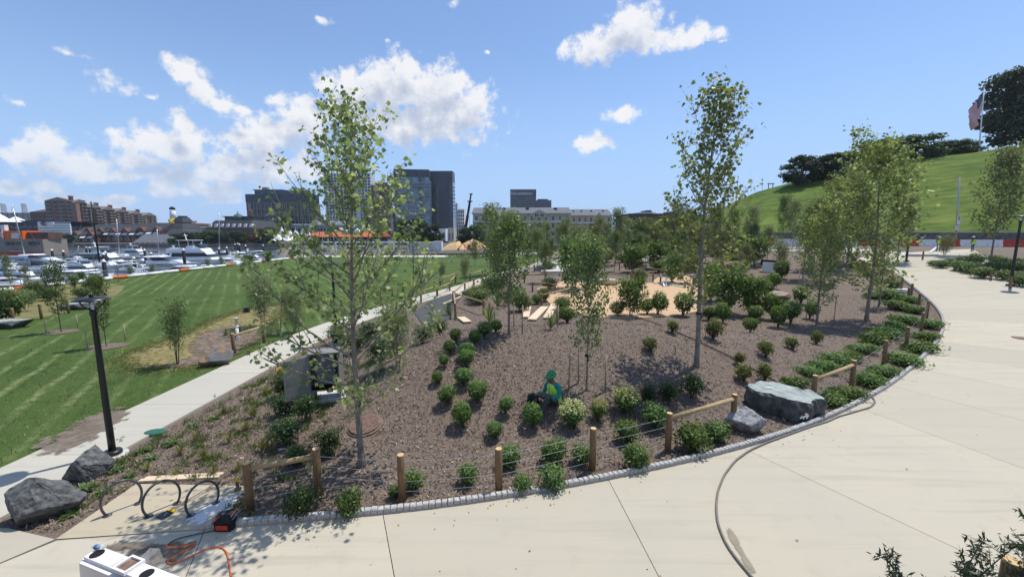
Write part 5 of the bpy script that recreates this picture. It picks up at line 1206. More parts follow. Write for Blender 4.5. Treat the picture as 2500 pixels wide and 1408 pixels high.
# flat scraper with a wooden handle
h0, h1 = wp(414, 1246, .10), wp(528, 1178, .14); o = empty('floor_scraper', h0, 'yellow-headed floor scraper with long wooden handle on the pad', 'tool')
b = MB(); b.tube([h0, h1], .014, 8); b.build('handle', 'log_wood', o, True)
ad = math.atan2((h1 - h0).y, (h1 - h0).x); hc = wp(402, 1256, .075)
b = MB(); b.box(hc, (.20, .20, .018), ad); b.build('blade', 'black_metal', o)
b = MB(); b.box(hc + Vector((math.cos(ad) * .12, math.sin(ad) * .12, .012)), (.06, .17, .03), ad); b.build('head', 'yellow', o)
b = MB(); b.box(hc + Vector((.02, 0, .013)), (.09, .02, .006), ad + .5); b.build('rivet_plate', 'steel', o)
# tool bag
tb = wp(552, 1288, .06); o = empty('tool_bag', tb, 'open black and red tool bag with tools beside the kerb end', 'tool bag'); o.scale = (.85, .85, .85)
b = MB(); b.prism([(tb.x + x, tb.y + y) for x, y in ((-.17, -.11), (.17, -.11), (.20, 0), (.17, .12), (-.17, .12), (-.2, 0))], .05, .26, inset=-.06); b.build('bag_body', 'near_black', o)
b = MB(); b.box((tb.x, tb.y - .128, .16), (.26, .014, .10)); b.box((tb.x - .19, tb.y - .03, .25), (.03, .18, .05)); b.build('red_panel', 'red_paint', o)
b = MB(); b.tube([(tb.x - .14, tb.y, .25), (tb.x - .08, tb.y, .36), (tb.x + .08, tb.y, .36), (tb.x + .14, tb.y, .25)], .012, 6); b.build('carry_handle', 'near_black', o, True)
for k, (dx, dy, ex, ey, mt) in enumerate(((.04, .02, .15, .10, 'steel'), (.10, -.02, .26, .02, 'log_wood'), (.0, .05, .10, .2, 'red_paint'), (.08, .06, .24, .16, 'stake_wood'))):
    b = MB(); b.tube([(tb.x + dx, tb.y + dy, .2), (tb.x + ex, tb.y + ey, .38)], .012, 6); b.build('tool_handle', mt, o, True)
# cords
poly_tube('black_cord', 'thin black power cord from the tool bag across the pad', 'cord', PW([(545, 1290), (500, 1300), (440, 1312), (415, 1318), (404, 1330), (418, 1338), (412, 1322), (400, 1332)]), .008, 'near_black')
poly_tube('extension_cord', 'orange extension cord looping over the concrete', 'cord', PW([(404, 1330), (404, 1340), (430, 1338), (470, 1330), (490, 1318), (480, 1333), (440, 1350), (405, 1366), (396, 1378), (410, 1381), (440, 1373), (480, 1350), (515, 1332), (545, 1332), (556, 1350), (560, 1380), (565, 1412)]), .010, 'orange')
poly_tube('water_hose', 'long brown water hose curving across the plaza to the kerb', 'hose', PW([(2085, 960), (2110, 962), (2128, 968), (2138, 982), (2125, 995), (2090, 1005), (2045, 1018), (2020, 1030), (1980, 1042), (1930, 1060), (1870, 1082), (1830, 1100), (1795, 1125), (1768, 1160), (1752, 1200), (1748, 1240), (1752, 1280), (1772, 1330), (1805, 1375), (1840, 1415)], .06), .022, 'hose')
poly_tube('drip_line', 'black drip irrigation hose running down the mulch mound', 'hose', [(1500, 772), (1560, 778), (1600, 790), (1650, 812), (1705, 836), (1760, 862), (1800, 882), (1860, 915), (1905, 940)], .022, 'near_black', zoff=.03)
# brass tap, valve box, manhole, stray bottle, white rags
p = gp(581, 1196); o = empty('garden_tap', p, 'small yellow and brass standpipe tap beside the pad', 'tap')
b = MB(); b.lathe([(.07, 0), (.07, .05), (.03, .06), (.03, .22)], p, 10); b.build('riser', 'rust_iron', o, True)
b = MB(); b.box(p + Vector((0, 0, .25)), (.06, .06, .07)); b.tube([p + Vector((0, 0, .25)), p + Vector((.06, -.03, .22))], .018, 8); b.build('valve', 'yellow', o)
p = gp(378, 1058); o = empty('valve_box', p, 'oval green irrigation valve box lid at the walk edge', 'lid')
b = MB(); b.lathe([(.24, -.05), (.24, .05), (.22, .065)], p, 20, sx=1.15, sy=.8); b.build('rim', 'green_lid', o); b = MB(); b.lathe([(.20, .066), (.19, .074)], p, 20, sx=1.15, sy=.8); b.build('lid', 'green_lid', o)
p = gp(893, 1040); o = empty('manhole', p, 'rusty round manhole cover in the mulch behind the plane tree', 'manhole cover'); o.scale = (.88, .88, .88)
b = MB(); b.lathe([(.52, -.02), (.52, .08), (.47, .095), (.47, .07)], p, 36, cap=False); b.build('frame', 'rust_iron', o)
gx_ = (gzs(p.x + .5, p.y) - gzs(p.x - .5, p.y)); gy_ = (gzs(p.x, p.y + .5) - gzs(p.x, p.y - .5)); o.rotation_euler = Vector((-gx_, -gy_, 1)).to_track_quat('Z', 'Y').to_euler(); o.location.z -= .03
b = MB(); b.lathe([(.465, .06), (.465, .105), (.45, .11)], p, 36); lid = b.build('cover', 'rust_iron', o)
for i in range(-5, 6):
    for j in range(-5, 6):
        if math.hypot(i, j) * .078 < .41:
            b = MB(); b.box(p + Vector((i * .078, j * .078, .116)), (.05, .05, .014), top=.85); b.build('tread', 'rust_iron', lid)
b = MB(); c = gp(688, 1102); b.tube([c + Vector((-.08, 0, .05)), c + Vector((.0, .02, .05)), c + Vector((.04, .03, .06)), c + Vector((.09, .04, .06))], [.035, .035, .02, .014], 8); tag(b.build('plastic_bottle', 'clear_bottle', None, True), 'clear plastic bottle lying among the dark shrubs', 'bottle')
for (px, pb, sx, lb, mt) in [(2140, 948, .3, 'brown manhole cover set in the plaza at the right', 'rust_iron')]:
    p = gp(2498, 828); o = empty('drain_cover', p, 'round brown cover set in the promenade at the right edge', 'manhole cover'); b = MB(); b.lathe([(.36, .05), (.36, .068), (.34, .072)], p, 28); b.build('cover', 'rust_iron', o); b = MB(); b.lathe([(.42, .05), (.42, .064), (.37, .066)], p, 28, cap=False); b.build('frame', 'rust_iron', o)
# marker flags and paper triangles at the walk edge
for (px, pb, lb) in [(1125, 975, 'small white marker flag on the walk edge beside the mulch'), (296, 1082, 'small white marker flag beside the lamp base'), (1402, 1170, 'small white paper marker between the front shrubs')]:
    px = 525 + 0 if px == 1125 else px; pb = 973 if px == 525 else pb
    p = gp(px, pb); b = MB(); b.tube([p, p + Vector((0, 0, .16))], .004, 4); b.add([p + Vector((-.05, 0, .06)), p + Vector((.05, .01, .06)), p + Vector((.0, .0, .19))], [(0, 1, 2)]); tag(b.build('marker_flag', 'white_paint'), lb, 'marker')

# ---------------------------------------------------------------- white plastic barrier with bottle, film
TA, TB_ = wp(236, 1351, .78), wp(392, 1413, .78); ta = math.atan2((TB_ - TA).y, (TB_ - TA).x)
tr = empty('plastic_barrier', ((TA.x + TB_.x) / 2, (TA.y + TB_.y) / 2, .06), 'white moulded plastic barrier cut by the bottom edge of the picture', 'barrier', rz=ta)
import bmesh
bm = bmesh.new(); Lb = (TB_ - TA).length + .34
prof = [(-.26, 0), (.26, 0), (.26, .14), (.165, .40), (.150, .72), (-.150, .72), (-.165, .40), (-.26, .14)]
vs = [[bm.verts.new((x, y, z)) for y, z in prof] for x in np.linspace(-Lb / 2, Lb / 2 + .4, 9)]
for i in range(8):
    for j in range(8): bm.faces.new((vs[i][j], vs[i][(j + 1) % 8], vs[i + 1][(j + 1) % 8], vs[i + 1][j]))
bm.faces.new(vs[0]); bm.faces.new(vs[-1][::-1]); bmesh.ops.recalc_face_normals(bm, faces=bm.faces[:])
bmesh.ops.bevel(bm, geom=[e for e in bm.edges if e.calc_face_angle(0) > .4], offset=.055, segments=4, affect='EDGES')
me = bpy.data.meshes.new('shell'); bm.to_mesh(me); bm.free(); me.materials.append(MATS['white_plastic']); me.polygons.foreach_set('use_smooth', [False] * len(me.polygons)); link('shell', me, tr)
b = MB(); b.box((.03, .0, .73), (.22, .20, .02)); hp = b.build('fork_pocket', 'rust_iron', tr, False, False)
for sx, sy, wx, wy in ((.03, .115, .28, .03), (.03, -.115, .28, .03), (-.095, 0, .03, .2), (.155, 0, .03, .2)):
    b = MB(); b.box((sx, sy, .745), (wx, wy, .05)); b.build('pocket_rim', 'white_plastic', tr, False, False)
for cx in (-Lb / 2 + .18, .42):
    b = MB(); b.lathe([(.085, .722), (.085, .728), (.08, .729)], (cx, 0, 0), 20); b.build('fill_hole', 'near_black', tr, False, False)
b = MB(); b.add([(-.24, -.07, .724), (-.12, -.07, .724), (-.12, .07, .724), (-.24, .07, .724)], [(0, 1, 2, 3)]); b.build('sticker', 'paper', tr, False, False)
bp = Matrix.Rotation(ta, 4, 'Z') @ Vector((-Lb / 2 + .11, .06, 0)); bp = Vector((tr.location.x + bp.x, tr.location.y + bp.y, .79))
o = empty('water_bottle', bp, 'clear water bottle lying on top of the white barrier', 'bottle')
b = MB(); b.tube([bp + Vector((-.09, .01, .035)), bp + Vector((.05, 0, .035)), bp + Vector((.09, 0, .035)), bp + Vector((.11, 0, .035))], [.034, .034, .018, .013], 12); b.build('bottle', 'clear_bottle', o, True)
b = MB(); b.tube([bp + Vector((-.06, .008, .035)), bp + Vector((-.01, .005, .035))], .035, 12); b.build('bottle_label', 'blue_awning', o, True)
f = [wp(330, 1372, .5), wp(366, 1336, .75), wp(384, 1375, .3), wp(390, 1400, .07), wp(352, 1400, .3)]
b = MB(); cc = sum(f, Vector()) / 5; n_ = len(f)
b.add(f + [cc + Vector((.05, -.06, .04))] + [p + Vector((.05, .10, -.10)) for p in f], [(i, (i + 1) % n_, n_) for i in range(n_)] + [(i, n_ + 1 + i, n_ + 1 + (i + 1) % n_, (i + 1) % n_) for i in range(n_)]); tag(b.build('plastic_film', 'clear_film', None), 'crumpled clear plastic film behind the white barrier', 'plastic sheet')
# dirt and dust spilled on the concrete
def spill(name, pts, mat, label, z=.07, step=.18): tag(sheet(name, [tuple(wp(x, y, z))[:2] for x, y in pts], 0, mat, step, None, 0, None, True, flat=z), label, 'dirt', kind='stuff')
spill('soil_spill', [(215, 1312), (300, 1318), (400, 1320), (480, 1318), (470, 1345), (420, 1385), (340, 1395), (300, 1355), (240, 1335)], 'dirt_patch', 'dark soil tracked over the concrete beside the white barrier', .073)
spill('walk_soil', [(70, 1085), (200, 1020), (300, 985), (330, 1010), (250, 1070), (150, 1110), (80, 1118)], 'dirt_patch', 'brown soil tracked over the concrete walk', .075)
spill('cement_dust', [(430, 1275), (470, 1240), (540, 1205), (612, 1190), (600, 1220), (540, 1260), (470, 1290)], 'pale_dust', 'white cement dust on the end of the rack pad', .072)
spill('damp_patch', [(1768, 1290), (1782, 1280), (1800, 1310), (1820, 1350), (1850, 1400), (1835, 1402), (1800, 1350)], 'damp_stain', 'damp stain on the plaza beside the hose', .066, .1)

# ---------------------------------------------------------------- utility cabinet, pipe, posts, stakes
cp = gp(800, 975); o = empty('utility_cabinet', cp, 'grey metal utility cabinet with its left door standing open', 'cabinet', rz=.30); o.scale = (.9, .9, .9)
def cb(name, c, d, mt, par=o, rz=0.0): b = MB(); b.box(c, d, rz); return b.build(name, mt, par, False, False)
W_, D_, H_ = .92, .5, 1.22
cb('plinth', (0, .1, .02), (W_ + .3, D_ + .35, .22), 'concrete_far')
cb('leg', (W_ / 2 - .05, 0, .30), (.10, D_, .34), 'cabinet_grey'); cb('leg', (-W_ / 2 + .05, 0, .30), (.10, D_, .34), 'cabinet_grey')
cb('back_panel', (0, D_ / 2, .47 + H_ / 2), (W_, .03, H_), 'cabinet_grey'); cb('side_panel', (W_ / 2, 0, .47 + H_ / 2), (.03, D_, H_), 'cabinet_grey'); cb('side_panel', (-W_ / 2, 0, .47 + H_ / 2), (.03, D_, H_), 'cabinet_grey')
cb('roof', (0, 0, .49 + H_), (W_ + .1, D_ + .12, .05), 'cabinet_grey'); cb('floor_pan', (0, 0, .47), (W_, D_, .03), 'near_black')
ip = cb('equipment_panel', (.02, .02, .5 + H_ / 2), (W_ * .62, .2, H_ * .86), 'cabinet_inner'); cb('notice', (-.05, -.085, 1.45), (.12, .008, .13), 'paper', ip)
dr = cb('door', (-W_ / 2 - .34, -D_ / 2 - .23, .38 + H_ / 2), (.80, .04, H_ * 1.08), 'cabinet_grey', o, .58); 
d2 = cb('door', (W_ / 2 + .06, -D_ / 2 - .18, .47 + H_ / 2), (.40, .04, H_), 'cabinet_grey', o, 1.35)
cb('cable_bundle', (.1, -.05, .42), (.18, .12, .25), 'near_black'); cb('red_valve', (.28, -.2, .55), (.10, .10, .08), 'red_paint')
p = gp(581, 832); o = empty('vent_pipe', p, 'white vertical vent pipe beside the reed tufts', 'pipe'); Hp = at(581, 775, p.y).z - p.z
b = MB(); b.lathe([(.075, -.2), (.075, Hp * .62)], p, 14); b.build('pipe', 'white_plastic', o, True); b = MB(); b.lathe([(.09, Hp * .58), (.09, Hp * .66)], p, 14); b.build('coupling', 'white_plastic', o, True); b = MB(); b.lathe([(.07, Hp * .66), (.07, Hp - .04), (.085, Hp - .04), (.085, Hp)], p, 14); b.build('riser', 'white_plastic', o, True)
for (px, pb, lb) in [(603, 764, 'black box light on the lawn edge near the pale tree'), (690, 738, 'second black box light farther along the lawn edge')]:
    p = gp(px, pb); o = empty('ground_light', p, lb, 'light'); b = MB(); b.box(p + Vector((0, 0, .22)), (.34, .3, .36), .3, top=.9); b.build('housing', 'black_metal', o); b = MB(); b.box(p + Vector((.02, -.16, .26)), (.24, .02, .2), .3); b.build('lens', 'window_glass', o); b = MB(); b.lathe([(.05, 0), (.05, .1)], p, 8); b.build('stem', 'black_metal', o)
stk = [(1388, 952, 866, 'left stake beside the slim tree near the worker'), (1412, 935, 845, 'rear stake beside the slim tree near the worker'), (1478, 955, 866, 'right stake beside the slim tree near the worker'), (1255, 805, 738, 'stake just right of the slim crest tree'), (1275, 812, 745, 'outer right stake of the slim crest tree'), (1207, 802, 742, 'stake left of the slim crest tree'), (1968, 778, 700, 'left stake of the plane tree on the far mound'), (1992, 792, 728, 'front stake of the plane tree on the far mound'), (2035, 790, 724, 'right stake of the plane tree on the far mound'), (2148, 745, 695, 'stake beside the small plane sapling'), (1948, 705, 660, 'lone stake on the far slope'),
       (113, 815, 782, 'left stake of the waterside lawn tree'), (190, 800, 768, 'right stake of the waterside lawn tree'), (215, 855, 808, 'left stake of the tree behind the street lamp'), (306, 833, 790, 'right stake of the tree behind the street lamp'), (1362, 800, 745, 'lone stake beside the dark crest bush'), (185, 702, 672, 'stake of a sapling near the tan bank'), (1648, 862, 838, 'short white stake on the mound beside the plane tree')]
for (px, pb, tp, lb) in stk:
    p = gp(px, pb); h = at(px, tp, p.y).z - p.z; b = MB(); b.tube([p - Vector((0, 0, .2)), p + Vector((random.uniform(-.03, .03), 0, h))], [.026, .026], 6); tag(b.build('tree_stake', 'stake_wood', None, True), lb, 'stake', 'tree stakes')
def strap(px, py, base, lb, r=.10):
    p = gp(*base); q = at(px, py, p.y); b = MB(); b.lathe([(r, -.03), (r + .012, 0), (r, .035)], q, 10, cap=False); b.tube([q + Vector((r * .6, -r * .7, 0)), q + Vector((r * .9, -r * .9, -.16)), q + Vector((r * .4, -r * .8, -.2))], .016, 5); tag(b.build('tie_strap', 'near_black'), lb, 'strap', 'tree tie straps')
strap(874, 968, (883, 1138), 'black tie strap round the trunk of the front plane tree', .095); strap(1432, 868, (1432, 952), 'black tie strap on the slim tree near the worker', .05); strap(1706, 765, (1700, 893), 'black tie strap on the tallest plane tree', .09)
# mulch rings round the lawn trees
for (px, pb, w) in ((150, 812, .8), (260, 848, .85)):
    p = gp(px, pb); sheet('mulch_ring', [(p.x + w * math.cos(a) * (1 + .1 * math.sin(3 * a)), p.y + w * .8 * math.sin(a)) for a in np.linspace(0, 2 * PI, 22)[:-1]], .06, 'mulch', .5, 'structure')
# playground planks, steps and balance boards
def plank(label, a, b, w=.28, t=.08, mat='lumber', za=0.0, zb=0.0, name='plank', lift=.06):
    A, B = gp(*a), gp(*b); d = B - A; n_ = Vector((-d.y, d.x, 0)).normalized() * w / 2; u = Vector((0, 0, t)); A = A + Vector((0, 0, za + lift)); B = B + Vector((0, 0, zb + lift))
    m = MB(); m.add([A - n_, B - n_, B + n_, A + n_, A - n_ + u, B - n_ + u, B + n_ + u, A + n_ + u], [(3, 2, 1, 0), (4, 5, 6, 7), (0, 1, 5, 4), (1, 2, 6, 5), (2, 3, 7, 6), (3, 0, 4, 7)]); return tag(m.build(name, mat), label, 'plank', 'loose planks in the playground')
plank('broad pale board lying on the crest, left of three', (1283, 778), (1290, 752), .45, mat='lumber'); plank('broad pale board on the crest, middle of three', (1298, 784), (1330, 752), .55); plank('broad pale board on the crest, right of three', (1335, 780), (1354, 745), .5)
plank('plank lying in the shrubs beside the black play surface', (1125, 778), (1142, 790), .5); plank('white board leaning on the corner post of the wood chips', (1622, 702), (1612, 690), .12, mat='white_paint', zb=.75); plank('second white board leaning on the corner post', (1626, 700), (1625, 688), .12, mat='white_paint', zb=.85); plank('long white board lying on the wood chips', (1630, 694), (1672, 704), .16, mat='white_paint')
plank('thin board lying at the right of the wood chips', (1672, 690), (1702, 700), .16, mat='grey_lumber'); plank('thin board at the right corner of the wood chips', (1682, 718), (1706, 710), .16, mat='grey_lumber'); plank('timber edging on the black play surface', (1082, 745), (1128, 726), .16); plank('timber edging in front of the sandy path', (1075, 724), (1092, 718), .2)
plank('white plank lying far right of the promenade bed', (2270, 618), (2290, 612), .2, mat='white_paint', zb=.5)
for i, (y_, w0, w1) in enumerate(((668, 1332, 1398), (663, 1332, 1398), (657, 1332, 1398), (650, 1334, 1398))):
    a, b_ = gp(w0, y_), gp(w1, y_); m = MB(); m.box((a + b_) / 2 + Vector((0, .3, .10 + .05 * i)), ((b_ - a).length, .7, .16), math.atan2((b_ - a).y, (b_ - a).x)); tag(m.build('stone_step', 'concrete_far'), f'{ORD[i]} pale stone step from the bottom in the playground stair', 'step', 'pale playground steps')
for i, (y_, w0, w1) in enumerate(((682, 1690, 1750), (676, 1688, 1745), (660, 1640, 1700), (655, 1640, 1695), (650, 1640, 1690))):
    a, b_ = gp(w0, y_), gp(w1, y_); m = MB(); m.box((a + b_) / 2 + Vector((0, .2, .12)), ((b_ - a).length, .45, .14), math.atan2((b_ - a).y, (b_ - a).x)); tag(m.build('timber_step', 'grey_lumber'), f'{ORD[i]} long timber step up the slope right of the wood chips', 'step', 'timber steps on the slope')
p = gp(2205, 712); b = MB(); b.box(p + Vector((0, 0, .12)), (.9, .6, .22), .4); tag(b.build('white_box', 'white_plastic'), 'white flat box beside the promenade fence bend', 'box')
# board fence (white) on the far slope
o = empty('board_fence', gp(1880, 660), 'short white board fence with black cloth on the far slope', 'fence'); A, B = gp(1862, 664), gp(1890, 666)
for i in range(9):
    q = A + (B - A) * (i / 8); b = MB(); b.box(q + Vector((0, 0, .55)), ((B - A).length / 8 * .9, .03, 1.1), math.atan2((B - A).y, (B - A).x)); b.build('board', 'white_paint', o)
b = MB(); b.box((A + B) / 2 + Vector((.2, .4, 1.0)), ((B - A).length * 1.3, .4, .6), math.atan2((B - A).y, (B - A).x)); b.build('cloth_cover', 'silt_black', o)

# ---------------------------------------------------------------- cedar and post close to the camera (on the raised bank)
def cedar(seed, base, H, label, lean):
    rng = np.random.default_rng(seed); m = MB(); P = []
    for k in range(9):
        a = rng.uniform(0, 6.28); q = Vector(base); d = Vector((math.cos(a) * .35 + lean[0], math.sin(a) * .35 + lean[1], 1)).normalized(); L = H * rng.uniform(.55, 1.05); path = [q.copy()]
        for j in range(8):
            d = (d + Vector((rng.normal() * .07, rng.normal() * .07, 0))).normalized(); q = q + d * L / 8; path.append(q.copy())
        m.tube(path, [.016 * (1 - .85 * j / 8) for j in range(9)], 5, cap=False)
        for j in range(2, 9):
            for s_ in range(5):
                e = (d * .5 + Vector((rng.normal(), rng.normal(), rng.normal() * .5 + .3)).normalized()).normalized(); l2 = L * .2 * (1.2 - j / 10); o0 = path[j] + (path[j - 1] - path[j]) * rng.uniform(0, 1)
                m.tube([o0, o0 + e * l2], [.004, .002], 3, cap=False)
                for v in np.linspace(.1, 1, 16): P.append(o0 + e * l2 * v + Vector(rng.normal(size=3) * .012))
    o = empty('cedar_shrub', base, label, 'shrub'); m.build('branches', 'bark_dark', o)
    V, F, T = leaves(np.array([tuple(p) for p in P]) - np.array(base), .055, OVAL * np.array((.5, 1, 1)), up=.4, rng=rng); link('foliage', mesh_np('foliage', V, F, 'leaf_cedar', T), o)
cedar(301, (3.30, 2.85, 1.68), 1.55, 'dark cedar sprig poking up at the bottom right', (.08, .0)); cedar(302, (4.10, 3.0, 1.68), 1.6, 'taller cedar sprig cut by the right edge at the bottom', (.05, 0))
p = at(2476, 1376, 3.2); o = empty('bank_post', (p.x, p.y, 1.65), 'timber post top poking in at the bottom right corner', 'post'); b = MB(); fence_post(b, (p.x, p.y, 1.65), p.z - 1.65 + .02, .075); po = b.build('post', 'post_wood', o, True); b = MB(); b.lathe([(.068, 0), (.066, .012)], (p.x, p.y, p.z + .016), 14); b.build('end_grain', 'cut_wood', po)

# ---------------------------------------------------------------- people
TMP = bpy.data.scenes.new('workbench')
def solid(ob):
    """mesh of an object with its modifiers applied, worked out in a scene of its own"""
    TMP.collection.objects.link(ob); vl = TMP.view_layers[0]; vl.update(); dg = vl.depsgraph
    me = bpy.data.meshes.new_from_object(ob.evaluated_get(dg)); bpy.data.objects.remove(ob); return me
def skin_body(name, J, E, mats, parent=None):
    """one continuous body: joints J {name: (pos, radius)}, bones E [(a, b, material)]"""
    names = list(J); me = bpy.data.meshes.new('rig'); me.from_pydata([J[n][0] for n in names], [(names.index(a), names.index(b)) for a, b, _ in E], [])
    ob = bpy.data.objects.new('rig', me)
    md = ob.modifiers.new('s', 'SKIN'); md.use_smooth_shade = True; md.branch_smoothing = .3
    for i, n in enumerate(names):
        sv = me.skin_vertices[0].data[i]; r = J[n][1]; sv.radius = r if hasattr(r, '__len__') else (r, r); sv.use_root = (n == 'pelvis')
    sd = ob.modifiers.new('d', 'SUBSURF'); sd.levels = 2; sd.render_levels = 2
    m2 = solid(ob)
    for m in mats: m2.materials.append(MATS[m])
    segs = [(np.array(J[a][0], float), np.array(J[b][0], float), k) for a, b, k in E]
    C = np.empty(len(m2.polygons) * 3, np.float32); m2.polygons.foreach_get('center', C); C = C.reshape(-1, 3); best = np.full(len(C), 9.0); mi = np.zeros(len(C), np.int32)
    for a, b, k in segs:
        d = b - a; t = np.clip((C - a) @ d / (d @ d + 1e-9), 0, 1); e = np.linalg.norm(C - a - t[:, None] * d, axis=1); w = e < best; best[w] = e[w]; mi[w] = k
    m2.polygons.foreach_set('material_index', mi); m2.polygons.foreach_set('use_smooth', [True] * len(mi))
    m2.name = name; return m2
def hands(J, E, side, wrist, dirv, mi):
    w = Vector(wrist); d = Vector(dirv).normalized(); s = d.cross(Vector((0, 0, 1))).normalized(); dn = Vector((0, 0, -1))
    J['palm' + side] = (tuple(w + d * .06), (.030, .020)); E.append(('wrist' + side, 'palm' + side, mi))
    for k, (o, l) in enumerate(((-.030, .062), (-.010, .072), (.010, .068), (.028, .054))):
        a = w + d * .085 + s * o; J[f'f{k}a' + side] = (tuple(a), .010); J[f'f{k}b' + side] = (tuple(a + d * l * .5 + dn * .01), .009); J[f'f{k}c' + side] = (tuple(a + d * l * .75 + dn * l * .5), .008)
        E += [('palm' + side, f'f{k}a' + side, mi), (f'f{k}a' + side, f'f{k}b' + side, mi), (f'f{k}b' + side, f'f{k}c' + side, mi)]
    sg = 1 if side == 'R' else -1
    a = w + d * .03 - s * .035 * sg; J['ta' + side] = (tuple(a), .011); J['tb' + side] = (tuple(a + d * .035 - s * .018 * sg + dn * .01), .010); E += [('palm' + side, 'ta' + side, mi), ('ta' + side, 'tb' + side, mi)]
def vest_mesh(rings, mat, parent, edge=None):
    b = MB(); n = 20
    V = [(cx + rx * math.cos(2 * PI * j / n), cy + ry * math.sin(2 * PI * j / n), z) for (cx, cy, z, rx, ry) in rings for j in range(n)]
    F = [(i * n + j, i * n + (j + 1) % n, (i + 1) * n + (j + 1) % n, (i + 1) * n + j) for i in range(len(rings) - 1) for j in range(n)]
    b.add(V, F); return b.build('safety_vest', mat, parent, True, False)
def face_bits(o, hc, f, r=.105):
    """eyes, nose, mouth and ears; f is the unit facing direction"""
    f = Vector(f).normalized(); s = f.cross(Vector((0, 0, 1))).normalized(); c = Vector(hc)
    for sg in (-1, 1):
        b = MB(); b.lathe([(.012, -.008), (.014, 0), (.010, .008)], c + f * r * .86 + s * .034 * sg + Vector((0, 0, .005)), 8); b.build('eye', 'near_black', o, True, False)
        b = MB(); b.lathe([(.012, -.03), (.020, 0), (.012, .03)], c + s * r * .80 * sg, 8); b.build('ear', 'skin', o, True, False)
    b = MB(); b.tube([c + f * r * .84 + Vector((0, 0, .01)), c + f * (r * .84 + .028) + Vector((0, 0, -.03)), c + f * r * .84 + Vector((0, 0, -.04))], [.008, .016, .010], 6); b.build('nose', 'skin', o, True, False)
    b = MB(); b.box(c + f * r * .84 + Vector((0, 0, -.062)), (.045, .02, .010), math.atan2(s.y, s.x)); b.build('mouth', 'boots', o, False, False)
def hard_hat(o, c, f, mat, tilt=.25):
    f = Vector(f).normalized(); b = MB(); q = f.to_2d()
    b.lathe([(.132, -.005), (.134, .006), (.114, .010), (.112, .042), (.098, .080), (.068, .110), (.03, .124), (.004, .126)], n=22)
    for i, v in enumerate(b.v):
        x, y, z = v; k = x * q.x + y * q.y
        if z < .02 and k > .05: x += q.x * .05 * (k / .15); y += q.y * .05 * (k / .15)
        z -= k * tilt; b.v[i] = (x + c[0], y + c[1], z + c[2])
    h = b.build('hard_hat', mat, o, True, False); return h
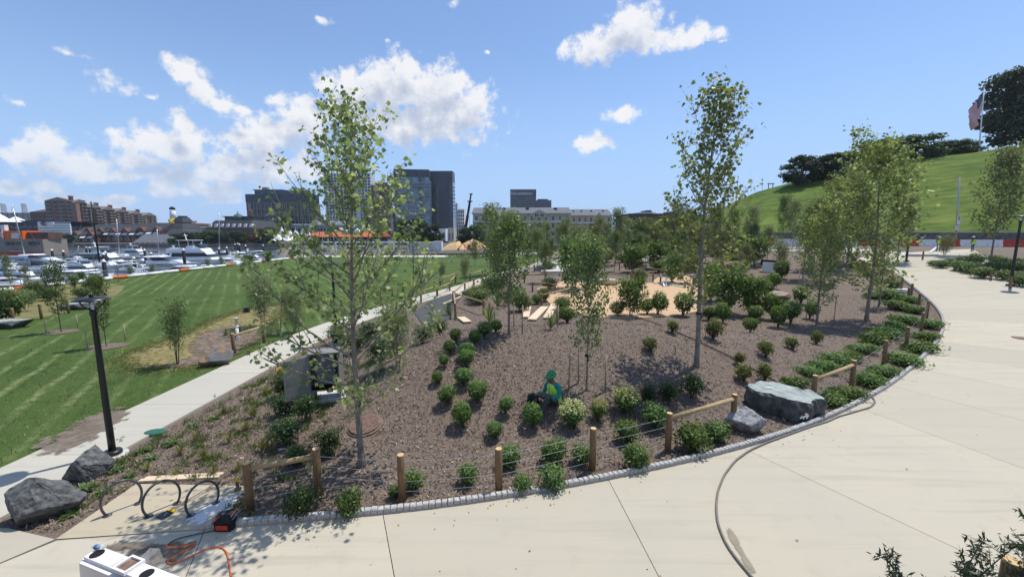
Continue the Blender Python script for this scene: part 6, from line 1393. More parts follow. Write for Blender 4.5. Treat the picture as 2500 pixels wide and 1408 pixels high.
def seated():
    p = gp(1352, 988); o0 = p
    J = dict(pelvis=((0, .02, .12), (.155, .125)), belly=((0, .02, .27), (.150, .115)), chest=((0, -.02, .44), (.165, .115)), upper=((0, -.045, .545), (.125, .09)), neck=((0, -.075, .625), .052), jaw=((0, -.115, .67), .070), head=((0, -.11, .75), (.088, .100)), crown=((0, -.10, .81), .07))
    E = [('pelvis', 'belly', 0), ('belly', 'chest', 0), ('chest', 'upper', 0), ('upper', 'neck', 2), ('neck', 'jaw', 2), ('jaw', 'head', 2), ('head', 'crown', 2)]
    for sd, sg in (('L', 1), ('R', -1)):
        J['hip' + sd] = ((.10 * sg, -.03, .11), .098); J['thigh' + sd] = ((.135 * sg, -.22, .26), .088); J['knee' + sd] = ((.16 * sg, -.40, .38 if sg > 0 else .34), .068); J['calf' + sd] = ((.155 * sg, -.52, .14), .060); J['ankle' + sd] = ((.15 * sg, -.60, -.07), .046); J['heel' + sd] = ((.15 * sg, -.60, -.13), .050); J['toe' + sd] = ((.16 * sg, -.78, -.15), .042)
        E += [('pelvis', 'hip' + sd, 1), ('hip' + sd, 'thigh' + sd, 1), ('thigh' + sd, 'knee' + sd, 1), ('knee' + sd, 'calf' + sd, 1), ('calf' + sd, 'ankle' + sd, 1), ('ankle' + sd, 'heel' + sd, 3), ('heel' + sd, 'toe' + sd, 3)]
        J['sho' + sd] = ((.175 * sg, -.03, .525), .070); J['arm' + sd] = ((.225 * sg, -.05, .40), .056); J['elb' + sd] = ((.24 * sg, -.10, .285), .046); J['fore' + sd] = ((.17 * sg, -.23, .32), .042); J['wrist' + sd] = ((.09 * sg, -.34, .36), .030)
        E += [('upper', 'sho' + sd, 0), ('sho' + sd, 'arm' + sd, 0), ('arm' + sd, 'elb' + sd, 0), ('elb' + sd, 'fore' + sd, 0), ('fore' + sd, 'wrist' + sd, 0)]
        hands(J, E, sd, (.09 * sg, -.34, .36), (-.35 * sg, -1, .1), 2)
    me = skin_body('person', J, E, ['teal_shirt', 'trousers', 'skin', 'boots'])
    o = link('person', me, None, p); o.rotation_euler = (0, 0, R(-48)); o.scale = (1.2, 1.2, 1.2)
    tag(o, 'seated worker in green hard hat and yellow vest on the mulch slope', 'person')
    v = vest_mesh([(0, .02, .10, .185, .155), (0, .02, .20, .178, .148), (0, .01, .32, .175, .142), (0, -.02, .44, .182, .138), (0, -.035, .52, .150, .120), (0, -.05, .575, .085, .085)], 'hiviz', o)
    for sg in (-1, 1):
        b = MB(); b.tube([(.06 * sg, -.125, .57), (.045 * sg, -.172, .44), (.035 * sg, -.150, .28), (.035 * sg, -.150, .12)], .014, 6); b.build('vest_edge', 'hiviz_edge', v, True, False)
    h = hard_hat(o, (0, -.115, .775), (0, -1, 0), 'green_hat', .35)
    for x, y, z in ((.08, -.155, .845), (-.08, -.155, .845), (.0, -.05, .895)):
        b = MB(); b.lathe([(.022, 0), (.020, .008)], (x, y, z - .02), 10); b.build('sticker', 'near_black', h, False, False)
    face_bits(o, (0, -.12, .735), (0, -1, -.35), .10)
    # backpack on the slope in front of him
    q = p + Vector((-.62, -.20, .0)); q.z = gzs(q.x, q.y); bk = empty('backpack', q, 'black backpack leaning beside the seated worker', 'bag')
    b = MB(); b.prism([(q.x + x, q.y + y) for x, y in ((-.17, -.10), (.17, -.10), (.20, .02), (.14, .12), (-.14, .12), (-.20, .02))], q.z - .03, q.z + .40, inset=.22); b.build('bag_body', 'near_black', bk, True)
    b = MB(); b.prism([(q.x + x, q.y - .11 + y) for x, y in ((-.12, -.05), (.12, -.05), (.13, .03), (-.13, .03))], q.z, q.z + .2, inset=.15); b.build('front_pocket', 'dark_shirt', bk, True)
    b = MB(); b.tube([q + Vector((-.05, 0, .38)), q + Vector((0, 0, .46)), q + Vector((.05, 0, .38))], .012, 6); b.build('grab_loop', 'near_black', bk, True)
seated()
def standing(px, pb, top, label, rz, arms=0, mats=('dark_shirt', 'jeans', 'skin', 'boots')):
    p = gp(px, pb); Hh = max(1.6, min(1.9, at(px, top, p.y).z - p.z)); k = Hh / 1.80
    J = dict(pelvis=((0, 0, .95), (.15, .11)), belly=((0, 0, 1.10), (.145, .105)), chest=((0, 0, 1.30), (.165, .115)), upper=((0, 0, 1.42), (.12, .085)), neck=((0, -.01, 1.50), .052), jaw=((0, -.03, 1.56), .068), head=((0, -.02, 1.65), (.085, .098)), crown=((0, 0, 1.72), .065))
    E = [('pelvis', 'belly', 0), ('belly', 'chest', 0), ('chest', 'upper', 0), ('upper', 'neck', 2), ('neck', 'jaw', 2), ('jaw', 'head', 2), ('head', 'crown', 2)]
    for sd, sg in (('L', 1), ('R', -1)):
        for n_, q, r, in (('hip', (.09 * sg, 0, .90), .10), ('thigh', (.11 * sg, 0, .70), .085), ('knee', (.12 * sg, -.01, .48), .065), ('calf', (.125 * sg, 0, .30), .060), ('ankle', (.13 * sg, .01, .09), .045), ('heel', (.13 * sg, .02, .045), .045), ('toe', (.15 * sg, -.15, .035), .038)): J[n_ + sd] = (q, r)
        E += [('pelvis', 'hip' + sd, 1), ('hip' + sd, 'thigh' + sd, 1), ('thigh' + sd, 'knee' + sd, 1), ('knee' + sd, 'calf' + sd, 1), ('calf' + sd, 'ankle' + sd, 1), ('ankle' + sd, 'heel' + sd, 3), ('heel' + sd, 'toe' + sd, 3)]
        for n_, q, r in (('sho', (.18 * sg, 0, 1.41), .068), ('arm', (.24 * sg, .01, 1.26), .054), ('elb', (.27 * sg, .0, 1.12), .044), ('fore', (.25 * sg, -.10, 1.02), .040), ('wrist', (.20 * sg, -.18, .96), .029)): J[n_ + sd] = (q, r)
        E += [('upper', 'sho' + sd, 0), ('sho' + sd, 'arm' + sd, 0), ('arm' + sd, 'elb' + sd, 0), ('elb' + sd, 'fore' + sd, 0), ('fore' + sd, 'wrist' + sd, 2)]
        hands(J, E, sd, (.20 * sg, -.18, .96), (-.2 * sg, -1, -.4), 2)
    o = link('person', skin_body('person', J, E, list(mats)), None, p); o.rotation_euler = (0, 0, rz); o.scale = (k, k, k); tag(o, label, 'person', None)
    vest_mesh([(0, 0, .88, .175, .135), (0, 0, 1.05, .172, .130), (0, 0, 1.28, .188, .138), (0, 0, 1.40, .150, .11), (0, 0, 1.46, .085, .08)], 'hiviz', o)
    hard_hat(o, (0, -.02, 1.69), (0, -1, 0), 'white_paint', .08); face_bits(o, (0, -.03, 1.63), (0, -1, 0))
    return o
standing(2373, 614, 577, 'standing worker in yellow vest and jeans before the red and white barriers', PI + .2)
standing(2290, 614, 577, 'worker in yellow vest half hidden behind the round shrub tree', -.6)
standing(1068, 622, 604, 'far worker in a yellow vest in front of the white container', .3)
standing(1045, 622, 604, 'dark-clothed far worker left of the yellow-vested one by the container', .3, mats=('dark_shirt', 'near_black', 'skin', 'boots'))

# ---------------------------------------------------------------- work site in front of the hill
BL0, BL1 = WALL0 + nw * 9, WALL1 + nw * 9
tb_ = (BL1 - BL0) / np.linalg.norm(BL1 - BL0); n = 0; s = 6.0
def barrier_proto(mat):
    b = MB(); prof = [(-.28, 0), (.28, 0), (.28, .2), (.13, .5), (.10, 1.05), (-.10, 1.05), (-.13, .5), (-.28, .2)]
    L = 2.3; V = [(x, y, z) for x in (-L / 2, L / 2) for y, z in prof]; b.add(V, [tuple(range(8))[::-1], tuple(range(8, 16))] + [(j, (j + 1) % 8, 8 + (j + 1) % 8, 8 + j) for j in range(8)])
    me = bpy.data.meshes.new('shell'); me.from_pydata(b.v, [], b.f); me.materials.append(MATS[mat]); me.update()
    h = MB(); 
    for x in (-.55, .55): h.box((x, -.20, .32), (.3, .06, .14)); h.box((x, .20, .32), (.3, .06, .14))
    hm = bpy.data.meshes.new('pocket'); hm.from_pydata(h.v, [], h.f); hm.materials.append(MATS['mortar']); hm.update(); return me, hm
BR, BW = barrier_proto('red_paint'), barrier_proto('white_plastic')
seq = 'rrwwrwwrwrwrwwrwrwwrw'; cnt = dict(r=0, w=0)
total = np.linalg.norm(BL1 - BL0); bl = []
while s < total * .72:
    c = BL0 + tb_ * s; px, _ = proj(c[0], c[1], 4)
    if px < 2560: bl.append((c, px))
    s += 2.42
bl = sorted(bl, key=lambda t: t[1])
for i, (c, px) in enumerate(bl):
    k = seq[i % len(seq)]; z = gzs(*c) + .03; colr = 'red' if k == 'r' else 'white'
    o = empty('road_barrier', (c[0], c[1], z), f'{ORD[min(cnt[k], 27)]} {colr} water-filled road barrier from the left below the hill', 'barrier', 'red and white road barriers', math.atan2(tb_[1], tb_[0])); cnt[k] += 1
    a, b = BR if k == 'r' else BW; link('shell', a, o); link('fork_pockets', b, o)['kind'] = 'stuff'
# black mesh fence left of the barriers
o = empty('mesh_fence', (30, 76, 3), 'long black silt mesh fence at the back of the site', 'fence'); a, b = np.array(tuple(gp(1540, 606))[:2]), BL0 + tb_ * total * .72
m = MB(); nseg = 24
for i in range(nseg):
    p, q = a + (b - a) * i / nseg, a + (b - a) * (i + 1) / nseg; z0, z1 = gzs(*p), gzs(*q); m.add([(p[0], p[1], z0), (q[0], q[1], z1), (q[0], q[1], z1 + 1.5), (p[0], p[1], z0 + 1.45)], [(0, 1, 2, 3)])
    pp = MB(); pp.tube([(p[0], p[1] - .05, z0 - .1), (p[0], p[1] - .05, z0 + 1.7)], .035, 6); pp.build('post', 'stake_wood' if i % 3 else 'steel', o)
m.build('mesh_sheet', 'silt_black', o)
for (px, pb, lb) in [(2092, 622, 'left orange traffic cone by the promenade end'), (2166, 620, 'right orange traffic cone by the promenade end')]:
    p = gp(px, pb); o = empty('traffic_cone', p, lb, 'cone', 'traffic cones'); b = MB(); b.box(p + Vector((0, 0, .03)), (.38, .38, .05)); b.build('base', 'near_black', o); b = MB(); b.lathe([(.15, .05), (.03, .72), (.02, .73)], p, 12); b.build('cone', 'orange', o, True); b = MB(); b.lathe([(.112, .30), (.087, .42)], p, 12, cap=False); b.build('band', 'white_paint', o, True)
# low precast edging along the works
for i, (x0, x1, y_) in enumerate(((2210, 2290, 627), (2292, 2372, 630), (2374, 2440, 634), (2442, 2500, 638))):
    a, b_ = gp(x0, y_), gp(x1, y_); m = MB(); m.box((a + b_) / 2 + Vector((0, 0, .15)), ((b_ - a).length, .3, .32), math.atan2((b_ - a).y, (b_ - a).x)); tag(m.build('concrete_beam', 'concrete_far'), f'{ORD[i]} long pale concrete beam from left behind the promenade shrubs', 'beam', 'concrete beams behind the shrubs')
# sign pole
p = at(2333, 600, 63); p.z = 3.4; o = empty('sign_pole', p, 'grey pole with speed limit and parking signs before the hill', 'sign')
ptop = at(2343, 433, 63); b = MB(); b.tube([p, (ptop.x, ptop.y, ptop.z)], [.11, .09], 8); b.build('pole', 'steel', o, True)
def sign_at(px, py, w, h, lines, name, sub):
    q = at(px, py, 62.8); b = MB(); b.box(q, (w, .03, h)); s = b.build('sign_plate', 'white_paint', o); b = MB(); b.box(q + Vector((0, .002, 0)), (w * 1.08, .02, h * 1.06)); b.build('border', 'near_black', s)
    for t, dz, sz in lines:
        cu = bpy.data.curves.new('lettering', 'FONT'); cu.body = t; cu.size = sz; cu.align_x = 'CENTER'; cu.align_y = 'CENTER'; cu.extrude = .004
        to = bpy.data.objects.new('lettering', cu); me = solid(to)
        me.materials.append(MATS['near_black']); l = link('lettering', me, s); l.rotation_euler = (PI / 2, 0, 0); l.location = q - p + Vector((0, -.03, dz))
sign_at(2341, 533, .62, .72, [('SPEED', .25, .15), ('LIMIT', .10, .15), ('30', -.15, .42)], 'speed', 1); sign_at(2340, 543.5, .55, .55, [('-----', .12, .2), ('----', -.12, .2)], 'plate', 1); sign_at(2336, 556, .68, .62, [('<P>', 0, .36)], 'parking', 1)
b = MB(); b.tube([ptop - Vector((0, 0, .3)), ptop + Vector((-.9, 0, -.05))], .04, 6); b.build('arm', 'steel', o)
# flag on the hill
p = at(2389, 380, 105); tp = at(2403, 213, 105); o = empty('flagpole', p, 'tall white flagpole on the hilltop carrying a limp flag', 'flagpole')
b = MB(); b.tube([p, tp], [.16, .08], 10); b.build('pole', 'white_paint', o, True); b = MB(); b.lathe([(.02, 0), (.16, .12), (.16, .2), (.02, .32)], tp, 10); b.build('finial', 'yellow', o, True)
M('flag_red', (0.48, 0.02, 0.03), .8); M('flag_white', (0.70, 0.68, 0.68), .8); M('flag_blue', (0.03, 0.035, 0.11), .8)
# limp flag: hoist up the pole, cloth hanging and swung to the left
hx = at(2401, 224, 104.6); lo = at(2391, 312, 104.6); U, Vn = 26, 27; G_ = np.zeros((Vn, U, 3))
c00 = np.array(at(2401, 222, 104.6)); c01 = np.array(at(2398, 262, 104.6)); c10 = np.array(at(2356, 286, 104.0)); c11 = np.array(at(2380, 318, 103.8))
for j in range(Vn):
    for i in range(U):
        u, v = i / (U - 1), j / (Vn - 1); e = (c00 * (1 - v) + c01 * v) * (1 - u) + (c10 * (1 - v) + c11 * v) * u
        if u > 0: e = e + np.array((.32 * math.sin(u * 9 + v * 2.2) * u, .55 * math.sin(u * 11 + v * 3) * u, -.55 * math.sin(PI * u) * v))
        G_[j, i] = e
o2 = empty('flag', tuple(c00), 'limp striped flag with dark blue canton hanging from the hilltop pole', 'flag')
def strip(j0, j1, i0, i1): 
    b = MB(); nn = i1 - i0
    for j in range(j0, j1 + 1): b.v += [tuple(G_[j, i]) for i in range(i0, i1 + 1)]
    w = nn + 1; b.f = [(a * w + i, a * w + i + 1, (a + 1) * w + i + 1, (a + 1) * w + i) for a in range(j1 - j0) for i in range(nn)]; b.m = [0] * len(b.f); return b
for k in range(13): strip(2 * k, 2 * k + 2, 10 if k < 7 else 0, U - 1).build('stripe', 'flag_red' if k % 2 == 0 else 'flag_white', o2, True)
ca = strip(0, 14, 0, 10).build('canton', 'flag_blue', o2, True)
st = MB()
for a in range(9):
    for i in range(6 if a % 2 == 0 else 5):
        jj = 1 + a * 1.45; ii = 1 + i * 1.6 + (0 if a % 2 == 0 else .8); q = G_[min(13, int(jj)), min(9, int(ii))]; st.box((q[0], q[1] - .06, q[2]), (.14, .02, .14), .6)
tag(st.build('stars', 'flag_white', ca), kind='stuff')
p = at(1861, 463, 118); b = MB(); b.tube([p, at(1861, 438, 118)], .06, 6); b.lathe([(.25, 0), (.25, .3)], at(1861, 440, 118), 8); tag(b.build('light_mast', 'steel'), 'thin light mast on the left shoulder of the hill', 'mast')
p = at(1881, 461, 118); b = MB()
for dx in (-.6, .6): b.box(p + Vector((dx, 0, .6)), (.14, .14, 1.5))
b.box(p + Vector((0, 0, 1.4)), (1.8, .3, .2)); tag(b.build('lookout_frame', 'near_black'), 'small dark lookout frame on the hill shoulder', 'frame')

# ---------------------------------------------------------------- marina
def hull(b, L, B, H, mi=0, bow=.35, z0=-.25):
    xs = np.linspace(0, 1, 11); sec = []
    for t in xs:
        w = B / 2 * (1 - max(0, (t - (1 - bow)) / bow) ** 2.0) * (0.9 + .1 * min(1, t * 4)); sh = H * (1 + .28 * max(0, t - .4) ** 1.3); x = -L / 2 + L * t; rake = .10 * L * max(0, t - .7)
        sec.append([(x, 0, z0), (x, -w * .72, z0 + .15), (x + rake * .4, -w * .95, sh * .55), (x + rake, -w, sh), (x + rake, w, sh), (x + rake * .4, w * .95, sh * .55), (x, w * .72, z0 + .15)])
    V = [p for s_ in sec for p in s_]; n = 7
    b.add(V, [(i * n + j, i * n + (j + 1) % n, (i + 1) * n + (j + 1) % n, (i + 1) * n + j) for i in range(10) for j in range(n)] + [tuple(range(n))[::-1], tuple(range(70, 77))], mi)
def frus(b, x0, x1, w, z0, z1, f0, f1, mi=0, tw=.82):
    """cabin block: f0 stern rake, f1 bow rake"""
    V = [(x0, -w, z0), (x1, -w, z0), (x1, w, z0), (x0, w, z0), (x0 + f0, -w * tw, z1), (x1 - f1, -w * tw, z1), (x1 - f1, w * tw, z1), (x0 + f0, w * tw, z1)]
    b.add(V, [(3, 2, 1, 0), (4, 5, 6, 7), (0, 1, 5, 4), (1, 2, 6, 5), (2, 3, 7, 6), (3, 0, 4, 7)], mi)
def part(o, name, mat, fn, smooth=False): b = MB(); fn(b); return b.build(name, mat, o, smooth, False)
def yacht(o, L, kind, hullm='gelcoat'):
    B = L * .29; H = L * .085
    part(o, 'hull', hullm, lambda b: hull(b, L, B, H)); part(o, 'rub_rail', 'near_black', lambda b: b.tube([(-L / 2, -B / 2 * .93, H * .9), (0, -B / 2, H * .92), (L * .2, -B / 2 * .98, H)], .05, 5))
    w = B * .40
    if kind == 'fly':
        c = part(o, 'cabin', 'gelcoat', lambda b: frus(b, -L * .34, L * .22, w, H, H + L * .12, .2, L * .12)); part(c, 'windows', 'boat_glass', lambda b: frus(b, -L * .30, L * .195, w * 1.012, H + L * .045, H + L * .095, .1, L * .085, tw=.9))
        f = part(o, 'flybridge', 'gelcoat', lambda b: (frus(b, -L * .36, L * .10, w * 1.02, H + L * .121, H + L * .155, 0, L * .03, tw=.98), frus(b, -L * .12, L * .06, w * .9, H + L * .155, H + L * .19, .1, L * .06)))
        part(f, 'windscreen', 'boat_glass', lambda b: frus(b, L * .0, L * .075, w * .85, H + L * .185, H + L * .215, .1, L * .05)); part(o, 'hardtop', 'gelcoat', lambda b: (b.box((-L * .12, 0, H + L * .265), (L * .24, w * 1.7, .10)), [b.tube([(x, y, H + L * .15), (x - .1, y, H + L * .262)], .05, 5) for x in (-L * .2, -L * .02) for y in (-w * .8, w * .8)]))
        part(o, 'radar_mast', 'white_paint', lambda b: (b.tube([(-L * .16, 0, H + L * .27), (-L * .18, 0, H + L * .36)], [.14, .06], 6), b.box((-L * .17, 0, H + L * .33), (.25, 1.1, .14))))
    elif kind == 'express':
        c = part(o, 'cabin', 'gelcoat', lambda b: frus(b, -L * .20, L * .34, w * 1.02, H, H + L * .055, 0, L * .16)); part(o, 'windscreen', 'boat_glass', lambda b: frus(b, -L * .12, L * .14, w, H + L * .052, H + L * .105, .1, L * .15)); part(o, 'hardtop', 'gelcoat', lambda b: frus(b, -L * .24, L * .02, w * .98, H + L * .103, H + L * .125, L * .02, L * .05)); part(o, 'cockpit', 'near_black', lambda b: frus(b, -L * .40, -L * .20, w * .9, H, H + .06, 0, 0))
        part(o, 'side_windows', 'boat_glass', lambda b: frus(b, -L * .05, L * .2, B * .49, H * .60, H * .82, .2, .5, tw=1.0))
    else:
        part(o, 'cabin', 'gelcoat', lambda b: frus(b, -L * .05, L * .30, w * .95, H, H + L * .08, .1, L * .12)); part(o, 'windscreen', 'boat_glass', lambda b: frus(b, -L * .04, L * .12, w * .9, H + L * .08, H + L * .14, .1, L * .07)); part(o, 'bimini', kind, lambda b: (frus(b, -L * .30, -L * .0, w * .9, H + L * .19, H + L * .205, .1, .1), [b.tube([(x, y, H), (x, y, H + L * .19)], .03, 4) for x in (-L * .28, -L * .02) for y in (-w * .85, w * .85)]))
    part(o, 'bow_rail', 'steel', lambda b: [b.tube([(L * .05, sg * B * .44, H + .5), (L * .3, sg * B * .36, H * 1.15 + .5), (L * .48, 0, H * 1.25 + .5)], .03, 4) for sg in (-1, 1)])
boats = [(262, 650, 108, 'fly', .05, 'large white flybridge yacht in front of the brick boathouses'), (405, 655, 120, 'express', .15, 'sleek grey-white sport cruiser left of the big flybridge yacht'), (492, 648, 140, 'fly', .10, 'biggest white flybridge yacht in the middle of the marina'), (545, 636, 64, 'navy', .5, 'small cruiser with dark canvas right of the biggest yacht'),
    (596, 634, 70, 'express', .0, 'white sport boat near the right end of the marina'), (440, 676, 110, 'express', PI + .1, 'white cruiser with green cover moored close to the lawn'), (372, 690, 84, 'fly', .1, 'white cruiser near the lawn with tall windscreen'), (310, 678, 80, 'fly', PI, 'small white flybridge boat left of the near dock'), (100, 645, 96, 'express', 0, 'white sport boat in front of the beige ship'), (96, 668, 100, 'navy', .1, 'cruiser with dark hull cover at the left of the marina'),
    (172, 690, 120, 'express', PI - .1, 'silver sport cruiser nearest the left lawn trees'), (20, 672, 70, 'fly', .2, 'white boat cut by the left edge of the picture'), (335, 642, 50, 'navy', .2, 'little white boat behind the dock piles'), (200, 640, 46, 'express', 0, 'little open boat behind the left piles'), (640, 625, 50, 'express', .1, 'white boat farthest right in the marina'), (572, 622, 46, 'navy', 0, 'small boat behind the sailboat mast'), (30, 700, 90, 'express', .1, 'low white boat close to the sea wall at left'), (240, 682, 70, 'express', .05, 'white runabout tied behind the near dock'), (150, 665, 70, 'fly', .1, 'white flybridge boat behind the silver sport cruiser'), (440, 632, 60, 'fly', .1, 'white yacht stern-on behind the middle dock'), (520, 668, 60, 'tent_white', .3, 'small white boat under a pale canopy by the lawn tubes'), (335, 626, 60, 'fly', .0, 'far white yacht in front of the dock pavilion'), (60, 690, 90, 'fly', .1, 'white flybridge cruiser seen through the left saplings'), (210, 668, 80, 'fly', .0, 'white cruiser between the tall black mast and the near dock'), (300, 655, 70, 'express', .1, 'slim white boat beside the large left yacht'), (560, 648, 70, 'express', .0, 'white sport boat just behind the lawn tubes at right'), (620, 640, 60, 'fly', .1, 'white flybridge boat nearest the pavilion'), (470, 690, 70, 'express', .1, 'white open boat beside the sea wall')]
for (px, py, wpx, kd, rz, lb) in boats:
    p = wp(px, py, -2.0); L = min(26, wpx * p.y / FPX * 1.25); o = empty('motor_yacht' if kd == 'fly' else 'motor_boat', p, lb, 'boat', 'boats moored in the marina', rz); yacht(o, L, kd)
def sailboat(px, py, top, lean, lb, mastm='steel', L=10):
    p = wp(px, py, -2.0); o = empty('sailboat', p, lb, 'boat', 'sailboats in the marina', .2); part(o, 'hull', 'gelcoat', lambda b: hull(b, L, L * .28, L * .09, bow=.5)); part(o, 'coach_roof', 'gelcoat', lambda b: frus(b, -L * .1, L * .22, L * .09, L * .09, L * .14, .1, .6))
    tp = at(px + lean, top, p.y); d = tp - p; part(o, 'mast', mastm, lambda b: b.tube([(0, 0, L * .1), (d.x, 0, d.z)], [.16, .10], 8), True); part(o, 'boom', mastm, lambda b: b.tube([(0, 0, L * .24), (-L * .36, 0, L * .25)], .08, 6)); part(o, 'furled_sail', 'navy', lambda b: b.tube([(-.2, 0, L * .265), (-L * .34, 0, L * .27)], [.16, .10], 8), True)
    part(o, 'spreader', mastm, lambda b: b.tube([(d.x * .55, -1.1, d.z * .58), (d.x * .55, 1.1, d.z * .58)], .04, 5)); part(o, 'stay', 'steel', lambda b: [b.tube([(d.x, 0, d.z), q], .02, 3, cap=False) for q in ((L * .5, 0, L * .1), (-L * .5, 0, L * .1), (0, -L * .13, L * .1))])
sailboat(62, 632, 500, -30, 'sailboat with pale leaning mast at far left of the marina'); sailboat(246, 660, 492, -24, 'sailboat with tall black mast and dark furled sail', 'near_black', 12); sailboat(293, 632, 535, -9, 'sailboat with grey mast behind the white yachts'); sailboat(389, 632, 560, -6, 'sailboat with short thin mast in the marina middle', L=8); sailboat(537, 622, 520, -3, 'sailboat with tall mast in front of the domed building'); sailboat(186, 645, 600, 4, 'small sailboat with short red-rigged mast', L=7)
# piles with white caps, docks
piles = [(131, 640, 612), (158, 640, 615), (196, 655, 630), (213, 625, 605), (222, 632, 606), (258, 660, 622), (262, 655, 618), (346, 620, 606), (357, 646, 612), (421, 630, 608), (434, 642, 611), (453, 660, 612), (494, 622, 595), (500, 632, 608), (537, 634, 608), (556, 634, 606), (575, 612, 597), (582, 618, 596), (587, 628, 598), (602, 628, 601), (644, 622, 600), (260, 690, 640), (372, 648, 620), (330, 660, 632)]
pil = [];
for i, (px, py, tp) in enumerate(sorted(piles)):
    p = wp(px, py, -2.0); q = at(px, tp, p.y); o = empty('mooring_pile', p, f'{ORD[i]} from left of the black mooring piles with white caps', 'pile', 'mooring piles'); h = q.z - p.z
    b = MB(); b.lathe([(.28, -1.5), (.26, h)], p, 10); b.build('pile', 'near_black', o, True); b = MB(); b.lathe([(.30, h), (.30, h + .12), (.03, h + .5)], p, 10); b.build('cap', 'white_paint', o, True)
for i, (x0, y0, x1, y1, w, lb) in enumerate([(-60, 662, 660, 636, 2.0, 'long floating dock behind the nearest boats'), (-60, 700, 330, 690, 2.0, 'floating dock closest to the lawn'), (150, 634, 600, 622, 2.0, 'floating dock between the yachts and the far water')]):
    a, b_ = wp(x0, y0, -1.7), wp(x1, y1, -1.7); a.x = max(a.x, -140); o = empty('floating_dock', (a + b_) / 2, lb, 'dock', 'floating docks'); ang = math.atan2((b_ - a).y, (b_ - a).x); L = (b_ - a).length
    b = MB(); b.box((a + b_) / 2, (L, w, .45), ang); b.build('deck', 'grey_lumber', o); b = MB(); b.box((a + b_) / 2 + Vector((0, 0, -.12)), (L * .998, w + .16, .3), ang); b.build('fender', 'near_black', o)
    for k in range(5):
        q = a + (b_ - a) * ((k + .5) / 5); b = MB(); b.box(q + Vector((0, 0, .62)), (.35, .35, .8)); b.build('power_post', 'white_paint', o)
# railing and striped floating boom at the water's edge
o = empty('waterside_railing', (-48.2, 60, .1), 'thin grey railing along the sea wall behind the lawn', 'railing')
for y_ in np.arange(40, 90, 2.2):
    b = MB(); b.tube([(-48.3, y_, .1), (-48.3, y_, 1.15)], .03, 5); b.build('post', 'steel', o)
for z_ in (.45, .8, 1.12): b = MB(); b.tube([(-48.3, 40, z_), (-48.3, 88, z_)], .02, 4); b.build('rail', 'steel', o)
y_ = 36.0; k = 0; cntb = {'white': 0, 'orange': 0}
while y_ < 92:
    colr = 'orange' if k % 4 == 1 else 'white'; L = 1.9 if colr == 'orange' else 2.6
    b = MB(); b.tube([(-47.4 + .05 * math.sin(y_), y_ + .08, .30), (-47.4, y_ + L - .08, .30)], [.17, .17], 10); tag(b.build('barrier_tube', 'orange' if colr == 'orange' else 'tent_white', None, True), f'{ORD[min(cntb[colr], 27)]} nearest {colr} tube segment lying along the lawn edge', 'tube', 'orange and white tubes along the lawn edge'); cntb[colr] += 1
    y_ += L; k += 1

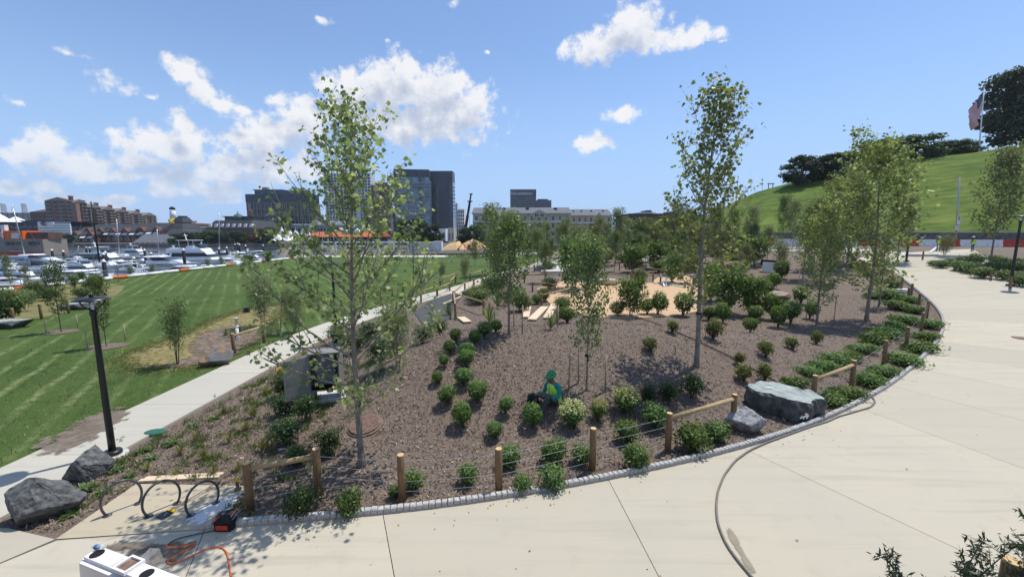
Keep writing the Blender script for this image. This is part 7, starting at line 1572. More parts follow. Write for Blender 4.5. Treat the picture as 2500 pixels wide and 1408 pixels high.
# ---------------------------------------------------------------- the town across the water
sheet('city_ground', [(-118, 222.6), (-700, 222.6), (-700, 900), (700, 900), (700, 118), (40, 104), (9.5, 104.5), (-56, 104.5)], 0.04, 'road', 60, 'structure')
sheet('plaza_far', [(-20, 104.6), (9, 104.6), (34, 112), (20, 140), (-30, 140)], .1, 'concrete_far', 12, 'structure')
def X(px, Y): return at(px, 570, Y).x
def Zt(px, py, Y): return at(px, py, Y).z
class Blk:
    """a block seen from the front: px range at depth Y, roof line, real depth; faces get piers, slabs and windows"""
    def __init__(s, name, label, x0, x1, top, Y, depth, wall, base=-1.0, cat='building', rot=0.0, group=None):
        s.x0, s.x1, s.Y = X(x0, Y), X(x1, Y), Y; s.D = depth; s.z0 = base; s.z1 = Zt((x0 + x1) / 2, top, Y)
        s.o = empty(name, ((s.x0 + s.x1) / 2, Y, base), label, cat, group)
        c, sn = math.cos(rot), math.sin(rot); mx = (s.x0 + s.x1) / 2; s.rot = rot
        def T(x, y): dx = x - mx; return (mx + dx * c - (y - Y) * sn, Y + dx * sn + (y - Y) * c)
        s.T = T; s.A, s.B, s.C, s.E = T(s.x0, Y), T(s.x1, Y), T(s.x1, Y + depth), T(s.x0, Y + depth)
        b = MB(); b.prism([s.A, s.B, s.C, s.E], base, s.z1); s.wall = b.build('wall', wall, s.o)
    def face(s, which):
        a, b = {'f': (s.A, s.B), 'r': (s.B, s.C), 'l': (s.E, s.A)}[which]; a, b = Vector((*a, 0)), Vector((*b, 0)); u = (b - a).normalized(); return a, u, (b - a).length, Vector((u.y, -u.x, 0))
    def grid(s, mat, nx, ny, pw, sh, dep=.35, which='f', z0=None, z1=None, u0=0.0, u1=1.0, name='facade_grid', par=None):
        a, u, W, n = s.face(which); z0 = s.z0 if z0 is None else z0; z1 = s.z1 if z1 is None else z1; b = MB(); an = math.atan2(u.y, u.x); W0, W1 = W * u0, W * u1
        for i in range(nx + 1):
            if pw: c = a + u * (W0 + (W1 - W0) * i / nx) + n * dep / 2; b.box((c.x, c.y, (z0 + z1) / 2), (pw, dep, z1 - z0), an)
        for j in range(ny + 1):
            if sh: c = a + u * (W0 + W1) / 2 + n * (dep * .45); b.box((c.x, c.y, z0 + (z1 - z0) * j / ny), (W1 - W0, dep * .9, sh), an)
        return tag(b.build(name, mat, par or s.o), kind='stuff')
    def windows(s, mat, nx, ny, ww, wh, which='f', z0=None, z1=None, u0=.0, u1=1.0, single=False, frame=None, dep=.12, sill=None):
        a, u, W, n = s.face(which); z0 = s.z0 if z0 is None else z0; z1 = s.z1 if z1 is None else z1; an = math.atan2(u.y, u.x); jb = MB(); fb = MB(); sx = W * (u1 - u0) / nx; sz = (z1 - z0) / ny
        wm = fm = None
        for j in range(ny):
            for i in range(nx):
                c = a + u * (W * u0 + sx * (i + .5)); z = z0 + sz * (j + .5); q = c + n * dep * .3
                if single:
                    if wm is None:
                        m = MB(); m.box((0, 0, 0), (sx * ww, dep, sz * wh)); wm = bpy.data.meshes.new('window'); wm.from_pydata(m.v, [], m.f); wm.materials.append(MATS[mat]); wm.update()
                        m = MB(); fw, fh, t = sx * ww, sz * wh, max(.10, sx * ww * .07)
                        for cx, cz, dx, dz in ((-fw / 2, 0, t, fh + t), (fw / 2, 0, t, fh + t), (0, -fh / 2, fw + t, t), (0, fh / 2, fw + t, t), (0, 0, t * .7, fh)): m.box((cx, -dep * .4, cz), (dx, dep, dz))
                        fm = bpy.data.meshes.new('frame'); fm.from_pydata(m.v, [], m.f); fm.materials.append(MATS[frame or 'white_wall']); fm.update()
                    w = link('window', wm, s.o, (q.x - s.o.location.x, q.y - s.o.location.y, z - s.o.location.z)); w.rotation_euler = (0, 0, an); link('frame', fm, w)
                else: jb.box((q.x, q.y, z), (sx * ww, dep, sz * wh), an)
        if not single: return tag(jb.build('windows', mat, s.o), kind='stuff')
    def roofbox(s, mat, u0, u1, v0, v1, h, name='roof_plant', z=None):
        b = MB(); f = lambda u, v: s.T(s.x0 + (s.x1 - s.x0) * u, s.Y + s.D * v); z = s.z1 if z is None else z
        b.prism([f(u0, v0), f(u1, v0), f(u1, v1), f(u0, v1)], z, z + h); return b.build(name, mat, s.o)
    def gable(s, mat, h, over=.6, axis='x', name='roof', z=None):
        z = s.z1 if z is None else z; b = MB(); f = lambda x, y: s.T(x, y); x0, x1, y0, y1 = s.x0 - over, s.x1 + over, s.Y - over, s.Y + s.D + over
        if axis == 'x': V = [(*f(x0, y0), z), (*f(x1, y0), z), (*f(x1, y1), z), (*f(x0, y1), z), (*f(x0, (y0 + y1) / 2), z + h), (*f(x1, (y0 + y1) / 2), z + h)]
        else: V = [(*f(x0, y1), z), (*f(x0, y0), z), (*f(x1, y0), z), (*f(x1, y1), z), (*f((x0 + x1) / 2, y1), z + h), (*f((x0 + x1) / 2, y0), z + h)]
        b.add(V, [(0, 1, 5, 4), (2, 3, 4, 5), (1, 2, 5), (3, 0, 4), (0, 3, 2, 1)]); return b.build(name, mat, s.o)
# hotel with stone fins
B = Blk('hotel_block', 'dark glass hotel block with stone fins behind the white tents', 607, 770, 474, 330, 10, 'glass_navy')
B.grid('tan_stone', 17, 6, .55, .35, .6, 'f', 2, Zt(690, 496, 330), .06, .98); B.grid('tower_grey', 30, 3, .16, .2, .25, 'f', Zt(690, 496, 330) + .6, B.z1 - .3); B.grid('tan_stone', 8, 6, .5, .35, .5, 'r', 2, Zt(690, 500, 330))
b = MB(); a, u, W, n_ = B.face('f'); b.box((a + u * (W * .06) + n_ * .5).to_tuple()[:2] + ((2 + Zt(690, 496, 330)) / 2,), (2.2, 1.1, Zt(690, 496, 330) - 2), 0); b.build('stone_pier', 'tan_stone', B.o)
B.roofbox('glass_navy', .12, .9, .15, .8, 3.2, 'penthouse'); B.roofbox('tower_grey', .1, .55, .1, .85, .5, 'roof_deck', B.z1 + 3.2); B.roofbox('grey_wall', .22, .30, .3, .6, 2.0, 'roof_plant', B.z1 + 3.7)
# white apartment tower
B = Blk('apartment_tower', 'tall white gridded apartment tower behind the front plane tree', 800, 910, 424, 420, 12, 'window_glass')
B.grid('white_wall', 15, 22, .85, .75, .6, 'f'); B.grid('white_wall', 7, 22, 1.0, .75, .6, 'r'); B.roofbox('white_wall', 0, 1, 0, .06, .5, 'crown_beam', B.z1 + 3); 
b = MB(); a, u, W, n_ = B.face('f')
for i in range(19): c = a + u * W * i / 18; b.box((c.x, c.y + .5, B.z1 + 1.5), (.4, .4, 3.2), 0)
tag(b.build('crown_posts', 'white_wall', B.o), kind='stuff')
b = MB(); c = a + u * W * .72
b.box((c.x, c.y - .5, (B.z1 - 10) / 2), (3.4, .8, B.z1 + 8)); b.build('white_fin', 'white_wall', B.o)
# brown tower
B = Blk('brick_tower', 'brown brick tower right of the white apartment tower', 911, 954, 452, 400, 10, 'brown_tower'); B.windows('window_glass', 8, 20, .5, .55); B.grid('brown_tower', 4, 0, .9, 0, .5, name='pilasters'); B.windows('window_glass', 6, 20, .5, .5, 'r'); B.roofbox('brown_tower', .2, .8, .2, .8, 3)
# the pair of glass towers
B = Blk('glass_tower', 'blue glass tower with balconies left of the darker tower', 968, 1050, 414, 360, 14, 'glass_blue', rot=.10)
a, u, W, n_ = B.face('f'); rr = random.Random(5)
for which in ('f', 'r'):
    B.grid('slab_edge', 14 if which == 'f' else 8, 26, .12, .28, .22, which, 1, B.z1 - 8)
b = MB()
for j in range(24):
    z = 14 + (B.z1 - 30) * j / 24
    if z > B.z1 - 10: break
    k0 = rr.choice((.02, .3, .62)); k1 = k0 + rr.uniform(.2, .36)
    c = a + u * W * (k0 + k1) / 2 + n_ * .8; b.box((c.x, c.y, z + Zt(1000, 560, 360) * 0 + 6), (W * (k1 - k0), 1.5, .9), math.atan2(u.y, u.x))
tag(b.build('balconies', 'slab_edge', B.o), kind='stuff'); B.roofbox('tower_grey', -.01, 1.01, -.02, 1.02, .01 + 6.5, 'crown', B.z1 - 6.5 + .2)
for j in range(18):
    a2, u2, W2, n2 = B.face('r'); c = a2 + u2 * .8 + n2 * .9; b = MB(); z = 22 + j * 2.7
    if z < B.z1 - 9: b.box((c.x, c.y, z), (3.0, 2.2, .5), math.atan2(u2.y, u2.x)); b.build('balcony', 'slab_edge', B.o)
b = MB(); c = a + u * W * .74 + n_ * .5; b.box((c.x, c.y, B.z1 / 2 - 1), (W * .06, 1.0, B.z1), math.atan2(u.y, u.x)); b.build('glass_fin', 'glass_navy', B.o)
B = Blk('dark_tower', 'dark blue tower standing right behind the balconied glass tower', 1049, 1107, 418, 376, 14, 'glass_navy'); B.grid('tower_grey', 9, 26, .15, .2, .2, 'f', 1, B.z1 - 6); B.roofbox('tower_grey', -.01, 1.01, -.02, 1.02, 9, 'crown', B.z1 - 8.8)
a, u, W, n_ = B.face('f'); b = MB(); c = a + u * W * .62 + n_ * .7; b.box((c.x, c.y, B.z1 * .45), (W * .40, 1.4, B.z1 * .9 - 4), 0); b.build('projecting_bay', 'tower_grey', B.o)
for j in range(9):
    b = MB(); c = a + u * (W + .8) + n_ * (-2.0); b.box((c.x, c.y, B.z1 - 14 - j * 3.2), (2.4, 3.5, .6)); b.build('balcony', 'slab_edge', B.o)
# slender pale towers
B = Blk('pale_tower', 'narrow pale tower just right of the dark glass tower', 1109, 1118, 496, 520, 20, 'white_wall'); B.windows('window_glass', 2, 16, .5, .5)
B = Blk('stepped_tower', 'pale stepped tower with dark window columns beside the crane', 1117, 1134, 513, 460, 20, 'white_wall'); B.windows('window_glass', 4, 8, .6, .72, single=False); B.roofbox('grey_wall', .1, .9, .1, .9, 1.2)
B2 = Blk('stepped_wing', 'lower pale wing with dark window columns in front of the stepped tower', 1115, 1136, 548, 440, 14, 'white_wall'); B2.windows('window_glass', 5, 4, .55, .75)
B = Blk('grey_block', 'small grey block between the brown tower and the glass tower', 953, 968, 514, 480, 20, 'tower_grey'); B.windows('window_glass', 3, 8, .6, .4)
# low white building at the towers' feet
B = Blk('white_shop', 'low white building with big square windows below the glass towers', 1052, 1088, 558, 290, 14, 'white_wall'); B.windows('window_glass', 4, 1, .62, .62, z0=.5, z1=7.5, single=True)
B = Blk('stone_shop', 'pale stone podium at the foot of the dark tower', 1094, 1108, 556, 300, 14, 'cream'); B.windows('window_glass', 2, 1, .5, .7, z0=.3, z1=7, single=True)
# long apartment house with gables
def terrace(x0, x1, top, Y, label, bays):
    B = Blk('apartment_house', label, x0, x1, top + 12, Y, 22, 'cream', base=.5); W = B.x1 - B.x0; fl = (B.z1 - .5) / 4
    B.windows('window_glass', bays, 1, .42, .62, z0=B.z1 - fl, z1=B.z1 - .3, single=True, frame='white_wall'); B.windows('window_glass', bays, 3, .42, .60, z0=.8, z1=B.z1 - fl, single=True, frame='white_wall')
    for k in range(bays // 3 + 1):
        u0 = (k * 3 + .2) / bays; u1 = (k * 3 + 1.3) / bays
        if u1 > 1: break
        a, u, W_2, n_ = B.face('f'); b = MB(); c = a + u * W_2 * (u0 + u1) / 2 + n_ * .3; b.box((c.x, c.y, (B.z1 - fl + .5) / 2), (W_2 * (u1 - u0), .6, B.z1 - fl - .6)); bb = b.build('brick_bay', 'brick', B.o)
        for fz in range(3):
            m = MB(); m.box((c.x, c.y - .36, .8 + fl * (fz + .45)), (W_2 * (u1 - u0) * .5, .1, fl * .55)); m.build('bay_window', 'window_glass', bb)
            m = MB(); m.box((c.x, c.y - .6, .8 + fl * (fz + .12)), (W_2 * (u1 - u0) * .9, .9, .3)); m.build('balcony', 'near_black', bb)
    b = MB(); b.box(((B.x0 + B.x1) / 2, Y - .2, B.z1 - fl), (W + .6, .9, .5)); b.build('cornice', 'white_wall', B.o); b = MB(); b.box(((B.x0 + B.x1) / 2, Y - .25, B.z1 + .1), (W + .8, 1.2, .4)); b.build('eave', 'cream', B.o)
    B.gable('grey_roof', (Zt(x0, top, Y) - B.z1) * 1.6)
    for uu in (.68,):
        gx = B.x0 + W * uu; gw = W * .075; b = MB(); b.add([(gx - gw, Y - .5, B.z1 - fl * .5), (gx + gw, Y - .5, B.z1 - fl * .5), (gx + gw, Y - .5, B.z1 + .3), (gx, Y - .5, B.z1 + fl * .55), (gx - gw, Y - .5, B.z1 + .3), (gx - gw, Y + 6, B.z1 - fl * .5), (gx + gw, Y + 6, B.z1 - fl * .5), (gx + gw, Y + 6, B.z1 + .3), (gx, Y + 6, B.z1 + fl * .55), (gx - gw, Y + 6, B.z1 + .3)], [(0, 1, 2, 3, 4), (4, 3, 8, 9), (3, 2, 7, 8), (1, 6, 7, 2), (0, 4, 9, 5)]); g = b.build('front_gable', 'cream', B.o)
        for dx in (-.5, -.25, .25, .5):
            b = MB(); b.box((gx + dx * gw, Y - .58, B.z1 - fl * .1), (gw * .16, .12, fl * .45)); b.build('gable_window', 'window_glass', g)
    for uu in (.1, .3, .55, .85): B.roofbox('dark_roof', uu, uu + .03, .3, .5, 2.2, 'roof_vent', B.z1 + .8)
    return B
terrace(1155, 1392, 510, 175, 'long cream apartment house with dormers below the sign tower', 14); terrace(1393, 1492, 515, 200, 'cream apartment house continuing right of the long one', 7)
# sign tower
B = Blk('sign_tower', 'dark office tower with white lettering along its top', 1246, 1308, 463, 560, 30, 'glass_navy'); B.grid('tower_grey', 12, 9, .2, .3, .2, 'f', B.z1 - 34, B.z1 - 9); B.roofbox('tower_grey', -.005, 1.005, -.02, 1, 9.5, 'sign_band', B.z1 - 9.2)
cu = bpy.data.curves.new('lettering', 'FONT'); cu.body = 'Constellation'; cu.size = 5.4; cu.align_x = 'CENTER'; cu.align_y = 'CENTER'; cu.extrude = .1; me = solid(bpy.data.objects.new('lettering', cu)); me.materials.append(MATS['white_paint']); l = link('lettering', me, B.o); l.rotation_euler = (PI / 2, 0, 0); l.location = (at(1273, 472, 559).x - B.o.location.x, -1.2, Zt(1273, 472.5, 559) - B.o.location.z)
b = MB(); q = at(1253, 471, 559); b.add([(q.x - 2.2, 558.6, q.z - 1.6), (q.x + 2.4, 558.6, q.z + 1.8), (q.x + .4, 558.6, q.z - .2), (q.x - .2, 558.6, q.z - 1.2)], [(0, 1, 2, 3)]); b.build('logo', 'slab_edge', B.o)
B = Blk('round_tower', 'lower dark tower with rounded shoulder right of the sign tower', 1309, 1345, 489, 540, 24, 'glass_navy'); B.grid('tower_grey', 10, 8, .2, .3, .2); B.roofbox('tower_grey', .1, .78, .1, .9, 1.8)
B = Blk('glass_pavilion', 'pale glass roof block above the long apartment house', 1362, 1388, 507, 420, 16, 'glass_blue'); B.grid('slab_edge', 6, 3, .2, .25, .2)
B = Blk('low_brown_block', 'low brown roofed block left of the hill with white vents', 1535, 1625, 524, 230, 30, 'brick_dark', base=.5); B.windows('window_glass', 10, 2, .5, .5, z0=5); B.roofbox('white_wall', .35, .75, .2, .7, 1.6, 'white_vents'); B.roofbox('dark_roof', .58, .72, .25, .6, 2.8, 'roof_plant'); B.roofbox('dark_roof', -.02, 1.02, -.03, 1, .6, 'parapet')
B = Blk('site_cabin', 'dark flat-roofed block behind the far young trees', 1630, 1700, 520, 240, 30, 'dark_roof', base=.5); B.windows('window_glass', 8, 2, .5, .5, z0=5); B.roofbox('grey_roof', .2, .5, .2, .6, 1.2)
# ---- far left: waterfront from the left edge
B = Blk('power_house', 'grey industrial hall with two pale chimneys at the far left', -60, 112, 520, 460, 40, 'grey_wall'); B.grid('grey_roof', 14, 2, .5, .6, .4)
for px in (11, 61):
    b = MB(); q = at(px, 520, 470); b.lathe([(2.4, -8), (2.2, (Zt(px, 498, 470) - q.z)), (2.5, Zt(px, 498, 470) - q.z + .5)], q, 14); tag(b.build('chimney', 'white_wall', B.o, True), None)
B = Blk('navy_hall', 'navy blue waterfront hall behind the orange deckhouse', -80, 99, 541, 300, 30, 'navy'); B.windows('boat_glass', 12, 2, .7, .25); B.roofbox('navy', -.01, 1.01, -.02, 1, .8, 'parapet')
B = Blk('striped_office', 'white and glass striped office beside the navy hall', 99, 176, 541, 296, 26, 'glass_navy'); B.grid('white_wall', 1, 4, .3, 1.25, .9, 'f', Zt(130, 572, 296), B.z1 - 2.2); B.roofbox('white_wall', 0, .5, -.04, .9, 3.2, 'logo_panel', B.z1 - 3.4); B.roofbox('slab_edge', .5, 1, -.01, .9, 3, 'glass_panel', B.z1 - 3.2)
for i, dx in enumerate((-1.2, .6)):
    b = MB(); q = at(110 + dx * 2, 546, 295); pts = [(q.x + 1.2 * math.cos(t) + i * .3, q.y - .9, q.z + 1.0 * math.sin(t)) for t in np.linspace(.6, 5.7, 16)]; b.tube(pts, .28, 6); b.build('logo', 'near_black', B.o)
b = MB(); q = at(6, 540, 298); 
for dx, h in ((-6, 6.0), (5, 4.2)):
    b.lathe([(8.5, 0), (4.5, h * .35), (1.5, h * .8), (.1, h)], (q.x + dx, q.y + 4, q.z - .6), 14, cap=False)
tag(b.build('roof_tent', 'tent_white', None, True), 'white peaked tent on the roof terrace at the far left', 'tent')
# long stepped brick apartment building, receding to the right
B = Blk('brick_apartments', 'long stepped brick apartment building with gabled roofs across the harbor', 120, 385, 497, 350, 26, 'brick', rot=0.0)
bpy.data.objects.remove(B.wall)
edge = [(120, 338, 491), (188, 345, 491), (222, 352, 507), (254, 362, 513), (287, 373, 518), (320, 385, 523), (352, 398, 528), (386, 412, 532)]
for i in range(len(edge) - 1):
    (xa_, Ya, ta_), (xb_, Yb, tb2) = edge[i], edge[i + 1]; a = Vector((X(xa_, Ya), Ya, 0)); c = Vector((X(xb_, Yb), Yb, 0)); u = (c - a).normalized(); n_ = Vector((u.y, -u.x, 0)); W = (c - a).length; z = Zt((xa_ + xb_) / 2, ta_ if i == 0 else (ta_ + tb2) / 2 - 3, (Ya + Yb) / 2); an = math.atan2(u.y, u.x); mid = (a + c) / 2
    b = MB(); b.prism([tuple(a)[:2], tuple(c)[:2], tuple(c - n_ * 18)[:2], tuple(a - n_ * 18)[:2]], -1, z); b.build('wing', 'brick_pale' if i in (0, 6) else 'brick', B.o)
    h = 3.2; o1, o2 = n_ * .9, n_ * -19; V = [a + o1, c + o1, mid + o1, a + o2, c + o2, mid + o2]; b = MB(); b.add([(p.x, p.y, z + (h if k % 3 == 2 else 0)) for k, p in enumerate(V)], [(0, 1, 2), (0, 2, 5, 3), (1, 4, 5, 2), (3, 5, 4), (0, 3, 4, 1)]); b.build('gable_roof', 'tile_roof', B.o)
    nf = 10; cols = max(4, int(W / 3.4)); fh = (z - 2) / nf; b = MB(); bb = MB()
    for j in range(nf):
        for k in range(cols):
            p = a + u * W * (k + .5) / cols; b.box((p.x + n_.x * .05, p.y + n_.y * .05, 2 + fh * (j + .55)), (W / cols * .55, .3, fh * .5), an)
            if k % 3 != 1: p = p + n_ * .8; bb.box((p.x, p.y, 2 + fh * (j + .12)), (W / cols * .8, 1.6, fh * .34), an)
    tag(b.build('windows', 'window_glass', B.o), kind='stuff'); tag(bb.build('balconies', 'tan_stone', B.o), kind='stuff')
    if i: b = MB(); p = a - n_ * 4; b.box((p.x, p.y, z + 3), (2.0, 2.0, 5.0)); cc = b.build('chimney', 'brick_dark', B.o); b = MB(); b.box((p.x, p.y, z + 5.6), (2.6, 2.6, .6)); b.build('chimney_cap', 'tan_stone', cc)
b = MB(); b.box((X(193, 345), 345, 14), (4.2, 3, 32)); b.build('stair_tower', 'brick_pale', B.o)
B = Blk('brown_annex', 'lower brown block left of the stepped brick apartments', 80, 121, 518, 380, 24, 'brick_dark'); B.gable('dark_roof', 3); B.windows('window_glass', 6, 6, .5, .45)
# row of waterfront brick houses
for i, (x0, x1, tp, Y, wl) in enumerate([(178, 232, 574, 250, 'brick_dark'), (212, 300, 566, 255, 'brick'), (300, 352, 566, 250, 'brick'), (340, 394, 564, 246, 'brick_pale')]):
    B = Blk('waterfront_house', f'{ORD[i]} from left of the brick waterfront houses below the stepped apartments', x0, x1, tp, Y, 16, wl, group='brick waterfront houses'); B.gable('dark_roof', 5.0, axis='x')
    nb = max(3, int((x1 - x0) / 14)); B.windows('window_glass', nb, 2, .45, .45, z0=.5, single=True, frame='white_wall')
    a, u, W, n_ = B.face('f')
    for k in range(nb):
        c = a + u * W * (k + .5) / nb + n_ * .9; b = MB(); b.add([(c.x - 1.5, c.y + .7, B.z1 - .6), (c.x + 1.5, c.y + .7, B.z1 - .6), (c.x + 1.5, c.y - .9, B.z1 - 1.5), (c.x - 1.5, c.y - .9, B.z1 - 1.5), (c.x - 1.5, c.y - .9, B.z1 - 1.8), (c.x + 1.5, c.y - .9, B.z1 - 1.8)], [(0, 1, 2, 3), (3, 2, 5, 4)]); b.build('awning', 'tent_white', B.o)
        if k % 2 == 0: b = MB(); z = B.z1; b.add([(c.x - 2.2, c.y - .5, z), (c.x + 2.2, c.y - .5, z), (c.x, c.y - .5, z + 2.6), (c.x - 2.2, c.y + 5, z), (c.x + 2.2, c.y + 5, z), (c.x, c.y + 5, z + 2.6)], [(0, 1, 2), (0, 2, 5, 3), (1, 4, 5, 2)]); b.build('dormer', 'brick_dark', B.o)
B = Blk('dock_pavilion', 'low grey-roofed dock pavilion with white posts', 330, 432, 592, 236, 14, 'brick_dark'); B.gable('grey_roof', 4.6, 1.2)
for k in range(9): b = MB(); a, u, W, n_ = B.face('f'); c = a + u * W * k / 8 + n_ * 1.0; b.box((c.x, c.y, B.z1 / 2 - .5), (.4, .4, B.z1 + 1)); b.build('post', 'white_wall', B.o)
B = Blk('pagoda_restaurant', 'dark restaurant with tiered hipped roofs at the waterfront', 378, 452, 574, 250, 22, 'brick_dark')
for (f_, z_, h_) in ((1.1, 0, 4.0), (.62, 4.2, 3.2), (.36, 8.0, 3.0)):
    b = MB(); cx, cy = (B.x0 + B.x1) / 2, B.Y + 11; w = (B.x1 - B.x0) * f_ / 2; d = 13 * f_; b.prism([(cx - w, cy - d), (cx + w, cy - d), (cx + w, cy + d), (cx - w, cy + d)], B.z1 + z_, B.z1 + z_ + h_, inset=.42); b.build('roof_tier', 'dark_roof', B.o); b = MB(); b.box((cx, cy, B.z1 + z_ + h_ + .4), (w * .9, d * .9, 1.0)); b.build('clerestory', 'window_glass', B.o)
q = at(425, 552, 300); o = empty('light_tower', (q.x, q.y, 0), 'white and yellow lantern tower rising behind the tiered restaurant', 'tower'); b = MB(); b.lathe([(3.2, 0), (3.0, q.z - 0), (2.9, q.z + 5)], (q.x, q.y, 0), 16); b.build('shaft', 'yellow', o, True); b = MB(); b.lathe([(2.0, q.z + 5), (1.7, Zt(425, 515, 300))], (q.x, q.y, 0), 16); b.build('upper_shaft', 'white_wall', o, True); b = MB(); b.lathe([(1.8, Zt(425, 512, 300)), (1.9, Zt(425, 508, 300)), (.2, Zt(425, 504, 300))], (q.x, q.y, 0), 14); b.build('cap', 'near_black', o, True)
for i, (x0, x1, tp, Y, wl, lb) in enumerate([(443, 480, 545, 480, 'brick', 'far red brick block on the skyline left of the dome'), (386, 420, 546, 460, 'brick_dark', 'far brown block behind the lantern tower'), (450, 512, 556, 330, 'grey_roof', 'long low grey roofed sheds on the far shore'), (478, 520, 553, 400, 'white_wall', 'far pale roofed block left of the domed hall'), (560, 612, 590, 240, 'brick_dark', 'dark low quay building in front of the domed hall')]):
    B = Blk('far_block', lb, x0, x1, tp, Y, 22, wl); B.windows('window_glass', 9, 3, .5, .4, z0=2); B.roofbox('dark_roof' if i % 2 else 'white_wall', .1, .9, .1, .9, .9)
    if i == 0: B.roofbox('brick_dark', .15, .35, .2, .8, 3)
# domed hall
B = Blk('domed_hall', 'dark brick hall with green copper dome and long skylight', 506, 620, 556, 280, 34, 'brick_dark'); B.windows('window_glass', 14, 1, .42, .6, z0=2, z1=10, single=True, frame='tan_stone'); B.grid('brick_pale', 1, 2, 0, .5, .4)
b = MB(); b.prism([B.A, B.B, B.C, B.E], B.z1, B.z1 + 5, inset=.22); b.build('roof', 'dark_roof', B.o); B.roofbox('copper', .18, .8, .3, .7, 3.0, 'skylight', B.z1 + 4.6); B.roofbox('dark_roof', .16, .82, .26, .74, .5, 'skylight_roof', B.z1 + 7.6)
for k in range(8): b = MB(); a, u, W, n_ = B.face('f'); c = a + u * W * (k + .5) / 8; b.box((c.x, c.y + 1.6, B.z1 + 1.6), (2.0, 2.6, 2.2), 0, top=.7); b.build('dormer', 'white_wall', B.o)
q = at(583, 546, 290); b = MB(); b.lathe([(3.4, -4), (3.4, 3.0), (3.7, 3.2)], q, 8); d = b.build('drum', 'copper', B.o); b = MB(); b.lathe([(3.6, 3.2), (3.2, 4.8), (2.0, 6.2), (.5, 6.9), (.2, 8.6), (.02, 8.7)], q, 14); b.build('dome', 'copper', B.o, True)
b = MB(); q = at(617, 600, 300); b.lathe([(2.2, 0), (1.6, Zt(617, 516, 300) - q.z), (1.9, Zt(617, 515, 300) - q.z + .6)], q, 14); tag(b.build('brick_chimney', 'brick_pale', None, True), 'tall tapering brick chimney in front of the hotel', 'chimney')
# moored beige ship with orange deckhouse
o = empty('lightship', wp(20, 622, -2), 'beige ship with portholes and an orange numbered deckhouse at the left edge', 'ship'); Y = wp(40, 622, -2).y; x0, x1 = X(-120, Y), X(101, Y); zt = Zt(50, 584, Y)
b = MB(); b.prism([(x0, Y), (x1, Y), (x1 - 1.0, Y + 9), (x0, Y + 9)], -3, zt); b.build('hull', 'tan_stone', o); b = MB(); b.box(((x0 + x1) / 2, Y - .1, -1.6), ((x1 - x0), .4, 1.2)); b.build('boot_stripe', 'red_paint', o)
for px in (19, 31, 45, 74, 83, 92): b = MB(); q = at(px, 594, Y); b.tube([(q.x, Y - .12, q.z), (q.x, Y + .1, q.z)], .55, 14); po = b.build('porthole', 'boat_glass', o); b = MB(); b.tube([(q.x, Y - .16, q.z), (q.x, Y - .02, q.z)], .72, 14, cap=False); b.build('rim', 'rust_iron', po)
b = MB(); b.prism([(X(-60, Y), Y + .8), (X(48, Y), Y + .8), (X(48, Y), Y + 7), (X(-60, Y), Y + 7)], zt, Zt(30, 563, Y)); dk = b.build('deckhouse', 'orange', o)
b = MB(); b.prism([(X(49, Y), Y + 2), (X(101, Y), Y + 2), (X(100, Y), Y + 7), (X(49, Y), Y + 7)], zt, Zt(70, 567, Y)); b.build('aft_house', 'brick_dark', o)
for k in range(3): b = MB(); q = at(37, 571 + k * 4.5, Y + .7); b.box((q.x, Y + .72, q.z), (2.6, .12, .5)); b.build('grille', 'white_paint', dk)
cu = bpy.data.curves.new('lettering', 'FONT'); cu.body = '4'; cu.size = 4.2; cu.align_x = 'CENTER'; cu.align_y = 'CENTER'; cu.extrude = .05; me = solid(bpy.data.objects.new('lettering', cu)); me.materials.append(MATS['white_paint']); l = link('lettering', me, dk); l.rotation_euler = (PI / 2, 0, 0); q = at(4, 575, Y + .7); l.location = (q.x - o.location.x, Y + .6 - o.location.y, q.z - o.location.z)
b = MB(); q = at(12, 563, Y + 2); b.box((q.x, q.y, q.z + 1.0), (1.4, 1.2, 2.0)); b.build('funnel', 'white_wall', o)
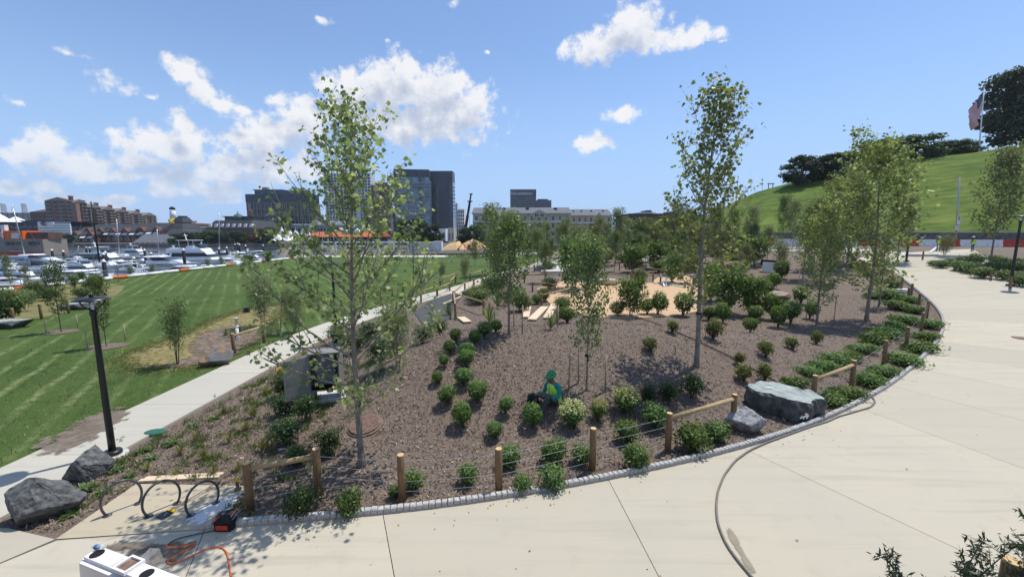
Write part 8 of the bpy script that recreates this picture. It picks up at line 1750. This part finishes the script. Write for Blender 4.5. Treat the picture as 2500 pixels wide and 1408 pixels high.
# red boathouse, blue awnings, white peaked tents
B = Blk('red_boathouse', 'round-roofed red harbor kiosk left of the white tents', 597, 636, 583, 232, 10, 'brick'); B.roofbox('red_paint', -.03, 1.03, -.05, 1.05, 1.6); B.windows('window_glass', 6, 1, .5, .5, z0=.5, z1=B.z1)
B = Blk('blue_kiosk', 'quayside kiosk with bright blue awnings right of the red one', 628, 652, 590, 226, 8, 'navy'); B.roofbox('blue_awning', -.05, 1.05, -.2, 1, .7); B.windows('tent_white', 4, 1, .5, .4, z0=.3, z1=B.z1 - .3)
tents = [(690, 553, 34), (708, 556, 34), (724, 556, 30), (742, 553, 32), (756, 566, 26), (678, 568, 22)]
for i, (px, tp, wpx) in enumerate(sorted(tents)):
    Y = 205 + 3 * (i % 2); q = at(px, 588, Y); h = Zt(px, tp, Y) - q.z; r = wpx * Y / FPX * .62; o = empty('peaked_tent', q, f'{ORD[i]} from left of the white peaked tents by the water', 'tent', 'white peaked tents'); b = MB(); V = []
    n8 = 8; prof = [(1.0, .10), (.62, .26), (.34, .50), (.14, .80), (.015, 1.0)]
    for (rr_, zz) in prof:
        for j in range(n8): an = 2 * PI * j / n8 + .2; sc = 1 + (.30 if j % 2 == 0 else -.06) * (rr_ > .9) ; V.append((q.x + r * rr_ * sc * math.cos(an), q.y + r * rr_ * sc * math.sin(an), q.z + h * (zz - (.10 if j % 2 == 0 and rr_ > .9 else 0)) + .0))
    b.add(V, [(k * n8 + j, k * n8 + (j + 1) % n8, (k + 1) * n8 + (j + 1) % n8, (k + 1) * n8 + j) for k in range(4) for j in range(n8)]); b.build('canopy', 'tent_white', o)
    for j in range(0, 8, 2): an = 2 * PI * j / 8 + .2; b = MB(); b.tube([(q.x + r * 1.25 * math.cos(an), q.y + r * 1.25 * math.sin(an), q.z - 1), (q.x + r * 1.25 * math.cos(an), q.y + r * 1.25 * math.sin(an), q.z + h * .03)], .12, 5); b.build('pole', 'steel', o)
# market hall, red roofs, pavilion frame, container, sand heap, crane
B = Blk('grey_hall', 'long grey two-storey hall behind the white tents', 712, 852, 548, 240, 30, 'grey_wall'); B.windows('window_glass', 18, 2, .6, .35); B.grid('white_wall', 1, 2, 0, .7, .5); B.roofbox('white_wall', .35, 1, .1, .6, 2.2)
B = Blk('market_pavilion', 'market pavilion with red roof and striped glass canopy', 760, 925, 578, 200, 14, 'near_black', base=-.2); B.gable('red_roof', 2.4, 1.5); B.grid('white_wall', 12, 1, .35, .3, .5)
b = MB(); a, u, W, n_ = B.face('f')
for k in range(12):
    p0 = a + u * W * (.42 + .30 * k / 12) + n_ * .0; z = B.z1 + 2.2; b = MB(); w = W * .30 / 12; b.add([(p0.x, p0.y + 3, z), (p0.x + w * .96, p0.y + 3, z), (p0.x + w * .96 + 1.0, p0.y + 9, z + 3.4), (p0.x + 1.0, p0.y + 9, z + 3.4)], [(0, 1, 2, 3)]); b.build('glass_panel', 'tent_white' if k % 2 else 'blue_awning', B.o)
o = empty('pavilion_frame', at(860, 618, 112), 'white open steel pavilion frame at the far end of the lawn', 'pavilion'); Y = 112; xs = [X(p, Y) for p in (720, 752, 784, 818, 830, 860, 892, 925, 960, 995)]; z = Zt(850, 592, Y)
for x_ in xs: b = MB(); b.box((x_, Y, z / 2), (.28, .28, z)); b.build('column', 'white_paint', o)
for dy, zz in ((0, z), (5, z + .1), (0, z - 1.0)): b = MB(); b.box(((xs[0] + xs[-1]) / 2, Y + dy, zz), (xs[-1] - xs[0], .25, .28)); b.build('beam', 'white_paint', o)
for x_ in xs[::2]: b = MB(); b.box((x_, Y + 2.5, z - .02), (.2, 5, .22)); b.build('cross_beam', 'white_paint', o)
o = empty('promenade_railing', at(860, 618, 106), 'white railing in front of the pavilion frame', 'railing'); Y = 106
for x_ in np.arange(X(700, Y), X(1000, Y), 1.6): b = MB(); b.box((x_, Y, .6), (.07, .07, 1.1)); b.build('baluster', 'white_paint', o)
for zz in (.5, 1.12): b = MB(); b.box(((X(700, Y) + X(1000, Y)) / 2, Y, zz), (X(1000, Y) - X(700, Y), .06, .06)); b.build('rail', 'white_paint', o)
for (x0, x1, tp, Y, lb) in [(1000, 1057, 592, 124, 'long pale grey corrugated container behind the lawn'), (1057, 1077, 590, 122, 'white end of the site container beside the long one')]:
    B = Blk('site_container', lb, x0, x1, tp, Y, 3, 'white_wall', base=0, cat='container'); B.grid('white_wall', int((x1 - x0) / 2), 1, .06, .12, .08, name='corrugation'); B.roofbox('white_paint', -.01, 1.01, -.03, 1.03, .12)
def heap(name, px, py, w, h, Y, lb):
    rng = np.random.default_rng(px); q = at(px, py, Y); b = MB(); n = 22; prof = [(1, 0), (.8, .3), (.5, .7), (.25, .93), (.02, 1)]
    b.v = [(q.x + w / 2 * r * (1 + .18 * rng.normal()) * math.cos(2 * PI * j / n), q.y + w / 3 * r * math.sin(2 * PI * j / n), max(.0, q.z) + h * z * (1 + .1 * rng.normal())) for r, z in prof for j in range(n)]; b.f = [(k * n + j, k * n + (j + 1) % n, (k + 1) * n + (j + 1) % n, (k + 1) * n + j) for k in range(4) for j in range(n)]; b.m = [0] * len(b.f); tag(b.build(name, 'sand_heap', None, True), lb, 'heap')
heap('sand_heap', 1112, 616, 10, 2.6, 130, 'left heap of orange sand on the building site'); heap('sand_heap', 1155, 616, 12, 3.2, 132, 'right larger heap of orange sand on the building site')
q = at(1150, 620, 126); o = empty('excavator', q, 'small dark excavator in front of the right sand heap', 'excavator')
for dy in (-.8, .8): b = MB(); b.box(q + Vector((0, dy, .4)), (3.0, .5, .8)); b.build('track', 'near_black', o)
b = MB(); b.box(q + Vector((.1, 0, 1.4)), (2.4, 1.9, 1.0)); b.build('body', 'orange', o); b = MB(); b.box(q + Vector((-.5, -.4, 2.3)), (1.1, 1.0, 1.2), 0, top=.85); b.build('cab', 'boat_glass', o); b = MB(); b.tube([q + Vector((-1, .3, 1.6)), q + Vector((-2.6, .3, 3.2)), q + Vector((-3.8, .3, 1.8))], .16, 6); b.build('boom', 'orange', o); b = MB(); b.box(q + Vector((-3.9, .3, 1.3)), (.7, .8, .8), 0, top=.7); b.build('bucket', 'near_black', o)
q = at(1136, 588, 220); q.z = 0; o = empty('crane', q, 'black mobile crane with raised telescopic boom', 'crane'); tp = at(1150, 474, 220)
b = MB(); b.box(q + Vector((0, 0, 1.2)), (10, 3, 1.6)); b.build('carrier', 'crane_black', o); b = MB(); b.box(q + Vector((0, 0, 3.4)), (5, 3, 2.8), 0, top=.8); b.build('superstructure', 'crane_black', o)
for dx in (-4, -2, 2, 4): b = MB(); b.tube([q + Vector((dx, -1.6, .6)), q + Vector((dx, -1.1, .6))], .62, 12); b.build('wheel', 'near_black', o)
f0 = q + Vector((-.5, 0, 4)); d = tp - f0
for k, (a, b_, r) in enumerate(((0, .5, .75), (.48, .82, .58), (.80, 1.0, .40))): b = MB(); b.tube([f0 + d * a, f0 + d * b_], r, 4); b.build('boom_section', 'crane_black', o)
b = MB(); b.box(f0 + d * .83, (2.6, 1.0, .5)); b.build('jib_lugs', 'crane_black', o); b = MB(); b.box(tp, (1.6, .8, .6)); b.build('boom_head', 'crane_black', o); b = MB(); b.tube([tp, q + Vector((1.8, 0, 5))], .06, 4, cap=False); b.build('hoist_cable', 'crane_black', o)
# traffic-side lamp posts and parked cars glimpsed beyond the lawn
def car(px, py, Y, colr, lb, rz=0.0):
    q = at(px, py, Y); q.z = gzs(q.x, q.y) + .05; o = empty('parked_car', q, lb, 'car', 'cars parked beyond the lawn', rz)
    part(o, 'body', colr, lambda b: (frus(b, -2.2, 2.2, .88, .3, .85, .05, .1, tw=.96), frus(b, -2.1, 2.1, .84, .85, .95, .3, .2, tw=.95))); part(o, 'cabin', 'boat_glass', lambda b: frus(b, -1.5, 1.1, .80, .93, 1.42, .45, .65, tw=.85)); part(o, 'roof', colr, lambda b: frus(b, -1.05, .45, .68, 1.42, 1.47, .05, .05))
    for x_ in (-1.35, 1.35):
        for y_ in (-.86, .86): w = part(o, 'wheel', 'near_black', lambda b: b.tube([(x_, y_ - .1, .33), (x_, y_ + .1, .33)], .33, 12)); part(w, 'rim', 'steel', lambda b: b.tube([(x_, y_ - .11, .33), (x_, y_ - .09, .33)], .2, 10))
    for y_ in (-.6, .6): part(o, 'headlight', 'white_paint', lambda b: b.box((2.16, y_, .68), (.1, .3, .14)))
car(1180, 600, 150, 'white_paint', 'left white car beyond the pale round-topped tree'); car(1200, 606, 142, 'gelcoat', 'white car right of the sand heaps'); car(1222, 606, 145, 'steel', 'grey car beyond the slim dark-leaved tree'); car(1320, 604, 150, 'white_paint', 'white car behind the playground rails'); car(1085, 584, 240, 'near_black', 'dark car in front of the low white building'); car(1075, 590, 250, 'steel', 'grey car beside the dark one below the towers')
# hedge at the lawn end
b = MB(); A, B_ = gp(1090, 628), gp(1195, 628); rng = np.random.default_rng(9); nn = 2600; t = rng.uniform(0, 1, nn); P = np.array([tuple(A + (B_ - A) * k) for k in t]) + np.c_[rng.normal(size=nn) * .4, rng.normal(size=nn) * .6, rng.uniform(0, .8, nn)]
V, F, T = leaves(P, .22, OVAL, up=.5, rng=rng); tag(link('hedge', mesh_np('hedge', V, F, 'leaf_mid', T)), 'low green hedge along the far end of the lawn', 'hedge')

# ---------------------------------------------------------------- summer haze over the harbor
m, N, L = new_mat('haze_air'); o_ = N.new('ShaderNodeOutputMaterial'); v_ = N.new('ShaderNodeVolumePrincipled'); v_.inputs['Color'].default_value = (.86, .91, 1, 1); v_.inputs['Density'].default_value = .00012; v_.inputs['Anisotropy'].default_value = .2; L.new(v_.outputs[0], o_.inputs['Volume'])
b = MB(); b.box((0, 1200, 42), (3200, 2700, 98)); tag(b.build('haze', 'haze_air'), 'thin pale summer haze over the harbor', 'haze', kind='stuff')
